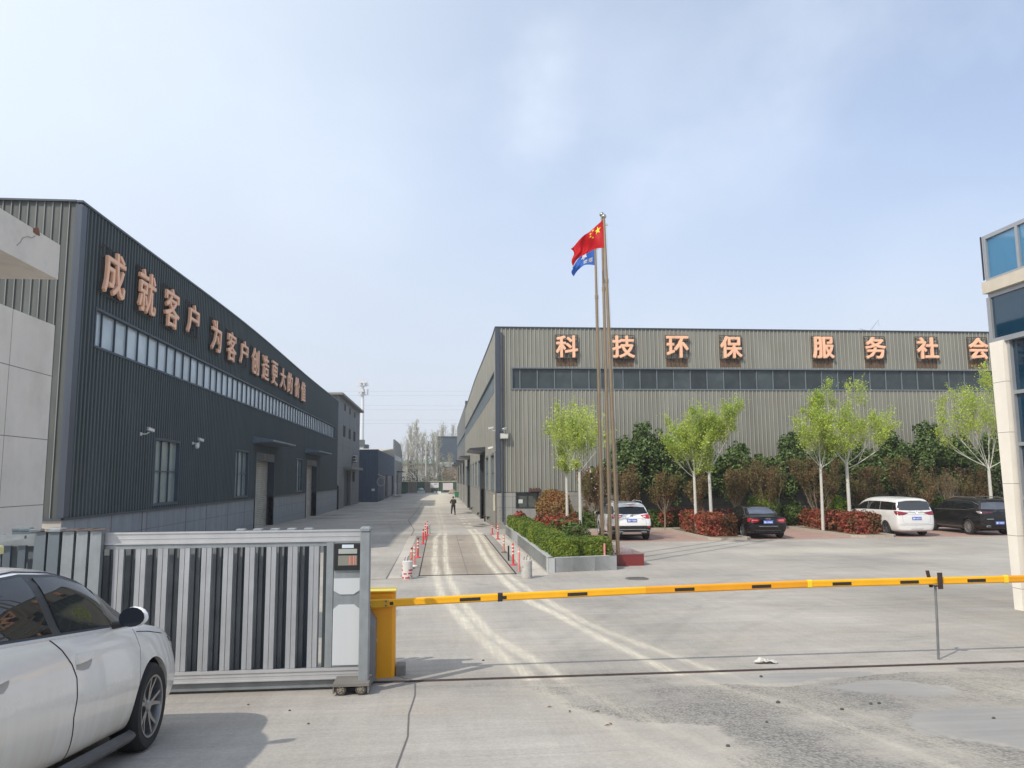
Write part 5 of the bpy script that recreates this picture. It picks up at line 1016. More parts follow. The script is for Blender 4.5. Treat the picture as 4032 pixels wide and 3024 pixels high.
def flagf(hx, hy, ht, hb, ex, etz, ebz, dep, amp, ph):
    def f(u, v):
        top = Vector((hx[0], hy, ht)); bot = Vector((hx[1], hy, hb)); p = top.lerp(bot, v)
        et = Vector((ex[0], hy + dep, etz)); eb = Vector((ex[1], hy + dep, ebz)); q = et.lerp(eb, v)
        r_ = p.lerp(q, u); r_.z += (.03 + .16 * v) * math.sin(u * math.pi)
        r_.y += amp * u ** .6 * math.sin(u * 9 + v * 3.5 + ph) + amp * .5 * u * math.sin(u * 17 - v * 6 + ph); r_.x += amp * .35 * u * math.sin(v * 7 + u * 5 + ph); r_.z += amp * .25 * u * math.sin(u * 12 + v * 4)
        return r_
    return f
def flag_mesh(name, f, m, parent_loc, label, cat, nu=40, nv=24):
    V = [f(i / nu, j / nv) for j in range(nv + 1) for i in range(nu + 1)]
    F = [(j * (nu + 1) + i, j * (nu + 1) + i + 1, (j + 1) * (nu + 1) + i + 1, (j + 1) * (nu + 1) + i) for j in range(nv) for i in range(nu)]
    e = empty(name, parent_loc, label, cat); mb = MB(); mb.add(V, F); o = mb.build('cloth', m, e, smooth=60); return e
def cloth_mat(name, c):
    m = leafmat(name, c, tuple(k * .92 for k in c), .4, 0); return m
def on_flag(f, pts, d): # 2D (u,v) points -> surface with offset
    out_ = []
    for u, v in pts:
        p = f(u, v); a = f(min(u + .01, 1.02), v) - p; b_ = f(u, min(v + .01, 1.02)) - p; n = a.cross(b_); n.normalize(); out_.append(tuple(p + n * d))
    return out_
ff = flagf((5.52, 5.55), 24.95, 11.55, 10.56, (4.55, 4.60), 10.74, 10.12, .75, .15, .4)
fe_ = flag_mesh('flag', ff, cloth_mat('flag_red', (.62, .012, .018)), (5.53, 24.95, 10.6), 'red flag with five yellow stars flying left from the front pole', 'flag')
def star(cx, cy, r_, rot):
    out_ = []
    for i in range(10): a = rot + math.pi * i / 5; rr = r_ if i % 2 == 0 else r_ * .382; out_.append((cx + rr * math.sin(a) * 2 / 3, cy - rr * math.cos(a)))
    return out_
m = MB()
for cx, cy, r_, ro in ((5 / 30, 5 / 20, 3 / 20, 0), (10 / 30, 2 / 20, .05, .4), (12 / 30, 4 / 20, .05, .8), (12 / 30, 7 / 20, .05, 0), (10 / 30, 9 / 20, .05, .5)):
    for d in (.006, -.006):
        P = on_flag(ff, star(cx, cy, r_ * 1.1, ro), d); c = tuple(sum((Vector(p) for p in P), Vector()) / 10); m.add([c] + P, [(0, i + 1, (i + 1) % 10 + 1) for i in range(10)])
m.build('star', mat('star_yellow', (.85, .70, .05), .6), fe_)
fb_ = flagf((5.70, 5.71), 27.3, 11.5, 10.62, (4.95, 5.02), 10.72, 10.42, .75, .09, 2.1)
fbe = flag_mesh('flag', fb_, cloth_mat('flag_blue', (.05, .16, .55)), (5.7, 27.3, 10.6), 'blue flag with white writing hanging behind the red flag', 'flag')
def warp_text(body, f, u0, u1, v0, v1, m, parent, mirror=False):
    for d in (.006, -.006):
        me = text_mesh(body, 1, .03, .0005, (1, 1)); me.materials.clear(); me.materials.append(m); bm = bmesh.new(); bm.from_mesh(me)
        bmesh.ops.triangulate(bm, faces=bm.faces); bm.to_mesh(me); bm.free()
        pts = [(v.co.x, v.co.y) for v in me.vertices]
        Q = on_flag(f, [(u0 + (u1 - u0) * (x + .5), v0 + (v1 - v0) * (.5 - y)) for x, y in pts], d)
        o_ = _origin(parent)
        for v, q in zip(me.vertices, Q): v.co = Vector(q) - o_
        link('writing', me, parent)
wt = mat('white_print', (.72, .74, .78), .6)
for i, ch in enumerate('联盟'): warp_text(ch, fb_, .10 + i * .22, .28 + i * .22, .62, .86, wt, fbe)
m = MB()
for d in (.006, -.006):
    P = on_flag(fb_, [(.45 + .11 * math.cos(a) * (1 + .3 * math.cos(5 * a)), .3 + .16 * math.sin(a) * (1 + .3 * math.cos(5 * a))) for a in np.linspace(0, 6.28, 25)[:-1]], d); c = tuple(sum((Vector(p) for p in P), Vector()) / 24); m.add([c] + P, [(0, i + 1, (i + 1) % 24 + 1) for i in range(24)])
m.build('emblem', wt, fbe)
# ================================================================== POSTS AND DRUMS
p_red = mat('post_red', (.62, .045, .045), .5, var=.2, vs=9); p_pink = mat('post_faded', (.68, .24, .23), .6, var=.2, vs=9); p_or = mat('post_orange', (.62, .22, .14), .6, var=.15); p_wh = mat('reflector_white', (.72, .68, .6), .5); p_bk = mat('post_black', (.02, .02, .02), .6); p_gy = mat('post_grey_top', (.10, .10, .09), .7)
def delineator(x, y, h, col, label, top=None, bands=3, base=True, lean=(0, 0), r_=.034, z0=None):
    z = zg(y) + (.018 if z0 is None else z0); e = empty('traffic_post', (x, y, z), label, 'traffic post', 'red and white traffic posts beside the weighbridge')
    P = lambda t_: (x + lean[0] * t_, y + lean[1] * t_, z + h * t_)
    m = MB(); m.tube([P(.0), P(.12), P(.5), P(.97), P(1)], [r_ * 1.1, r_, r_ * .98, r_ * .95, r_ * .6], 14); m.build('tube', col, e, smooth=True)
    for i in range(bands):
        t_ = .86 - i * .16; m = MB(); m.tube([P(t_ - .035), P(t_ + .035)], r_ * 1.07, 14); m.build('reflective_band', p_wh, e)
    if base: m = MB(); m.lathe((x, y, z), (0, 0, 1), [(.0001, 0), (.11, 0), (.105, .02), (.05, .045), (.0001, .045)], 18); m.build('foot', col if col is p_red else p_wh if col is p_pink else p_gy, e)
    if top: m = MB(); m.tube([P(.84), P(1.04)], r_ * .9, 12); m.build('cap', top, e)
    return e
delineator(-.80, 25.66, .70, p_pink, 'faded pink post with white bands, second from the striped drum'); delineator(-.87, 25.1, .62, p_or, 'orange post with a black top right behind the striped drum', p_bk, 1)
delineator(-.76, 28.4, .68, p_red, 'red post with a black cap at the middle of the left row', p_bk); delineator(-.69, 34.2, .62, p_red, 'short red post with a grey top beyond the middle of the left row', p_gy, 1)
delineator(-.64, 36.9, .74, p_red, 'bright red banded post near the far end of the left row'); delineator(-.58, 39.3, .72, p_red, 'farthest red post of the left row in front of the white drum', None, 2)
delineator(-.66, 38.5, .5, p_red, 'low red post tucked beside the two farthest posts on the left', p_gy, 1)
delineator(2.42, 23.76, .69, p_pink, 'faded pink post without bands beside the weathered grey drum', None, 1, False); delineator(2.41, 25.5, .70, p_red, 'bright red post with broad white bands, lifted on a black foot, right row', lean=(-.01, 0))
delineator(2.46, 29.8, .68, p_or, 'orange faded post in the middle of the right row'); delineator(2.72, 36.3, .70, p_red, 'bright red post near the far right corner of the weighbridge'); delineator(2.68, 39.5, .50, p_red, 'short red post with a grey top at the far right end', p_gy, 2)
delineator(5.12, 23.98, .36, p_pink, 'pink stub post standing in the hedge at the front right planter corner', None, 0, False, z0=.43)
m = MB(); m.box(2.355, 2.41, 26.87, 26.93, .014, .52); m.thing('steel_post', p_bk, 'plain black square steel post in the right row', 'post')
def drum(x, y, r_, h, m_, label, stripes=None, hooks=True):
    z = zg(y) + .004; e = empty('concrete_drum', (x, y, z), label, 'bollard'); rr = random.Random(int(x * 100)); m = MB()
    m.lathe((x, y, z), (0, 0, 1), [(.0001, 0), (r_, 0), (r_ * 1.01, h * .3), (r_ * .98, h * .6), (r_, h - .015), (r_ - .015, h), (.0001, h)], 28); m.v = [(vx + .006 * noise.noise(Vector((vx * 20, vy * 20, vz * 12))), vy, vz) for vx, vy, vz in m.v]; m.build('body', m_, e, smooth=35)
    if hooks:
        m = MB()
        for dx, dz in ((-.08, .10), (.0, .14), (.09, .07)): m.tube([(x + dx, y, z + h - .02), (x + dx + .01, y, z + h + dz * .7), (x + dx + .035, y, z + h + dz)], .008, 6)
        m.build('lifting_hook', rust_m, e)
    if stripes:
        m = MB()
        for zc, a0, a1 in stripes:
            A = np.linspace(R(a0), R(a1), 9); V = [(x + (r_ * 1.022) * math.cos(a), y + (r_ * 1.022) * math.sin(a), z + zc + s) for s in (-.022, .022) for a in A]; m.add(V, [(i, i + 1, 9 + i + 1, 9 + i) for i in range(8)])
        m.build('red_stripe', mat('stripe_red', (.55, .03, .04), .6), e)
    return e
drum(-.90, 22.62, .155, .50, mat('drum_white', (.62, .60, .56), .7, var=.08, col2=(.10, .095, .09), c2s=5, c2lo=.60, c2hi=.64, c2map=(1, 1, .6)), 'white concrete drum with red stripes and chipped black patch at the near left deck corner', [(.04, -110, -60), (.04, -160, -125), (.16, -80, -30), (.25, -75, -20), (.25, -170, -145), (.36, -165, -150), (.15, -130, -95)])
drum(2.48, 22.2, .155, .50, mat('drum_grey', (.46, .44, .40), .8, var=.15, vs=7, col2=(.15, .14, .125), c2s=6, c2lo=.58, c2hi=.66), 'weathered grey-white concrete drum at the near right deck corner')
drum(-.60, 40.8, .15, .52, mat('drum_white2', (.62, .60, .56), .7, var=.1), 'white concrete drum at the far left corner of the weighbridge', [(.3, -120, -60)], False)
# ================================================================== LIFTING BARRIER
yel = mat('barrier_yellow', (.88, .43, .012), .42, var=.08, vs=3, spec=.4); yel2 = mat('barrier_orange', (.78, .33, .012), .42, var=.08, vs=3, spec=.4); yel3 = mat('barrier_lemon', (.86, .62, .03), .4)
bk = mat('mark_black', (.02, .018, .016), .5); bolt = mat('bolt_steel', (.20, .17, .13), .5, .6)
br = empty('boom_barrier', (-.72, 10.2, zg(10.2)), 'yellow boom barrier with its long arm lowered across the yard entrance', 'barrier')
zb = zg(10.2)
m = MB(); m.bbox(-1.0, -.55, 10.03, 10.36, zb, 1.42, .035); m.build('cabinet', mat('cabinet_orange', (.86, .37, .008), .45, var=.06, vs=2, streak=.05), br)
m = MB(); m.box(-1.01, -.54, 10.02, 10.37, 1.421, 1.435); m.build('cabinet_lid', yel3, br)
AP = [(-.98, 1.285), (-.6, 1.298), (.77, 1.338), (2.65, 1.382), (4.85, 1.418), (7.6, 1.424), (10.4, 1.42)]
def az(x): return float(np.interp(x, [a for a, _ in AP], [b_ for _, b_ in AP]))
def armseg(m, x0, x1, hy, hz, yc=9.96, dz=0):
    rings = []
    for x in (x0, x1):
        z = az(x) + dz; a = .014; rings.append([(x, yc - hy, z - hz + a), (x, yc - hy + a, z - hz), (x, yc + hy - a, z - hz), (x, yc + hy, z - hz + a), (x, yc + hy, z + hz - a), (x, yc + hy - a, z + hz), (x, yc - hy + a, z + hz), (x, yc - hy, z + hz - a)])
    m.loft(rings)
for i, (x0, x1, mm) in enumerate(((-.63, .77, yel), (.77, 2.65, yel), (2.652, 4.85, yel2), (4.85, 7.6, yel), (7.6, 10.4, yel2))):
    m = MB(); armseg(m, x0, x1, .024, .047 - .001 * (i % 2)); armseg(m, x0 + .01, x1 - .01, .0255, .003, dz=.022); m.build('arm', mm, br)
m = MB(); armseg(m, -.98, -.62, .034, .055); m.build('arm_clamp', mat('clamp_yellow', (.70, .36, .01), .45), br)
m = MB()
for x in (-.85, -.655):
    for dz in (-.027, .027): m.cyl((x, 9.91, az(x) + dz), (x, 9.93, az(x) + dz), .013, n=8)
m.build('bolt', bolt, br)
for x0, x1 in ((-.61, -.565), (.26, .52), (.80, .85), (1.63, 1.885), (3.03, 3.29), (4.06, 4.32), (5.16, 5.42), (6.1, 6.36), (7.05, 7.31), (8.0, 8.26)):
    m = MB(); m.add([(x0, 9.932, az(x0) - .024), (x1, 9.932, az(x1) - .024), (x1, 9.932, az(x1) + .016), (x0, 9.932, az(x0) + .016), (x0, 9.938, az(x0) - .024), (x1, 9.938, az(x1) - .024), (x1, 9.938, az(x1) + .016), (x0, 9.938, az(x0) + .016)], [(0, 1, 2, 3), (4, 7, 6, 5), (0, 4, 5, 1), (1, 5, 6, 2), (2, 6, 7, 3), (3, 7, 4, 0)]); m.build('black_mark', bk, br)
for x, mm in ((.77, bk), (4.85, yel3), (7.61, yel3)): m = MB(); armseg(m, x - .03, x + .03, .029, .053); m.build('collar', mm, br)
m = MB(); m.lathe((-.80, 10.03, .84), (0, -1, 0), [(.0001, 0), (.036, .0), (.036, .012), (.02, .022), (.0001, .024)], 16); m.build('key_cover', mat('key_white', (.7, .7, .68), .4), br)
m = MB()
for z in (.745, .69): m.cyl((-.80, 10.025, z), (-.80, 10.032, z), .01, n=10)
m.build('lock_hole', bk, br)
m = MB(); m.bbox(-.54, -.42, 10.12, 10.34, zb - .02, zb + .13, .01); m.thing('brick', mat('brick_grey', (.22, .21, .19), .85), 'grey concrete block against the foot of the yellow barrier cabinet', 'concrete block')
rp_ = empty('arm_rest', (6.65, 10.1, zg(10.1)), 'thin steel post with rusty fork plates holding up the barrier arm', 'support post')
m = MB(); m.tube([(6.655, 10.08, zg(10.1) - .01), (6.64, 10.03, .9), (6.63, 10.0, 1.36)], .0165, 12); m.build('pole', mat('galvanised', (.27, .28, .28), .45, .6, var=.2, vs=8), rp_)
m = MB(); m.box(6.61, 6.68, 9.905, 9.913, 1.32, 1.535); m.box(6.58, 6.67, 9.9, 10.03, 1.352, 1.358); m.add([(6.56, 10.015, 1.33), (6.61, 10.015, 1.33), (6.58, 10.03, 1.55), (6.53, 10.03, 1.55), (6.56, 10.023, 1.33), (6.61, 10.023, 1.33), (6.58, 10.038, 1.55), (6.53, 10.038, 1.55)], [(0, 1, 2, 3), (4, 7, 6, 5), (0, 4, 5, 1), (1, 5, 6, 2), (2, 6, 7, 3), (3, 7, 4, 0)]); m.build('fork', mat('fork_rust', (.05, .028, .022), .7, var=.3, vs=20), rp_)
# ================================================================== SLIDING GATE
gs = mat('gate_silver', (.50, .50, .50), .38, .35, var=.07, vs=3, streak=.08, ss=(3, 3, .6)); gmid = mat('gate_slat', (.41, .42, .43), .4, .35, var=.12, vs=4, streak=.14, ss=(9, 9, .8)); gz = mat('gate_galv', (.30, .325, .335), .42, .45, var=.14, vs=5, streak=.12, ss=(8, 8, .7)); gd = mat('gate_dark', (.22, .235, .24), .5, .2, var=.25); gw = mat('gate_whitepanel', (.60, .62, .63), .32, .1, streak=.05)
ga = empty('sliding_gate', (-1.0, 9.4, zg(9.4)), 'silver retractable gate across the left, its control head at the right end', 'gate')
m = MB(); Y0 = 9.38
m.box(-3.9, -.90, Y0, 9.46, 2.105, 2.235)
for z0, z1, p in ((2.225, 2.245, .012), (2.165, 2.173, .006), (2.105, 2.125, .008)): m.box(-3.9, -.90, Y0 - p, Y0 + .001, z0, z1)
m.build('top_rail', gs, ga); m = MB(); m.box(-3.9, -1.31, Y0 + .01, 9.45, 2.055, 2.10); m.build('upper_channel', gz, ga)
m = MB(); m.box(-5.2, -.92, Y0, 9.46, .55, .66)
for z0, z1, p in ((.64, .675, .012), (.60, .606, .005), (.545, .56, .009)): m.box(-5.2, -.92, Y0 - p, Y0 + .001, z0, z1)
m.build('bottom_rail', gs, ga); m = MB(); m.box(-5.2, -1.0, 9.42, 9.52, .45, .545); m.build('lower_beam', gd, ga)
for k in range(10):
    x = -3.665 + .2445 * k; m = MB(); m.box(x - .055, x - .003, Y0 + .012, Y0 + .06, .675, 2.055); m.box(x + .003, x + .055, Y0 + .012, Y0 + .06, .675, 2.055); m.box(x - .003, x + .003, Y0 + .03, Y0 + .05, .675, 2.055); m.build('slat', gmid, ga)
for k in range(14):
    x = -5.0 + .2445 * k + .15; m = MB()
    if x > -1.35: break
    m.box(x - .06, x - .004, 9.66, 9.72, .6, 2.12); m.box(x + .004, x + .05, 9.69, 9.73, .6, 2.12); m.build('rear_slat', gd, ga)
m = MB(); m.box(-5.2, -.95, 9.76, 9.82, .5, .6); m.box(-5.2, -.95, 9.76, 9.82, 2.06, 2.16); m.build('rear_rail', gd, ga)
m = MB(); m.box(-5.2, -1.45, 9.78, 9.80, .6, 2.06); m.build('rear_shade_backing', mat('gate_shade_slate', (.11, .13, .15), .6), ga)  # added backing that closes the gaps, coloured like the shaded rear slats
for k in range(5):
    x = -1.62 - k * .205; m = MB(); m.bbox(x - .055, x + .055, 9.9, 10.0, 2.20, 2.235, .01); m.box(x - .04, x + .04, 9.91, 9.99, .5, 2.2); m.build('rear_post', gz, ga)
m = MB(); m.box(-1.315, -1.235, Y0 - .012, Y0 + .07, .68, 2.10); m.build('stile', gz, ga)
m = MB(); m.box(-1.355, -1.325, Y0 + .02, Y0 + .07, .68, 2.05); m.build('rubber_strip', mat('rubber', (.03, .04, .04), .7), ga)
m = MB(); m.box(-1.23, -.915, Y0 - .004, Y0 + .09, .68, 2.104); m.build('head_panel', gz, ga)
m = MB(); m.prism([(-1.225, 1.68), (-.92, 1.68), (-.92, 1.545), (-.995, 1.497), (-1.15, 1.497), (-1.225, 1.54)], 'y', Y0 - .016, Y0 - .004); m.build('cover_plate', gw, ga)
m = MB(); m.prism([(-1.228, .70), (-.925, .70), (-.925, 1.33), (-.985, 1.38), (-1.165, 1.38), (-1.228, 1.33)], 'y', Y0 - .016, Y0 - .004); m.build('cover_plate', gw, ga)
m = MB(); m.bbox(-1.225, -.918, Y0 - .03, Y0 + .02, 1.775, 2.085, .008); sc = m.build('display_box', mat('display_black', (.018, .018, .018), .4), ga)
m = MB(); m.box(-1.175, -.96, Y0 - .035, Y0 - .028, 1.965, 2.02); dd_ = m.build('signal_lamp', mat('lamp_grey', (.38, .40, .37), .3), None); m = MB()
m.box(-1.178, -.958, Y0 - .035, Y0 - .028, 1.83, 1.945); d2 = m.build('led_screen', mat('led_grey', (.30, .30, .26), .3, grid=((0, 2), .0125, .0125, 0, 0, .004, (.16, .16, .13))), None)
m = MB()
for x, w_ in ((-1.05, .006), (-1.035, .004), (-1.0, .007), (-.98, .004)): m.box(x, x + w_, Y0 - .0375, Y0 - .035, 1.84, 1.935)
d3 = m.build('led_line', mat('led_red', (.8, .15, .08), .4, emit=(1., .22, .15, .35)), None)
m = MB(); m.box(-1.135, -1.0, Y0 - .036, Y0 - .0285, 2.03, 2.07); m.box(-1.12, -1.05, Y0 - .0365, Y0 - .036, 2.045, 2.055); d4 = m.build('paper_label', mat('label_white', (.6, .68, .74), .6), None)
o_ = _origin(ga)
for d_ in (dd_, d2, d3, d4):
    d_.parent = sc
    for v in d_.data.vertices: v.co -= o_
m = MB(); m.bbox(-.905, -.79, 9.14, 9.26, .56, 2.235, .012); m.bbox(-.913, -.782, 9.13, 9.27, 2.235, 2.285, .02); m.build('end_post', gz, ga)
m = MB(); m.loft([[(-1.25, 9.46, .45), (-.83, 9.46, .45), (-.765, 9.56, .45), (-.765, 9.95, .45), (-1.25, 9.95, .45)], [(-1.25, 9.46, 1.12), (-.83, 9.46, 1.12), (-.765, 9.56, 1.12), (-.765, 9.95, 1.12), (-1.25, 9.95, 1.12)], [(-1.2, 9.5, 1.24), (-.87, 9.5, 1.24), (-.84, 9.58, 1.24), (-.84, 9.9, 1.24), (-1.2, 9.9, 1.24)]]); m.build('drive_cabinet', mat('cabinet_grey', (.17, .185, .20), .5, .3, var=.15), ga)
m = MB(); m.box(-1.17, -.775, 9.02, 9.42, .545, .575); m.box(-1.17, -1.155, 9.03, 9.4, .47, .545); m.box(-.79, -.775, 9.03, 9.4, .47, .545); m.build('bogie_frame', mat('bogie_grey', (.20, .185, .165), .7, .3, var=.2), ga)
for x in (-1.085, -.865):
    m = MB(); m.lathe((x, 9.035, zg(9.04) + .062), (0, 1, 0), [(.038, 0), (.06, .0), (.062, .008), (.062, .04), (.058, .045), (.0001, .045)], 24); w_ = m.build('wheel', mat('wheel_rubber', (.05, .045, .04), .8), ga, smooth=30)
    m = MB(); m.lathe((x, 9.03, zg(9.04) + .062), (0, 1, 0), [(.0001, -.006), (.012, -.006), (.014, .002), (.04, .004), (.04, .014), (.0001, .014)], 24); h_ = m.build('hub', mat('hub_tan', (.27, .235, .18), .6, .3), None); 
    h_.parent = w_
    for v in h_.data.vertices: v.co -= o_
    m = MB()
    for i in range(6): a = R(60 * i + 15); m.cyl((x + .027 * math.cos(a), 9.0325, zg(9.04) + .062 + .027 * math.sin(a)), (x + .027 * math.cos(a), 9.0345, zg(9.04) + .062 + .027 * math.sin(a)), .0075, n=8)
    h_ = m.build('hub_hole', dark, None); h_.parent = w_
    for v in h_.data.vertices: v.co -= o_
# folded scissor posts
for i, x in enumerate((-3.82, -3.97, -4.12, -4.275, -4.42)):
    m = MB(); m.loft([[(x - .125, 9.26, .55), (x - .005, 9.26, .55), (x - .005, 9.34, .55), (x - .125, 9.34, .55)], [(x - .12, 9.28, 2.27), (x, 9.28, 2.27), (x, 9.36, 2.27), (x - .12, 9.36, 2.27)]]); p_ = m.build('scissor_post', gz if i < 3 else mat('gate_blueish', (.16, .19, .21), .5, .35, var=.12), ga)
    m = MB()
    if i in (0, 1, 2, 4): m.add([(x - .13, 9.24, 2.285), (x + .05, 9.25, 2.30), (x + .06, 9.4, 2.30), (x - .12, 9.39, 2.285), (x - .13, 9.24, 2.278), (x + .05, 9.25, 2.293), (x + .06, 9.4, 2.293), (x - .12, 9.39, 2.278)], [(0, 1, 2, 3), (4, 7, 6, 5), (0, 4, 5, 1), (1, 5, 6, 2), (2, 6, 7, 3), (3, 7, 4, 0)]); c_ = m.build('rusty_cap', mat('cap_rust', (.20, .12, .075), .9, var=.4, vs=30), None)
    else: m.bbox(x - .13, x + .03, 9.25, 9.4, 2.272, 2.31, .012); c_ = m.build('cap', gz, None)
    c_.parent = p_
    for v in c_.data.vertices: v.co -= o_
m = MB(); m.box(-5.2, -3.9, 9.40, 9.46, 2.105, 2.235); m.build('top_rail_shaded', gz, ga)
for x, y, w_, t_ in ((-4.62, 9.45, .12, 2.26), (-4.78, 9.55, .11, 2.27), (-4.9, 9.6, .10, 2.27), (-5.05, 9.5, .1, 2.2)):
    m = MB(); m.box(x - w_ / 2, x + w_ / 2, y, y + .07, .5, t_); m.bbox(x - w_ / 2 - .01, x + w_ / 2 + .01, y - .01, y + .08, t_, t_ + .035, .01); m.build('folded_post', MATS['gate_blueish'], ga)
for x in (-4.68, -4.84, -4.98): m = MB(); m.box(x - .04, x + .04, 9.3, 9.34, .5, 2.12); m.build('folded_slat', mat('gate_slate', (.11, .135, .155), .5, .3), ga)
m = MB(); m.add([(-5.1, 9.22, 2.13), (-4.62, 9.22, 2.20), (-4.62, 9.22, 2.235), (-5.1, 9.22, 2.165), (-5.1, 9.27, 2.13), (-4.62, 9.27, 2.20), (-4.62, 9.27, 2.235), (-5.1, 9.27, 2.165)], [(0, 1, 2, 3), (4, 7, 6, 5), (0, 4, 5, 1), (1, 5, 6, 2), (2, 6, 7, 3), (3, 7, 4, 0)]); m.build('handle_bar', gz, ga)
sp_ = empty('sensor_post', (-4.72, 8.6, zg(8.6)), 'pale post with a yellow head and red reflector at the left picture edge', 'sensor post')
MB().bbox(-4.83, -4.62, 8.6, 8.7, zg(8.6), 2.08, .015).build('post', mat('sensor_grey', (.5, .5, .48), .5), sp_)
MB().bbox(-4.85, -4.565, 8.57, 8.73, 2.083, 2.17, .012).build('head', mat('head_yellow', (.75, .68, .30), .5), sp_)
MB().prism([(-4.645, 2.155), (-4.605, 2.155), (-4.605, 2.10), (-4.625, 2.088), (-4.645, 2.10)], 'y', 8.565, 8.57).build('reflector', mat('reflector_red', (.6, .06, .02), .3), sp_)
# ================================================================== DISTANCE
tw = empty('telecom_tower', (-25.7, 260, -.5), 'slim white telecom mast with two rings of antennas rising behind the grey block', 'tower')
twm = mat('tower_white', (.66, .67, .68), .5)
m = MB(); m.tube([(-25.7, 260, -.5), (-25.7, 260, 20), (-25.7, 260, 31), (-25.7, 260, 34.8)], [.75, .62, .48, .4], 12); m.build('mast', twm, tw)
m = MB(); m.tube([(-25.7, 260, 34.8), (-25.7, 260, 40.2)], [.05, .03], 5); m.build('lightning_rod', twm, tw)
for z in (30.9, 33.9):
    m = MB(); m.lathe((-25.7, 260, z), (0, 0, 1), [(.5, 0), (1.35, 0), (1.35, .12), (.5, .12)], 16); m.lathe((-25.7, 260, z + .9), (0, 0, 1), [(1.25, 0), (1.35, 0), (1.35, .08), (1.25, .08)], 16); m.build('platform', twm, tw)
    for i in range(6 if z < 32 else 8):
        a = 6.283 * i / (6 if z < 32 else 8) + .3; x, y = -25.7 + 1.7 * math.cos(a), 260 + 1.7 * math.sin(a); m = MB(); m.box(x - .2, x + .2, y - .15, y + .15, z + .1, z + 2.1); m.tube([(-25.7, 260, z + .2), (x, y, z + .8)], .05, 4); m.build('antenna', twm, tw)
m = MB(); m.box(-27.2, -24.9, 259, 262, 13.6, 15.9); m.box(-28, -24, 263, 268, -1, 14.5); m.thing('roof_cabin', mat('cabin_dark', (.07, .08, .09), .7), 'small dark cabin on a rooftop at the foot of the white mast', 'cabin')
pw = mat('wire_grey', (.25, .26, .28), .6)
for i, (z, d) in enumerate(((29.95, .15), (29.05, .2), (25.4, -.1), (24.5, .05), (20.95, .1), (20.2, .1))):
    m = MB(); m.tube([(x, 240 + (i % 2) * 4, z + d * (x / 30) + ((x / 160) ** 2) * 3) for x in np.linspace(-120, 120, 17)], .024, 4); m.thing('power_line', pw, 'thin high-voltage wire above the street, ' + ['topmost of the six', 'second from the top', 'third from the top', 'third from the bottom', 'second from the bottom', 'lowest of the six'][i], 'power line', base=(0, 240 + (i % 2) * 4, z), group='high voltage wires above the street')
py = empty('pylon', (178, 300, -.5), 'faint lattice pylon head showing above the roof of the grey ribbed hall', 'pylon')
m = MB()
for s1 in (-1, 1):
    for s2 in (-1, 1): m.tube([(178 + s1 * 5, 300 + s2 * 5, -.5), (178 + s1 * 1.1, 300 + s2 * 1.1, 50), (178 + s1 * .9, 300 + s2 * .9, 62)], .16, 4)
for k in range(13):
    z = k * 4.8; w0 = 5 - 4 * min(1, z / 52); w1 = 5 - 4 * min(1, (z + 4.8) / 52)
    for s in (-1, 1): m.tube([(178 - w0, 300 + s * w0, z), (178 + w1, 300 + s * w1, z + 4.8)], .08, 3); m.tube([(178 + w0, 300 + s * w0, z), (178 - w1, 300 + s * w1, z + 4.8)], .08, 3)
m.build('lattice', mat('pylon_steel', (.32, .34, .36), .6), py)
m = MB()
for sx, zt, L_ in ((-1, 63.5, 4.0), (1, 67.2, 4.4)):
    for a, b_ in ((0, .9), (.9, 0)): m.tube([(178, 300, 61.5 + a), (178 + sx * L_, 300, zt)], .1, 3)
    for k in range(5): t0 = k / 5; t1 = (k + 1) / 5; m.tube([(178 + sx * L_ * t0, 300, 61.5 + (zt - 61.5) * t0), (178 + sx * L_ * t1, 300, 62.4 + (zt - 62.4) * t1)], .07, 3)
    m.tube([(178 + sx * L_, 300, zt), (178 + sx * L_, 300, zt - 2.6)], .07, 3)
m.build('cross_arm', MATS['pylon_steel'], py)
up_ = empty('utility_pole', (-3.2, 178.6, -.5), 'pale concrete utility pole behind the green fence', 'utility pole')
m = MB(); m.tube([(-3.1, 181, -.5), (-3.2, 181, 10.1)], [.2, .13], 10); m.build('pole', mat('pole_concrete', (.48, .46, .42), .8), up_)
m = MB(); m.box(-4.0, -2.5, 180.9, 181.05, 9.4, 9.5)
for x in (-3.9, -3.2, -2.6): m.cyl((x, 180.97, 9.5), (x, 180.97, 9.75), .06, n=6)
m.build('crossarm', rust_m, up_)
# poplars: three models, copied
def poplar(seed, h, hw):
    rnd = random.Random(seed); e = empty('tree', (0, 0, 0), 'x', 'tree'); mb = MB(); tips = []
    mb.tube([(0, 0, 0), (.1, 0, h * .5), (0, 0, h * .97)], [.22, .13, .03], 6)
    for i in range(34):
        z = h * (.18 + .78 * i / 34); a = rnd.uniform(0, 6.28); el = R(rnd.uniform(50, 72)); w = hw * (1.15 - abs(i / 34 - .3) * 1.2)
        grow((mb, mb), Vector((0, 0, z)), Vector((math.cos(a) * math.cos(el), math.sin(a) * math.cos(el), math.sin(el))).normalized(), max(.8, w * 1.5), .05, 2, tips, .4, .3, (3, 4), .6, rnd)
    mb.build('trunk', mat('poplar_bark', (.42, .38, .32), .9), e)
    T = np.array([t_[0] for t_ in tips]); q = np.random.default_rng(seed); T = T[q.uniform(size=len(T)) < .9]; idx = np.arange(len(T)); V, F = leaf_cloud(T[idx] + q.normal(size=(len(idx), 3)) * .2, .12, 1.3, None, 1, q)
    link('crown', mesh_np('crown', V, F, leaf_pop), e); return e
PM = [poplar(1, 15, 1.5), poplar(2, 13, 1.9), poplar(3, 16, 1.3)]
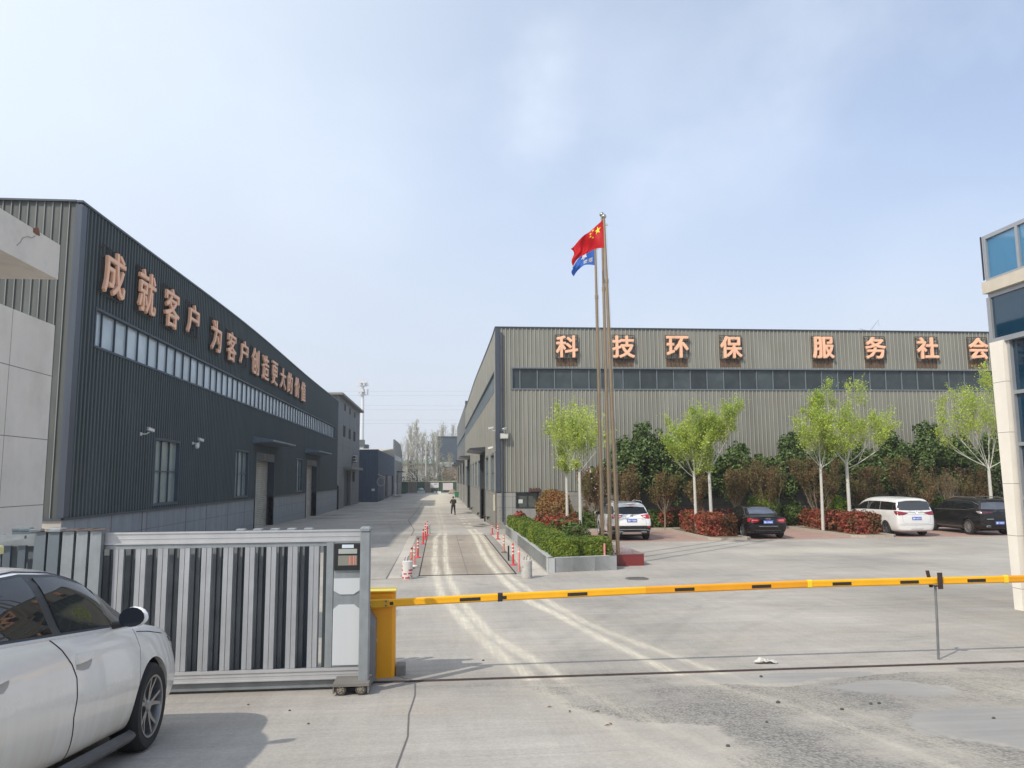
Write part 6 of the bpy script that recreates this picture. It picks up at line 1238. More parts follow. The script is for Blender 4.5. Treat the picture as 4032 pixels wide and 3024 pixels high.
PT = [(-9.8, 198, 12.0, 1, 'left-most bare tree rising beside the left shed parapet'), (-8.3, 205, 13.6, 0, 'bare tree second from the left shed'), (-7.2, 200, 16.5, 1, 'broad bare tree left of the tallest one'), (-5.9, 202, 18.6, 2, 'tallest pale poplar in the gap at the end of the street'), (-4.5, 206, 15.2, 1, 'pale poplar right of the tallest, behind the utility pole'), (-3.0, 203, 13.0, 0, 'short poplar just right of the utility pole'), (-1.4, 207, 15.2, 1, 'poplar left of the far dark blue building'), (-.6, 204, 16.0, 2, 'slim poplar touching the left edge of the dark blue building'), (1.2, 236, 18.6, 1, 'poplar crown above the roof of the dark blue building'), (2.8, 200, 9.5, 1, 'low bare tree in front of the dark blue building'), (4.2, 235, 19.0, 0, 'poplar crown at the right edge of the far gap'), (1.0, 198, 8.6, 0, 'low bare tree at the foot of the dark blue building'), (-11.5, 215, 13.5, 2, 'slim bare tree partly hidden by the left shed')]
used_ = set()
for x, y, h, k, lb in PT:
    src = PM[k]; o = src if k not in used_ else copy_tree(src); used_.add(k); H = (15, 13, 16)[k]
    if y > 230: y = 228.5 if False else 262; h *= 1.12; x *= 1.1
    o.location = (x, y, -.5); s_ = h / H; o.scale = (s_, s_, s_); o.rotation_euler = (0, 0, (x * 7) % 6); tag(o, lb, 'tree', 'bare spring trees beyond the end of the street')
q = np.random.default_rng(9); n = 9000
P = np.stack([q.uniform(-16, 12, n), q.uniform(186, 197, n), q.uniform(0, 1, n) ** 1.3 * (4.6 + 1.8 * np.sin(q.uniform(0, 20, n)))], 1); P[:, 2] = P[:, 2] * (1 + .4 * np.sin(P[:, 0] * 1.7)) - .3
V, F = leaf_cloud(P, .26, 1.5, None, 1, q); o = link('undergrowth', mesh_np('undergrowth', V, F, leafmat('scrub_leaf', (.13, .15, .065), (.22, .19, .14), .2, .4))); tag(o, 'tangled olive undergrowth growing behind the green fence', 'undergrowth', None, 'stuff')
# ================================================================== CARS
DG = bpy.context.evaluated_depsgraph_get
def strip_patch(bvh, top, bot, axis, nu=14, nv=6, off=.003, th=.004, side=1):
    """curved plate lying on the body between two polylines given in the plane seen along axis; returns verts, faces"""
    def pl(P, t):
        k = t * (len(P) - 1); i = min(int(k), len(P) - 2); f = k - i; return (P[i][0] + (P[i + 1][0] - P[i][0]) * f, P[i][1] + (P[i + 1][1] - P[i][1]) * f)
    A, B = [], []; last = None
    for j in range(nv + 1):
        for i in range(nu + 1):
            a = pl(top, i / nu); b = pl(bot, i / nu); t = j / nv; u, v = a[0] + (b[0] - a[0]) * t, a[1] + (b[1] - a[1]) * t
            if axis == 'x': o, d = Vector((side * 3, u, v)), Vector((-side, 0, 0))
            elif axis == 'y': o, d = Vector((u, side * 5, v)), Vector((0, -side, 0))
            else: o, d = Vector((u, v, 4)), Vector((0, 0, -1))
            h, n, _, _ = bvh.ray_cast(o, d)
            if h is None:
                q = Vector((side * .8, u, v)) if axis == 'x' else Vector((u, side * 2.2, v)) if axis == 'y' else Vector((u, v, 1.2)); h, n, _, _ = bvh.find_nearest(q)
            if n.dot(d) > 0: n = -n
            A.append(tuple(h + n * (off + th))); B.append(tuple(h + n * (off - .006)))
    n_ = nu + 1; k = len(A); F = []
    for j in range(nv):
        for i in range(nu): a = j * n_ + i; F += [(a, a + 1, a + n_ + 1, a + n_), (k + a, k + a + n_, k + a + n_ + 1, k + a + 1)]
    for i in range(nu): F += [(i, k + i, k + i + 1, i + 1), (nv * n_ + i, nv * n_ + i + 1, k + nv * n_ + i + 1, k + nv * n_ + i)]
    for j in range(nv): F += [(j * n_, (j + 1) * n_, k + (j + 1) * n_, k + j * n_), (j * n_ + nu, k + j * n_ + nu, k + (j + 1) * n_ + nu, (j + 1) * n_ + nu)]
    return A + B, F
def drape(bvh, pts, axis, side=1, off=.0, n=10):
    out_ = []
    for a, b in zip(pts[:-1], pts[1:]):
        for i in range(n): t = i / n; out_.append((a[0] + (b[0] - a[0]) * t, a[1] + (b[1] - a[1]) * t))
    out_.append(pts[-1]); R_ = []
    for u, v in out_:
        if axis == 'x': o, d = Vector((side * 3, u, v)), Vector((-side, 0, 0))
        elif axis == 'y': o, d = Vector((u, side * 5, v)), Vector((0, -side, 0))
        else: o, d = Vector((u, v, 4)), Vector((0, 0, -1))
        h, n_, _, _ = bvh.ray_cast(o, d)
        if h is None: continue
        if n_.dot(d) > 0: n_ = -n_
        R_.append(h + n_ * off)
    return R_
def car_shell(st, arches, zsplit=None, lvl=2, tumble=.06):
    rings = []
    for s in st:
        y, zb, ws, wm, zs, wsh, zte, wt, zt = s[:9]; dy = s[9] if len(s) > 9 else {}; q_ = min(1, max(0, (zte - zs - .05) / .25)); wt += tumble * q_; zte += .022 * q_; zt += .006 * q_
        H = [(0, zb), (ws * .88, zb), (ws, zb + .07), (wm, zb + (zs - zb) * .33), (wm, zb + (zs - zb) * .62), (wsh, zs), (wsh - .055 if zte > zs + .2 else wsh - .05, zs + .03 if zte > zs + .2 else zs + .012), (wt, zte), (wt * .72, zt - .012), (0, zt)]
        P = [(x, y + dy.get(i, 0), z) for i, (x, z) in enumerate(H)]
        rings.append(P + [(-x, yy, z) for x, yy, z in reversed(P[1:-1])])
    mb = MB(); mb.loft(rings, cap=False); n = len(rings[0])
    for base, rev in ((0, 0), ((len(rings) - 1) * n, 1)):
        for i in range(0, 9):
            a, b = i, i + 1; c, d = (n - i - 1) % n if i + 1 < 9 else 9, (n - i) % n
            f = (base + a, base + b, base + ((n - b) % n if b != 9 else 9), base + ((n - a) % n))
            f = tuple(dict.fromkeys(f))
            if len(f) >= 3: mb.f.append(f)
    me = mb.mesh('body', None); o = bpy.data.objects.new('body', me); COL.objects.link(o)
    m = o.modifiers.new('s', 'SUBSURF'); m.levels = lvl; m.render_levels = lvl
    cut = []
    for (y, z, r_) in arches:
        c = MB(); c.cyl((-1.5, y, z), (1.5, y, z), r_, n=48); oc = c.build('cut', None); cut.append(oc); b = o.modifiers.new('b', 'BOOLEAN'); b.operation = 'DIFFERENCE'; b.object = oc; b.solver = 'EXACT'
    me2 = bpy.data.meshes.new_from_object(o.evaluated_get(DG())); bvh_me = bmesh.new(); bvh_me.from_mesh(me2)
    for oc in cut: bpy.data.objects.remove(oc)
    bpy.data.objects.remove(o)
    # drop the wheel-well walls left by the cutters except near the skin
    bmesh.ops.delete(bvh_me, geom=[f for f in bvh_me.faces if all(abs(v.co.x) < .55 for v in f.verts) and any(abs(math.hypot(f.calc_center_median().y - y, f.calc_center_median().z - z) - r_) < .02 for y, z, r_ in arches)], context='FACES')
    if zsplit:
        for z in zsplit: bmesh.ops.bisect_plane(bvh_me, geom=bvh_me.verts[:] + bvh_me.edges[:] + bvh_me.faces[:], plane_co=(0, 0, z), plane_no=(0, 0, 1))
    bvh = BVHTree.FromBMesh(bvh_me); return bvh_me, bvh
def bm_part(bm, pred, name, m, parent):
    b = bm.copy(); bmesh.ops.delete(b, geom=[f for f in b.faces if not pred(f.calc_center_median())], context='FACES'); me = bpy.data.meshes.new(name); b.to_mesh(me); b.free()
    me.materials.append(m); me.polygons.foreach_set('use_smooth', [True] * len(me.polygons))
    try: me.set_sharp_from_angle(angle=R(38))
    except Exception: pass
    return link(name, me, parent)
def put(mb, name, m, parent, smooth=False, label=None): return mb.build(name, m, parent, (0, 0, 0), smooth, label)
tyre_m = mat('tyre', (.022, .021, .02), .85, var=.15, vs=8); rim_s = mat('rim_silver', (.62, .62, .60), .28, .85); rim_d = mat('rim_dark', (.06, .06, .065), .4, .6); well_m = mat('wheel_well', (.012, .012, .012), .9)
chrome = mat('chrome', (.75, .75, .74), .12, 1.); car_glass = mat('car_glass', (.012, .014, .016), .03, spec=.5); lamp_red = mat('lamp_red', (.42, .012, .02), .12, coat=.6, spec=.7); lamp_clear = mat('lamp_clear', (.72, .52, .52), .1, coat=.5); blk = mat('trim_black', (.018, .018, .02), .45)
plate_m = mat('plate_blue', (.02, .09, .50), .4); plate_w = mat('plate_white', (.78, .80, .84), .4)
def wheel(car, x, y, r_, rr, w=.22, spokes=5, steer=0., double=False, side=1, silver=rim_s, split=.0):
    """tyre with a rim child; side is the outward x direction"""
    M_ = Matrix.Translation((x, y, r_)) @ Matrix.Rotation(steer, 4, 'Z')
    m = MB(); m.lathe((0, 0, 0), (1, 0, 0), [(rr, -w / 2 + .01), (rr + .02, -w / 2), (r_ - .03, -w / 2), (r_ - .006, -w / 2 + .03), (r_, -w / 4), (r_, w / 4), (r_ - .006, w / 2 - .03), (r_ - .03, w / 2), (rr + .02, w / 2), (rr, w / 2 - .012)], 44); m.f = m.f[:-2]; m.xform(M_)
    t = put(m, 'wheel', tyre_m, car, 35)
    m = MB(); s = side; e = w / 2
    m.lathe((0, 0, 0), (s, 0, 0), [(rr - .012, e - .03), (rr + .004, e - .012), (rr + .004, e - .002), (rr - .012, e - .004), (rr - .02, e - .05), (rr - .03, -e + .02)], 40); m.f = m.f[:-2]
    k = spokes; 
    for i in range(k):
        for off in ((-split, split) if double else (0,)):
            a = 2 * math.pi * i / k + .2; ai = a + off * .35; ao = a + off
            def pt(r2, an, dx, wd): u = Vector((0, math.cos(an), math.sin(an))); t_ = Vector((0, -math.sin(an), math.cos(an))); return Vector((s * dx, 0, 0)) + u * r2 + t_ * wd
            wi, wo = (.016, .011) if double else (.032, .026)
            rings = []
            for r2, an, wd, dx in ((.04, ai, wi, e - .035), (rr * .55, (ai + ao) / 2, wi * .9, e - .03), (rr - .012, ao, wo, e - .012)): rings.append([pt(r2, an, dx, -wd), pt(r2, an, dx, wd), pt(r2, an, dx - .03, wd * .9), pt(r2, an, dx - .03, -wd * .9)])
            m.loft(rings)
    m.lathe((0, 0, 0), (s, 0, 0), [(.0001, e - .02), (.035, e - .022), (.055, e - .035), (.055, e - .07)], 20)
    m.xform(M_); o = put(m, 'rim', silver, None, 30); o.parent = t
    m = MB(); m.lathe((0, 0, 0), (s, 0, 0), [(.0001, e - .10), (rr - .03, e - .10), (rr - .03, e - .115), (.0001, e - .115)], 28); m.xform(M_); o = put(m, 'brake_disc', rim_d, None); o.parent = t
    return t
def wells(car, arches, xo, r_in=.5):
    for (y, z, r_) in arches:
        m = MB(); A = np.linspace(R(-25), R(205), 22)
        for s in (-1, 1):
            n = len(A); V = [(s * xx, y + math.cos(a) * (r_ - .008), z + math.sin(a) * (r_ - .008)) for xx in (r_in, xo - .02) for a in A]; m.add(V, [(i, i + 1, n + i + 1, n + i) for i in range(n - 1)])
            V = [(s * r_in, y, z)] + [(s * r_in, y + math.cos(a) * (r_ + .001), z + math.sin(a) * (r_ + .001)) for a in A]; m.add(V, [(0, i, i + 1) for i in range(1, n)])
        put(m, 'wheel_arch_liner', well_m, car)
    m = MB(); ys_ = [a[0] for a in arches]; m.box(-.6, .6, min(ys_) - .5, max(ys_) + .5, .2, .30); put(m, 'underbody', well_m, car)
def mirror_(car, y, z, x, m_, s, scale=1.):
    q = MB(); rings = []
    for t in np.linspace(0, 1, 7):
        w_ = math.sin(min(1, .25 + t * .9) * math.pi * .5) if t < .8 else math.cos((t - .8) / .2 * 1.1)
        yy = y + .075 * scale * t; rings.append([(x + s * (.125 * scale) + s * .112 * scale * w_ * math.cos(a) * (1.1 if math.cos(a) > 0 else .95), yy, z + .098 * scale * w_ * math.sin(a) * (1 if math.sin(a) > 0 else .8)) for a in np.linspace(0, 6.283, 17)[:-1]])
    q.loft(rings); o = put(q, 'wing_mirror', m_, car, 50)
    q = MB(); A = np.linspace(0, 6.283, 17)[:-1]; V = [(x + s * .125 * scale + s * .107 * scale * math.cos(a), y - .006, z + .092 * scale * math.sin(a) * (1 if math.sin(a) > 0 else .8)) for a in A]; V2 = [(a, b + .008, c) for a, b, c in V]; q.add(V + V2, [tuple(range(16)), tuple(range(31, 15, -1))] + [(i, (i + 1) % 16, 16 + (i + 1) % 16, 16 + i) for i in range(16)]); g = put(q, 'mirror_glass', mat('mirror_glass', (.012, .015, .022), .06, 0, spec=.35), None); g.parent = o  # dark glass colour stands in for a dark reflection in the mirror
    q = MB(); q.tube([(x - s * .04, y + .05, z - .05), (x + s * .06, y + .045, z - .04)], [.03, .02], 8); g = put(q, 'mirror_foot', blk, None); g.parent = o
def number_plate(car, bvh, z, txt, w=.44, h=.14, x=0., yoff=.012):
    ys_ = [bvh.ray_cast(Vector((x + dx, -5, z + dz)), Vector((0, 1, 0)))[0].y for dx in (-w / 2, 0, w / 2) for dz in (-h / 2, h / 2)]; y = min(ys_) - yoff
    m = MB(); m.bbox(x - w / 2, x + w / 2, y, y + .03, z - h / 2, z + h / 2, .006); p = put(m, 'number_plate', plate_m, car)
    m = MB()
    for a in ((x - w / 2 + .008, x + w / 2 - .008, z + h / 2 - .012, z + h / 2 - .009), (x - w / 2 + .008, x + w / 2 - .008, z - h / 2 + .009, z - h / 2 + .012)): m.box(a[0], a[1], y - .002, y + .001, a[2], a[3])
    b = put(m, 'plate_border', plate_w, None); b.parent = p
    g = text_mesh(txt, 1, .003, .002, (w * .88, h * .62)); g.materials.clear(); g.materials.append(plate_w); g.transform(Matrix.Translation((x, y - .001, z)) @ Matrix.Rotation(R(90), 4, 'X')); link('plate_characters', g, p)
def glasswin(car, bvh, name, top, bot, axis='x', side=1, m=None, off=.0035, nu=18, nv=6): V, F = strip_patch(bvh, top, bot, axis, nu, nv, off, .004, side); q = MB(); q.add(V, F); return put(q, name, m or car_glass, car, 40)
def line(car, bvh, name, pts, axis, side, r_, m_, off=0.): P = drape(bvh, pts, axis, side, off); q = MB(); q.tube(P, r_, 6); return put(q, name, m_, car)
def finish(bm): bm.free()
def new_car(x, y, rz, label, z=0., name='parked_car', cat='car'):
    return empty(name, (x, y, z), label, cat, None, rz)
# ---- white crossover (behind the flagpoles)
c = new_car(8.66, 36.42, R(-2), 'white crossover with black lower bumper parked tail-out behind the flagpoles', .008)
A = [(-1.34, .345, .40), (1.34, .345, .40)]
st = [(-2.24, .36, .70, .80, 1.07, .80, 1.50, .57, 1.62, {0: .12, 1: .12, 2: .08, 5: .05, 6: .12, 7: .40, 8: .36, 9: .34}), (-2.12, .27, .82, .90, 1.09, .865, 1.54, .62, 1.655, {6: .06, 7: .32, 8: .28, 9: .26}), (-1.75, .24, .87, .915, 1.10, .885, 1.565, .64, 1.685, {7: .1, 8: .1, 9: .1}), (-1.2, .22, .88, .92, 1.10, .89, 1.58, .65, 1.70), (-.5, .22, .88, .92, 1.08, .895, 1.59, .655, 1.71), (.2, .22, .88, .92, 1.07, .895, 1.585, .65, 1.705),
      (.62, .22, .88, .92, 1.06, .895, 1.54, .62, 1.66), (1.22, .22, .88, .92, 1.04, .885, 1.12, .72, 1.14), (1.45, .22, .88, .92, 1.02, .88, 1.05, .76, 1.09), (1.95, .24, .86, .90, .96, .84, .99, .74, 1.03), (2.2, .28, .80, .84, .88, .78, .90, .68, .93), (2.32, .38, .66, .72, .76, .66, .78, .56, .80)]
bm, bv = car_shell(st, A, [.66])
white = mat('car_white', (.86, .85, .83), .22, coat=.6, var=.02, vs=2)
bm_part(bm, lambda p: not (p.z < .66 and p.y < -1.75) and p.z > .34 or False, 'body', white, c); bm_part(bm, lambda p: p.z < .66 and p.y < -1.75, 'rear_bumper', blk, c); bm_part(bm, lambda p: p.y >= -1.75 and p.z <= .34, 'sill', blk, c); finish(bm)
for s in (-1, 1):
    glasswin(c, bv, 'side_window', [(-1.95, 1.30), (-1.5, 1.50), (-.9, 1.525), (-.45, 1.53)], [(-1.98, 1.18), (-1.5, 1.14), (-.9, 1.13), (-.45, 1.125)], 'x', s); glasswin(c, bv, 'side_window', [(-.40, 1.53), (0, 1.53), (.45, 1.49), (.98, 1.2)], [(-.40, 1.125), (0, 1.12), (.45, 1.11), (1.05, 1.11)], 'x', s)
    glasswin(c, bv, 'taillight', [(s * .40, 1.13), (s * .60, 1.15), (s * .78, 1.17)], [(s * .46, 1.06), (s * .60, .98), (s * .78, .97)], 'y', -1, lamp_red, .006); glasswin(c, bv, 'taillight', [(s * -2.14, 1.17), (s * -2.0, 1.17)] if False else [(-2.16, 1.16), (-1.92, 1.15)], [(-2.14, .97), (-1.98, 1.02)], 'x', s, lamp_red, .006, 6, 4)
    q = glasswin(c, bv, 'reversing_lamp', [(s * .46, 1.09), (s * .62, 1.10)], [(s * .52, 1.05), (s * .62, 1.02)], 'y', -1, lamp_clear, .012, 6, 3)
    glasswin(c, bv, 'rear_reflector', [(s * .70, .66), (s * .82, .67)], [(s * .70, .59), (s * .82, .59)], 'y', -1, lamp_red, .008, 4, 3)
    mirror_(c, .98, 1.10, s * .90, white, s)
    q = MB(); q.tube([(s * .60, -1.55, 1.70), (s * .62, -1.3, 1.735), (s * .62, .1, 1.74), (s * .60, .35, 1.70)], .016, 8); put(q, 'roof_rail', white, c)
    q = MB(); q.bbox(s * .52 - .12, s * .52 + .12, -2.27, -2.1, .36, .43, .02); put(q, 'exhaust_tip', chrome, c); q = MB(); q.box(s * .52 - .095, s * .52 + .095, -2.275, -2.268, .375, .415); put(q, 'exhaust_hole', well_m, c)
    line(c, bv, 'door_line', [(-.43, 1.12), (-.45, .8), (-.42, .36)], 'x', s, .004, blk); line(c, bv, 'door_line', [(-1.05, .75), (-1.0, 1.12)], 'x', s, .004, blk)
    for yy in (-.75, .3): q = MB(); P = drape(bv, [(yy - .1, .98), (yy + .1, .98)], 'x', s, .018, 4); q.tube(P, .012, 8); put(q, 'door_handle', white, c)
glasswin(c, bv, 'rear_window', [(-.62, 1.47), (-.3, 1.50), (.3, 1.50), (.62, 1.47)], [(-.74, 1.20), (-.3, 1.17), (.3, 1.17), (.74, 1.20)], 'y', -1); glasswin(c, bv, 'windshield', [(-.58, 1.56), (.58, 1.56)], [(-.70, 1.16), (.70, 1.16)], 'y', 1)
q = MB(); q.box(-.17, .17, -2.03, -1.95, 1.585, 1.605); put(q, 'brake_lamp', lamp_red, c)
glasswin(c, bv, 'skid_plate', [(-.40, .40), (.40, .40)], [(-.44, .31), (.44, .31)], 'y', -1, mat('skid_silver', (.55, .55, .54), .35, .7), .02, 10, 3)
line(c, bv, 'bumper_trim', [(-.86, .44), (-.6, .50), (0, .51), (.6, .50), (.86, .44)], 'y', -1, .014, mat('skid_silver', (.5,) * 3), .004)
line(c, bv, 'tailgate_line', [(-.66, .68), (-.62, .95), (-.3, .985), (.3, .985), (.62, .95), (.66, .68)], 'y', -1, .0045, mat('line_grey', (.25, .25, .25), .6)); line(c, bv, 'tailgate_line', [(-.64, .67), (.64, .67)], 'y', -1, .005, blk)
number_plate(c, bv, .895, '鲁A·T2081'); 
q = MB(); yb = bv.ray_cast(Vector((0, -5, 1.09)), Vector((0, 1, 0)))[0].y
for a0, a1, z0, z1 in ((-.05, .05, 1.115, 1.13), (-.05, -.032, 1.07, 1.12), (.032, .05, 1.07, 1.12), (-.035, .035, 1.055, 1.07)): q.box(a0, a1, yb - .02, yb + .02, z0, z1)
put(q, 'badge', rim_d, c)
q = MB(); q.tube([(0, -2.14, 1.17), (.2, -2.12, 1.185), (.42, -2.09, 1.20)], .009, 5); put(q, 'wiper', blk, c)
for y_ in (-1.34, 1.34):
    for s in (-1, 1): wheel(c, s * .80, y_, .345, .235, .23, 5, 0, True, s, rim_s, .16)
wells(c, A, .87)
# ---- black saloon
c = new_car(14.97, 36.28, R(-5.5), 'glossy black saloon with a sloping rear window between the two red hedges', .008)
A = [(-1.45, .335, .375), (1.48, .335, .375)]
st = [(-2.44, .36, .66, .74, .93, .74, .96, .66, .985, {0: .14, 1: .14, 2: .10, 5: .03, 6: .05, 7: .09, 8: .04, 9: .02}), (-2.32, .26, .80, .88, .955, .82, .99, .72, 1.02), (-2.0, .22, .86, .915, .975, .85, 1.01, .73, 1.045), (-1.75, .2, .87, .925, .98, .86, 1.03, .72, 1.065), (-1.15, .19, .875, .93, .985, .87, 1.27, .62, 1.33), (-.75, .19, .875, .93, .985, .875, 1.36, .585, 1.42), (-.1, .19, .875, .93, .98, .88, 1.385, .59, 1.455),
      (.35, .19, .875, .93, .97, .88, 1.365, .585, 1.44), (.75, .19, .875, .93, .96, .88, 1.25, .61, 1.32), (1.25, .19, .875, .93, .94, .87, 1.0, .70, 1.03), (1.6, .2, .87, .92, .92, .86, .95, .74, .985), (2.15, .22, .83, .88, .84, .80, .87, .70, .90), (2.4, .28, .72, .78, .74, .70, .76, .60, .79), (2.49, .36, .56, .62, .64, .56, .66, .5, .68)]
bm, bv = car_shell(st, A)
cblack = mat('car_black', (.006, .006, .008), .1, coat=.25, spec=.45, var=.1, vs=2); bm_part(bm, lambda p: True, 'body', cblack, c); finish(bm)
rg_ = mat('rear_glass_blue', (.10, .12, .17), .1, spec=.6, var=.3, vs=1.5)
glasswin(c, bv, 'rear_window', [(-.50, -.98), (0, -.88), (.50, -.98)], [(-.60, -1.62), (0, -1.72), (.60, -1.62)], 'z', 1, rg_)
glasswin(c, bv, 'windshield', [(-.52, .52), (.52, .52)], [(-.62, 1.2), (.62, 1.2)], 'z', 1)
for s in (-1, 1):
    glasswin(c, bv, 'side_window', [(-.20, 1.37), (.2, 1.365), (.6, 1.27), (1.08, 1.05)], [(-.20, 1.03), (.2, 1.02), (.6, 1.01), (1.12, 1.0)], 'x', s); glasswin(c, bv, 'side_window', [(-.93, 1.27), (-.7, 1.345), (-.26, 1.37)], [(-.98, 1.035), (-.7, 1.035), (-.26, 1.03)], 'x', s); glasswin(c, bv, 'quarter_window', [(-1.32, 1.10), (-.97, 1.25)], [(-1.36, 1.045), (-1.02, 1.035)], 'x', s, None, .0035, 5, 4)
    line(c, bv, 'window_chrome', [(1.15, 1.0), (.2, 1.0), (-.7, 1.01), (-1.4, 1.03), (-1.42, 1.08), (-1.2, 1.2), (-.85, 1.33), (-.3, 1.395), (.2, 1.39), (.65, 1.28), (1.15, 1.03)], 'x', s, .008, chrome, .003)
    glasswin(c, bv, 'taillight', [(s * .40, .88), (s * .55, .91), (s * .74, .91)], [(s * .42, .80), (s * .55, .75), (s * .74, .75)], 'y', -1, lamp_red, .006); glasswin(c, bv, 'taillight', [(-2.36, .92), (-2.15, .93)], [(-2.33, .76), (-2.2, .80)], 'x', s, lamp_red, .006, 6, 4)
    glasswin(c, bv, 'lamp_strip', [(s * .48, .86), (s * .72, .865)], [(s * .48, .835), (s * .72, .84)], 'y', -1, mat('lamp_pink', (.75, .32, .32), .2), .012, 6, 2)
    mirror_(c, 1.0, 1.06, s * .88, cblack, s); line(c, bv, 'door_line', [(-.22, .99), (-.24, .6), (-.2, .28)], 'x', s, .004, well_m)
    line(c, bv, 'sill_chrome', [(-1.02, .27), (1.0, .26)], 'x', s, .009, chrome, .003)
    for yy in (-.75, .15): q = MB(); P = drape(bv, [(yy - .1, .86), (yy + .1, .86)], 'x', s, .018, 4); q.tube(P, .013, 8); put(q, 'door_handle', cblack, c)
    q = MB(); q.cyl((s * .56, -2.36, .33), (s * .56, -2.46, .33), .05, n=16, cap=False); q.cyl((s * .56, -2.38, .33), (s * .56, -2.462, .33), .043, n=16, cap=False); put(q, 'exhaust_tip', chrome, c); q = MB(); q.cyl((s * .56, -2.44, .33), (s * .56, -2.445, .33), .043, n=16); put(q, 'exhaust_hole', well_m, c)
line(c, bv, 'boot_chrome', [(-.42, .585), (.42, .585)], 'y', -1, .011, chrome, .004); line(c, bv, 'bumper_line', [(-.86, .56), (-.5, .54), (.5, .54), (.86, .56)], 'y', -1, .006, well_m); line(c, bv, 'bumper_line', [(-.6, .40), (.6, .40)], 'y', -1, .008, mat('trim_grey', (.09, .09, .09), .5), .003)
line(c, bv, 'boot_line', [(-.46, .57), (-.44, .8), (-.66, .96)], 'y', -1, .004, well_m); line(c, bv, 'boot_line', [(.46, .57), (.44, .8), (.66, .96)], 'y', -1, .004, well_m)
number_plate(c, bv, .77, '鲁A·D006R')
yb = bv.ray_cast(Vector((0, -5, .905)), Vector((0, 1, 0)))[0].y
q = MB()
for i in range(4):
    cx = -.079 + i * .0527; A_ = np.linspace(0, 6.283, 21)[:-1]; q.tube([(cx + .034 * math.cos(a), yb - .012 - .002 * (i % 2), .905 + .034 * math.sin(a)) for a in list(A_) + [6.283]], .005, 6)
put(q, 'badge', chrome, c)
for y_ in (-1.45, 1.48):
    for s in (-1, 1): wheel(c, s * .805, y_, .335, .235, .235, 7, 0, False, s)
wells(c, A, .88)
# ---- white people carrier
c = new_car(21.93, 36.5, R(-1.5), 'white people carrier with dark wrap-around windows parked beside the second red hedge', .008, cat='van')
A = [(-1.5, .34, .385), (1.5, .34, .385)]
st = [(-2.56, .30, .74, .82, 1.13, .82, 1.52, .70, 1.66, {0: .06, 5: .05, 6: .09, 7: .27, 8: .22, 9: .20}), (-2.44, .23, .84, .90, 1.15, .885, 1.58, .735, 1.735, {6: .05, 7: .22, 8: .18, 9: .16}), (-2.1, .2, .88, .93, 1.16, .905, 1.60, .745, 1.76, {7: .06, 8: .05, 9: .05}), (-1.4, .19, .885, .935, 1.16, .91, 1.615, .75, 1.785), (-.5, .19, .885, .94, 1.15, .915, 1.62, .75, 1.80), (.4, .19, .885, .94, 1.13, .91, 1.60, .73, 1.78),
      (.9, .19, .885, .94, 1.11, .905, 1.50, .70, 1.67), (1.4, .19, .885, .935, 1.08, .90, 1.28, .68, 1.38), (1.85, .2, .88, .93, 1.03, .88, 1.09, .70, 1.13), (2.25, .23, .85, .89, .95, .83, .98, .70, 1.02), (2.52, .3, .74, .80, .82, .72, .84, .6, .87), (2.62, .4, .6, .64, .66, .56, .68, .5, .7)]
bm, bv = car_shell(st, A); bm_part(bm, lambda p: True, 'body', mat('car_white_dusty', (.74, .735, .71), .28, coat=.4, col2=(.62, .60, .56), c2s=1.5, c2map=(1, 1, 2)), c); finish(bm)
vw = mat('van_glass', (.014, .014, .015), .06, spec=.8)
glasswin(c, bv, 'rear_window', [(-.70, 1.59), (-.3, 1.635), (.3, 1.635), (.70, 1.59)], [(-.84, 1.22), (-.3, 1.20), (.3, 1.20), (.84, 1.22)], 'y', -1, mat('van_rear_glass', (.05, .055, .06), .1, spec=.7)); glasswin(c, bv, 'windshield', [(-.62, .85), (.62, .85)], [(-.62, 1.8), (.62, 1.8)], 'z', 1)
for s in (-1, 1):
    glasswin(c, bv, 'side_window', [(-2.22, 1.55), (-1.6, 1.58), (-1.0, 1.59)], [(-2.33, 1.21), (-1.6, 1.20), (-1.0, 1.195)], 'x', s, vw); glasswin(c, bv, 'side_window', [(-.97, 1.59), (-.4, 1.59), (.12, 1.58)], [(-.97, 1.195), (-.4, 1.19), (.12, 1.18)], 'x', s, vw); glasswin(c, bv, 'side_window', [(.15, 1.58), (.6, 1.52), (1.1, 1.36), (1.55, 1.17)], [(.15, 1.18), (.6, 1.17), (1.1, 1.15), (1.6, 1.13)], 'x', s, vw)
    glasswin(c, bv, 'taillight', [(s * .36, 1.10), (s * .6, 1.13), (s * .84, 1.17)], [(s * .42, 1.06), (s * .6, .99), (s * .84, .98)], 'y', -1, mat('lamp_dark_red', (.24, .01, .02), .12, coat=.6), .006); glasswin(c, bv, 'taillight', [(-2.47, 1.17), (-2.18, 1.17)], [(-2.43, .98), (-2.3, 1.06)], 'x', s, MATS['lamp_dark_red'], .006, 6, 4)
    mirror_(c, 1.35, 1.17, s * .91, white, s); line(c, bv, 'door_line', [(.12, 1.16), (.1, .7), (.14, .3)], 'x', s, .004, MATS['line_grey']); line(c, bv, 'door_line', [(-1.02, 1.16), (-1.04, .6), (-1.0, .6)], 'x', s, .004, MATS['line_grey'])
    q = MB(); P = drape(bv, [(.22, 1.04), (.46, 1.04)], 'x', s, .02, 4); q.tube(P, .014, 8); put(q, 'door_handle', white, c)
line(c, bv, 'tailgate_chrome', [(-.36, 1.115), (0, 1.10), (.36, 1.115)], 'y', -1, .012, chrome, .004); line(c, bv, 'tailgate_line', [(-.66, 1.05), (-.66, .72), (-.55, .60), (.55, .60), (.66, .72), (.66, 1.05)], 'y', -1, .0045, MATS['line_grey']); line(c, bv, 'tailgate_line', [(-.55, 1.01), (.55, 1.01)], 'y', -1, .0045, MATS['line_grey'])
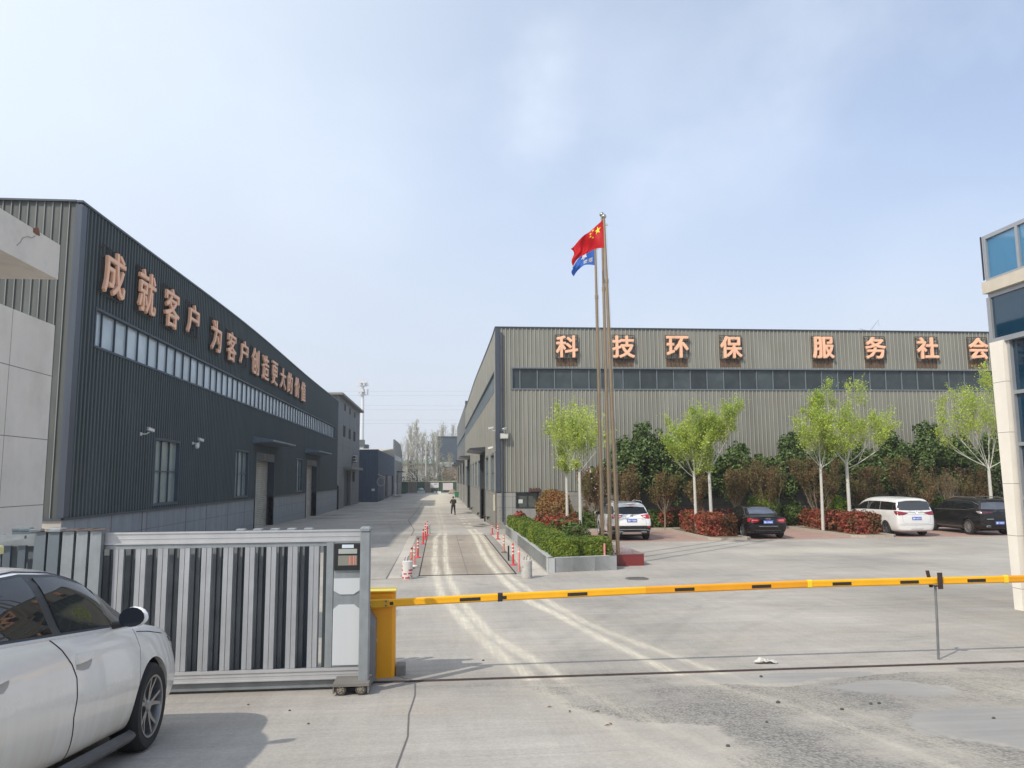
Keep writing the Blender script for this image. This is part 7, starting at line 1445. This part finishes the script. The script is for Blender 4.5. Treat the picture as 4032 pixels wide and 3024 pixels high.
line(c, bv, 'bumper_line', [(-.84, .55), (0, .54), (.84, .55)], 'y', -1, .006, mat('line_purple', (.08, .07, .09), .5)); line(c, bv, 'bumper_slot', [(-.3, .36), (.3, .36)], 'y', -1, .010, mat('line_brown', (.14, .12, .10), .5))
number_plate(c, bv, .835, '鲁V·A57Y3')
yb = bv.ray_cast(Vector((0, -5, 1.1)), Vector((0, 1, 0)))[0].y
q = MB(); q.lathe((0, yb - .01, 1.105), (0, -1, 0), [(.045, 0), (.052, .006), (.045, .012), (.038, .006)], 20); put(q, 'badge', chrome, c)
for y_ in (-1.5, 1.5):
    for s in (-1, 1): wheel(c, s * .825, y_, .34, .225, .225, 5, 0, True, s, mat('rim_grey', (.30, .30, .30), .35, .8), .2)
wells(c, A, .89)
# ---- black off-road car
c = new_car(25.93, 36.25, R(-1.), 'black seven-seat crossover with bright roof rails, partly hidden by the cream pier', .008)
A = [(-1.43, .365, .42), (1.43, .365, .42)]
st = [(-2.36, .36, .72, .82, 1.10, .82, 1.50, .60, 1.60, {0: .12, 1: .12, 2: .08, 5: .04, 6: .10, 7: .38, 8: .34, 9: .32}), (-2.24, .28, .84, .91, 1.12, .88, 1.55, .65, 1.66, {6: .05, 7: .3, 8: .26, 9: .24}), (-1.8, .25, .89, .935, 1.13, .90, 1.58, .67, 1.69, {7: .08, 8: .08, 9: .08}), (-1.1, .23, .89, .94, 1.13, .905, 1.60, .68, 1.715), (-.3, .23, .89, .94, 1.12, .91, 1.605, .68, 1.72), (.4, .23, .89, .94, 1.10, .91, 1.58, .67, 1.70),
      (.8, .23, .89, .94, 1.09, .905, 1.48, .64, 1.59), (1.3, .23, .89, .94, 1.07, .90, 1.15, .74, 1.18), (1.6, .24, .88, .93, 1.05, .89, 1.08, .77, 1.12), (2.1, .26, .86, .90, .98, .84, 1.01, .74, 1.05), (2.33, .32, .76, .80, .86, .74, .88, .64, .91), (2.42, .42, .62, .66, .70, .6, .72, .52, .74)]
bm, bv = car_shell(st, A); bm_part(bm, lambda p: True, 'body', mat('car_black_dusty', (.010, .010, .010), .25, coat=.15, spec=.4, col2=(.035, .033, .03), c2s=1.2, c2map=(1, 1, 2.5)), c); finish(bm)
glasswin(c, bv, 'rear_window', [(-.62, 1.50), (0, 1.53), (.62, 1.50)], [(-.76, 1.22), (0, 1.19), (.76, 1.22)], 'y', -1, mat('rear_glass_grey', (.09, .10, .12), .1, spec=.8, var=.3, vs=3)); glasswin(c, bv, 'windshield', [(-.58, .72), (.58, .72)], [(-.66, 1.25), (.66, 1.25)], 'z', 1)
for s in (-1, 1):
    glasswin(c, bv, 'side_window', [(-1.95, 1.38), (-1.5, 1.52), (-1.0, 1.55)], [(-1.85, 1.24), (-1.5, 1.19), (-1.0, 1.18)], 'x', s); glasswin(c, bv, 'side_window', [(-.93, 1.55), (-.5, 1.56), (.02, 1.56)], [(-.93, 1.18), (-.5, 1.17), (.02, 1.165)], 'x', s); glasswin(c, bv, 'side_window', [(.1, 1.55), (.5, 1.51), (1.12, 1.2)], [(.1, 1.16), (.5, 1.15), (1.18, 1.13)], 'x', s)
    line(c, bv, 'window_chrome', [(1.2, 1.12), (.1, 1.14), (-1.3, 1.16), (-1.9, 1.26)], 'x', s, .010, chrome, .003); line(c, bv, 'window_chrome', [(1.15, 1.24), (.5, 1.55), (-.5, 1.595), (-1.5, 1.56), (-2.0, 1.42)], 'x', s, .007, chrome, .003)
    q = MB(); q.tube([(s * .64, -1.75, 1.70), (s * .66, -1.5, 1.745), (s * .66, .2, 1.75), (s * .63, .55, 1.68)], .02, 8); put(q, 'roof_rail', chrome, c)
    glasswin(c, bv, 'taillight', [(s * .30, 1.09), (s * .8, 1.12)], [(s * .30, 1.04), (s * .8, 1.0)], 'y', -1, mat('lamp_smoke', (.10, .02, .025), .1, coat=.6), .006); glasswin(c, bv, 'taillight', [(-2.28, 1.12), (-1.98, 1.12)], [(-2.26, 1.0), (-2.1, 1.04)], 'x', s, mat('lamp_glint', (.30, .27, .27), .12), .006, 6, 4)
    mirror_(c, 1.12, 1.14, s * .9, cblack, s); line(c, bv, 'door_line', [(.06, 1.13), (.04, .7), (.1, .36)], 'x', s, .004, well_m)
    line(c, bv, 'sill_trim', [(-.95, .36), (.95, .36)], 'x', s, .02, mat('trim_grey', (.09, .09, .09), .5), .003)
    q = MB(); q.bbox(s * .56 - .11, s * .56 + .11, -2.37, -2.2, .40, .48, .02); put(q, 'exhaust_tip', chrome, c); q = MB(); q.box(s * .56 - .085, s * .56 + .085, -2.375, -2.368, .417, .463); put(q, 'exhaust_hole', well_m, c)
    line(c, bv, 'rear_reflector', [(s * .30, .76), (s * .62, .76)], 'y', -1, .011, mat('lamp_pale', (.45, .48, .45), .2), .004)
number_plate(c, bv, .585, '鲁V·1N93Y'); q = MB(); q.prism([(-.62, 1.72), (-.42, 1.72), (-.58, 1.80)] if False else [(-1.6, 1.70), (-1.35, 1.715), (-1.56, 1.78)], 'x', -.02, .02); put(q, 'roof_antenna', blk, c)
for y_ in (-1.43, 1.43):
    for s in (-1, 1): wheel(c, s * .83, y_, .365, .245, .24, 10, 0, False, s)
wells(c, A, .90)
# ---- white saloon in the foreground
sl = (zg(3.87) - zg(6.77)) / 2.9; zmid = (zg(3.87) + zg(6.77)) / 2
c = empty('car', (-3.25, 5.32, zmid), 'dusty white saloon cut by the left edge in front of the sliding gate', 'car'); c.rotation_euler = (-math.atan(sl), 0, 0)
A = [(-1.43, .335, .385), (1.46, .335, .385)]
st = [(-2.40, .40, .66, .74, .98, .70, 1.0, .62, 1.02, {0: .1, 1: .1}), (-2.25, .28, .80, .87, 1.0, .80, 1.03, .68, 1.05), (-1.9, .22, .86, .91, 1.01, .85, 1.08, .66, 1.12), (-1.3, .19, .875, .92, 1.005, .865, 1.25, .61, 1.32), (-.8, .18, .875, .92, 1.0, .87, 1.35, .59, 1.43), (-.1, .18, .88, .92, .995, .875, 1.385, .585, 1.465), (.3, .18, .88, .92, .99, .875, 1.365, .58, 1.45), (.7, .18, .88, .92, .985, .875, 1.27, .60, 1.35), (1.15, .18, .88, .92, .975, .87, 1.10, .63, 1.17), (1.55, .18, .88, .92, .95, .865, .985, .70, 1.02),
      (1.75, .19, .875, .918, .93, .855, .95, .72, .985), (2.05, .21, .85, .895, .87, .82, .89, .70, .925), (2.3, .23, .77, .83, .77, .73, .79, .62, .82), (2.44, .27, .64, .70, .63, .58, .65, .5, .68)]
bm, bv = car_shell(st, A, [.235], 3, .12)
dirt = mat('car_white_dirty', (.74, .74, .73), .25, coat=.8)
_t = dirt.node_tree; _b = _t.nodes['Principled BSDF']; _tc = _n(_t, 'ShaderNodeTexCoord'); _sp = _n(_t, 'ShaderNodeSeparateXYZ'); _t.links.new(_tc.outputs['Object'], _sp.inputs[0])
_m1 = _n(_t, 'ShaderNodeMapRange'); _m1.inputs[1].default_value = .98; _m1.inputs[2].default_value = .22; _t.links.new(_sp.outputs['Z'], _m1.inputs[0])
_mp = _n(_t, 'ShaderNodeMapping'); _mp.inputs['Scale'].default_value = (4, 8, 1.1); _t.links.new(_tc.outputs['Object'], _mp.inputs[0]); _nz = _n(_t, 'ShaderNodeTexNoise'); _nz.inputs['Scale'].default_value = 1.6; _nz.inputs['Detail'].default_value = 6; _t.links.new(_mp.outputs[0], _nz.inputs['Vector'])
_m2 = _n(_t, 'ShaderNodeMapRange'); _m2.inputs[1].default_value = .3; _m2.inputs[2].default_value = .7; _m2.inputs[3].default_value = .65; _m2.inputs[4].default_value = 1.05; _t.links.new(_nz.outputs['Fac'], _m2.inputs[0])
_nz2 = _n(_t, 'ShaderNodeTexNoise'); _nz2.inputs['Scale'].default_value = 1.1; _t.links.new(_tc.outputs['Object'], _nz2.inputs['Vector']); _m3 = _n(_t, 'ShaderNodeMapRange'); _m3.inputs[1].default_value = .3; _m3.inputs[2].default_value = .7; _m3.inputs[3].default_value = .5; _m3.inputs[4].default_value = 1.; _t.links.new(_nz2.outputs['Fac'], _m3.inputs[0])
_mm = _n(_t, 'ShaderNodeMath', operation='MULTIPLY'); _t.links.new(_m1.outputs[0], _mm.inputs[0]); _t.links.new(_m2.outputs[0], _mm.inputs[1]); _m4 = _n(_t, 'ShaderNodeMath', operation='MULTIPLY'); _t.links.new(_mm.outputs[0], _m4.inputs[0]); _t.links.new(_m3.outputs[0], _m4.inputs[1])
_mx = _n(_t, 'ShaderNodeMixRGB'); _mx.inputs[1].default_value = (.90, .875, .825, 1); _mx.inputs[2].default_value = (.60, .52, .40, 1); _t.links.new(_m4.outputs[0], _mx.inputs[0]); _t.links.new(_mx.outputs[0], _b.inputs['Base Color'])
_m5 = _n(_t, 'ShaderNodeMapRange'); _m5.inputs[3].default_value = .14; _m5.inputs[4].default_value = .6; _t.links.new(_m4.outputs[0], _m5.inputs[0]); _t.links.new(_m5.outputs[0], _b.inputs['Roughness'])
bm_part(bm, lambda p: p.z >= .235 or abs(p.y) > 2.1, 'body', dirt, c); bm_part(bm, lambda p: p.z < .235 and abs(p.y) <= 2.1, 'sill', mat('sill_grey', (.10, .095, .09), .6, var=.2, vs=6), c); finish(bm)
sg = mat('side_glass', (.016, .018, .019), .02, spec=.45)
for s in (-1, 1):
    glasswin(c, bv, 'pillar_trim', [(-1.45, 1.17), (-1.1, 1.295), (-.75, 1.36), (-.3, 1.398), (.1, 1.392), (.5, 1.33), (.85, 1.225), (1.2, 1.10), (1.42, 1.01)], [(-1.5, 1.02), (-1.1, 1.02), (-.75, 1.02), (-.3, 1.016), (.1, 1.012), (.5, 1.008), (.85, 1.004), (1.2, 1.0), (1.44, .995)], 'x', s, blk, .002, 40, 6)
    glasswin(c, bv, 'side_window', [(-.20, 1.372), (.1, 1.372), (.5, 1.31), (.85, 1.205), (1.12, 1.105)], [(-.10, 1.03), (.1, 1.028), (.5, 1.024), (.85, 1.02), (1.14, 1.016)], 'x', s, sg, .006, 24, 6)
    glasswin(c, bv, 'side_window', [(-1.08, 1.28), (-.75, 1.345), (-.32, 1.378)], [(-1.12, 1.038), (-.75, 1.036), (-.22, 1.032)], 'x', s, sg, .006, 20, 6)
    line(c, bv, 'window_chrome', [(-1.5, 1.012), (-.75, 1.012), (0, 1.005), (.6, .998), (1.1, .99)], 'x', s, .010, mat('satin_chrome', (.78, .78, .78), .35, .3), .004)
    line(c, bv, 'roof_seam', [(-1.5, 1.185), (-1.1, 1.315), (-.75, 1.378), (-.3, 1.415), (.1, 1.408), (.5, 1.345), (.85, 1.24), (1.2, 1.115), (1.44, 1.02)], 'x', s, .0055, mat('seal', (.05, .05, .08), .4), .002)
    line(c, bv, 'door_line', [(-.27, 1.0), (-.15, .93), (-.03, .83), (.035, .74), (.05, .62), (.03, .5), (.06, .40), (.1, .24)], 'x', s, .0045, well_m); line(c, bv, 'door_line', [(1.06, .97), (1.15, .82), (1.14, .55), (1.08, .26)], 'x', s, .003, mat('line_grey', (.25,) * 3))
    line(c, bv, 'bonnet_line', [(1.12, .945), (1.4, .925), (1.72, .885)], 'x', s, .004, well_m)
    glasswin(c, bv, 'headlight', [(1.92, .845), (2.12, .80), (2.26, .735)], [(2.0, .80), (2.14, .75), (2.27, .69)], 'x', s, mat('headlight_glass', (.12, .12, .13), .1, coat=.6), .005, 10, 4)
    for yy in (-.90, .14):
        P = strip_patch(bv, [(yy - .12, .875), (yy - .02, .878), (yy + .10, .872), (yy + .13, .83)], [(yy - .11, .79), (yy - .02, .775), (yy + .07, .775), (yy + .11, .80)], 'x', 12, 6, -.004, .005, s); q = MB(); q.add(*P); rc = put(q, 'handle_recess', mat('recess_white', (.42, .41, .39), .4), c, 40)
        P = strip_patch(bv, [(yy - .125, .882), (yy, .884), (yy + .115, .876)], [(yy - .11, .822), (yy, .828), (yy + .112, .842)], 'x', 12, 4, .006, .016, s); q = MB(); q.add(*P); put(q, 'door_handle', dirt, c, 40)
    q = MB(); q.loft([[(s * .86, yy, .13), (s * .90, yy, .135), (s * .925, yy, .165), (s * .92, yy, .19), (s * .87, yy, .215)] for yy in (-1.05, -.5, .3, 1.08)] + [[(s * .87, 1.14, .14), (s * .91, 1.14, .15), (s * .925, 1.14, .175), (s * .91, 1.14, .20), (s * .87, 1.14, .22)]]); put(q, 'side_skirt', MATS['sill_grey'], c)
    mirror_(c, .60, 1.075, s * .905, white, s, .84)
glasswin(c, bv, 'windshield', [(-.50, .5), (.50, .5)], [(-.60, 1.38), (.60, 1.38)], 'z', 1, sg); glasswin(c, bv, 'rear_window', [(-.48, -.85), (.48, -.85)], [(-.56, -1.75), (.56, -1.75)], 'z', 1, sg)
for y_ in (-1.43, 1.46):
    for s in (-1, 1): wheel(c, s * .81, y_, .338, .235, .225, 5, R(0), True, s, mat('rim_two_tone', (.34, .34, .34), .3, .8), .24)
wells(c, A, .89)
# ================================================================== PERSON
pe = empty('person', (1.27, 70.7, zg(70.7)), 'person in a dark jacket and black trousers walking away with arms bent in front', 'person', None, R(12))
def skin_obj(name, verts, edges, rads, m, parent, lvl=2, root=0):
    me = bpy.data.meshes.new(name); me.from_pydata([tuple(v) for v in verts], edges, []); o = bpy.data.objects.new(name, me); COL.objects.link(o)
    md = o.modifiers.new('k', 'SKIN'); md.use_smooth_shade = True
    for i, r_ in enumerate(rads): me.skin_vertices[0].data[i].radius = r_ if hasattr(r_, '__len__') else (r_, r_)
    me.skin_vertices[0].data[root].use_root = True
    s_ = o.modifiers.new('s', 'SUBSURF'); s_.levels = lvl; s_.render_levels = lvl
    m2 = bpy.data.meshes.new_from_object(o.evaluated_get(DG())); bpy.data.objects.remove(o); m2.materials.clear(); m2.materials.append(m); m2.polygons.foreach_set('use_smooth', [True] * len(m2.polygons)); return link(name, m2, parent)
skin = mat('skin', (.36, .20, .14), .6); jk = mat('jacket_olive', (.035, .037, .028), .85, var=.3, vs=12); tr_m = mat('trousers_black', (.010, .010, .013), .85)
# x right, y forward (away), z up; height about 1.66
SH = 1.36
V = [(0, 0, .90), (0, 0, 1.06), (0, .01, 1.24), (0, .0, 1.37), (0, .03, 1.45), (0, .05, 1.55), (0, .055, 1.63),
     (.17, .0, 1.34), (.25, .02, 1.13), (.16, .20, 1.04), (.09, .27, 1.08), (-.17, .0, 1.34), (-.27, .0, 1.13), (-.18, .18, 1.06), (-.08, .27, 1.09),
     (.10, 0, .86), (.13, .04, .48), (.16, -.03, .09), (.17, .12, .035), (-.10, 0, .86), (-.13, .06, .48), (-.15, .10, .09), (-.17, .25, .035)]
E = [(0, 1), (1, 2), (2, 3), (3, 4), (4, 5), (5, 6), (3, 7), (7, 8), (8, 9), (9, 10), (3, 11), (11, 12), (12, 13), (13, 14), (0, 15), (15, 16), (16, 17), (17, 18), (0, 19), (19, 20), (20, 21), (21, 22)]
Rr = [(.14, .10), (.14, .095), (.155, .105), (.12, .085), .052, (.075, .09), (.072, .085), .062, .048, .038, .026, .062, .048, .038, .026, .085, .058, .042, .035, .085, .058, .042, .035]
skin_obj('body', V, E, Rr, skin, pe)
Vj = [(0, 0, .84), (0, 0, 1.02), (0, .01, 1.22), (0, 0, 1.37), (0, .02, 1.42), (.18, 0, 1.345), (.265, .02, 1.13), (.17, .18, 1.045), (-.18, 0, 1.345), (-.285, 0, 1.13), (-.19, .16, 1.06)]
skin_obj('jacket', Vj, [(0, 1), (1, 2), (2, 3), (3, 4), (3, 5), (5, 6), (6, 7), (3, 8), (8, 9), (9, 10)], [(.185, .13), (.18, .125), (.19, .13), (.15, .105), .065, .078, .064, .05, .078, .064, .05], jk, pe)
Vt = [(0, 0, .92), (.10, 0, .84), (.13, .04, .48), (.16, -.03, .10), (-.10, 0, .84), (-.13, .06, .48), (-.15, .10, .10)]
skin_obj('trousers', Vt, [(0, 1), (1, 2), (2, 3), (0, 4), (4, 5), (5, 6)], [(.15, .115), (.105, .105), .078, .06, (.105, .105), .078, .06], tr_m, pe)
for hx, hy, hz, s in ((.09, .27, 1.08, 1), (-.08, .27, 1.09, -1)):
    V = [(hx, hy, hz), (hx - s * .02, hy + .05, hz + .01)]; E = [(0, 1)]; rr = [(.03, .018), (.036, .016)]
    for k in range(4):
        b = len(V); L_ = (.03, .035, .032, .026)[k]; x0 = hx - s * .02 + (k - 1.5) * .018; V += [(x0, hy + .06, hz + .012), (x0, hy + .06 + L_, hz + .018), (x0 - s * .006, hy + .065 + L_ * 1.5, hz + .002)]; E += [(1, b), (b, b + 1), (b + 1, b + 2)]; rr += [.0095, .0085, .0075]
    b = len(V); V += [(hx - s * .045, hy + .03, hz + .015), (hx - s * .06, hy + .06, hz + .025)]; E += [(0, b), (b, b + 1)]; rr += [.0105, .009]
    skin_obj('hand', V, E, rr, skin, pe, 1)
hm = MB()
for i in range(1): hm.sphere((0, .045, 1.575), .096, 18, 12, 1.15)
hm.v = [(x * .86, y if y < .06 else y, z) for x, y, z in hm.v if True]; ho = put(hm, 'head', skin, pe, 60)
hair = MB(); hair.sphere((0, .035, 1.585), .1, 18, 12, 1.12); hair.v = [(x * .88, min(y, .06), max(z, 1.535)) for x, y, z in hair.v]; h_ = put(hair, 'hair', mat('hair_shaved', (.10, .075, .06), .9), None); h_.parent = ho
nsm = MB(); nsm.loft([[(-.012, .128, 1.60), (.012, .128, 1.60), (0, .135, 1.605)], [(-.016, .13, 1.56), (.016, .13, 1.56), (0, .155, 1.562)]]); n_o = put(nsm, 'nose', skin, None); n_o.parent = ho
em = MB()
for s in (-1, 1): em.sphere((s * .03, .128, 1.59), .011, 8, 6)
e_o = put(em, 'eyes', mat('eye_dark', (.03, .025, .02), .3), None); e_o.parent = ho
mm_ = MB(); mm_.box(-.024, .024, .128, .134, 1.525, 1.533); m_o = put(mm_, 'mouth', mat('lip', (.3, .12, .1), .6), None); m_o.parent = ho
for s in (-1, 1): er = MB(); er.sphere((s * .084, .04, 1.575), .022, 8, 6, 1.5); er.v = [(s * .084 + (x - s * .084) * .4, y, z) for x, y, z in er.v]; e2 = put(er, 'ear', skin, None); e2.parent = ho
for (fx, fy, mt_) in ((.16, -.02, tr_m), (-.16, .12, mat('shoe_white', (.5, .5, .48), .6))):
    sh = MB(); sh.loft([[(fx + a * w_, fy + yy, z) for a, z in ((-1, 0), (1, 0), (.9, h_), (-.9, h_))] for yy, w_, h_ in ((-.08, .035, .07), (-.02, .045, .10), (.06, .047, .075), (.14, .045, .05), (.18, .03, .03))]); put(sh, 'shoe', mt_, pe, 60)
# ================================================================== AIR
hz = MB(); hz.box(-260, 330, -45, 330, -2.5, 80)
hm_ = bpy.data.materials.new('haze_air'); hm_.use_nodes = True; t = hm_.node_tree; t.nodes.clear(); o_n = _n(t, 'ShaderNodeOutputMaterial'); pv = _n(t, 'ShaderNodeVolumePrincipled'); pv.inputs['Density'].default_value = .0005; pv.inputs['Color'].default_value = (.93, .95, 1, 1); pv.inputs['Anisotropy'].default_value = .3; t.links.new(pv.outputs[0], o_n.inputs['Volume'])
ho_ = hz.build('haze', hm_); tag(ho_, 'thin spring haze in the air over the whole site', 'haze', None, 'stuff')
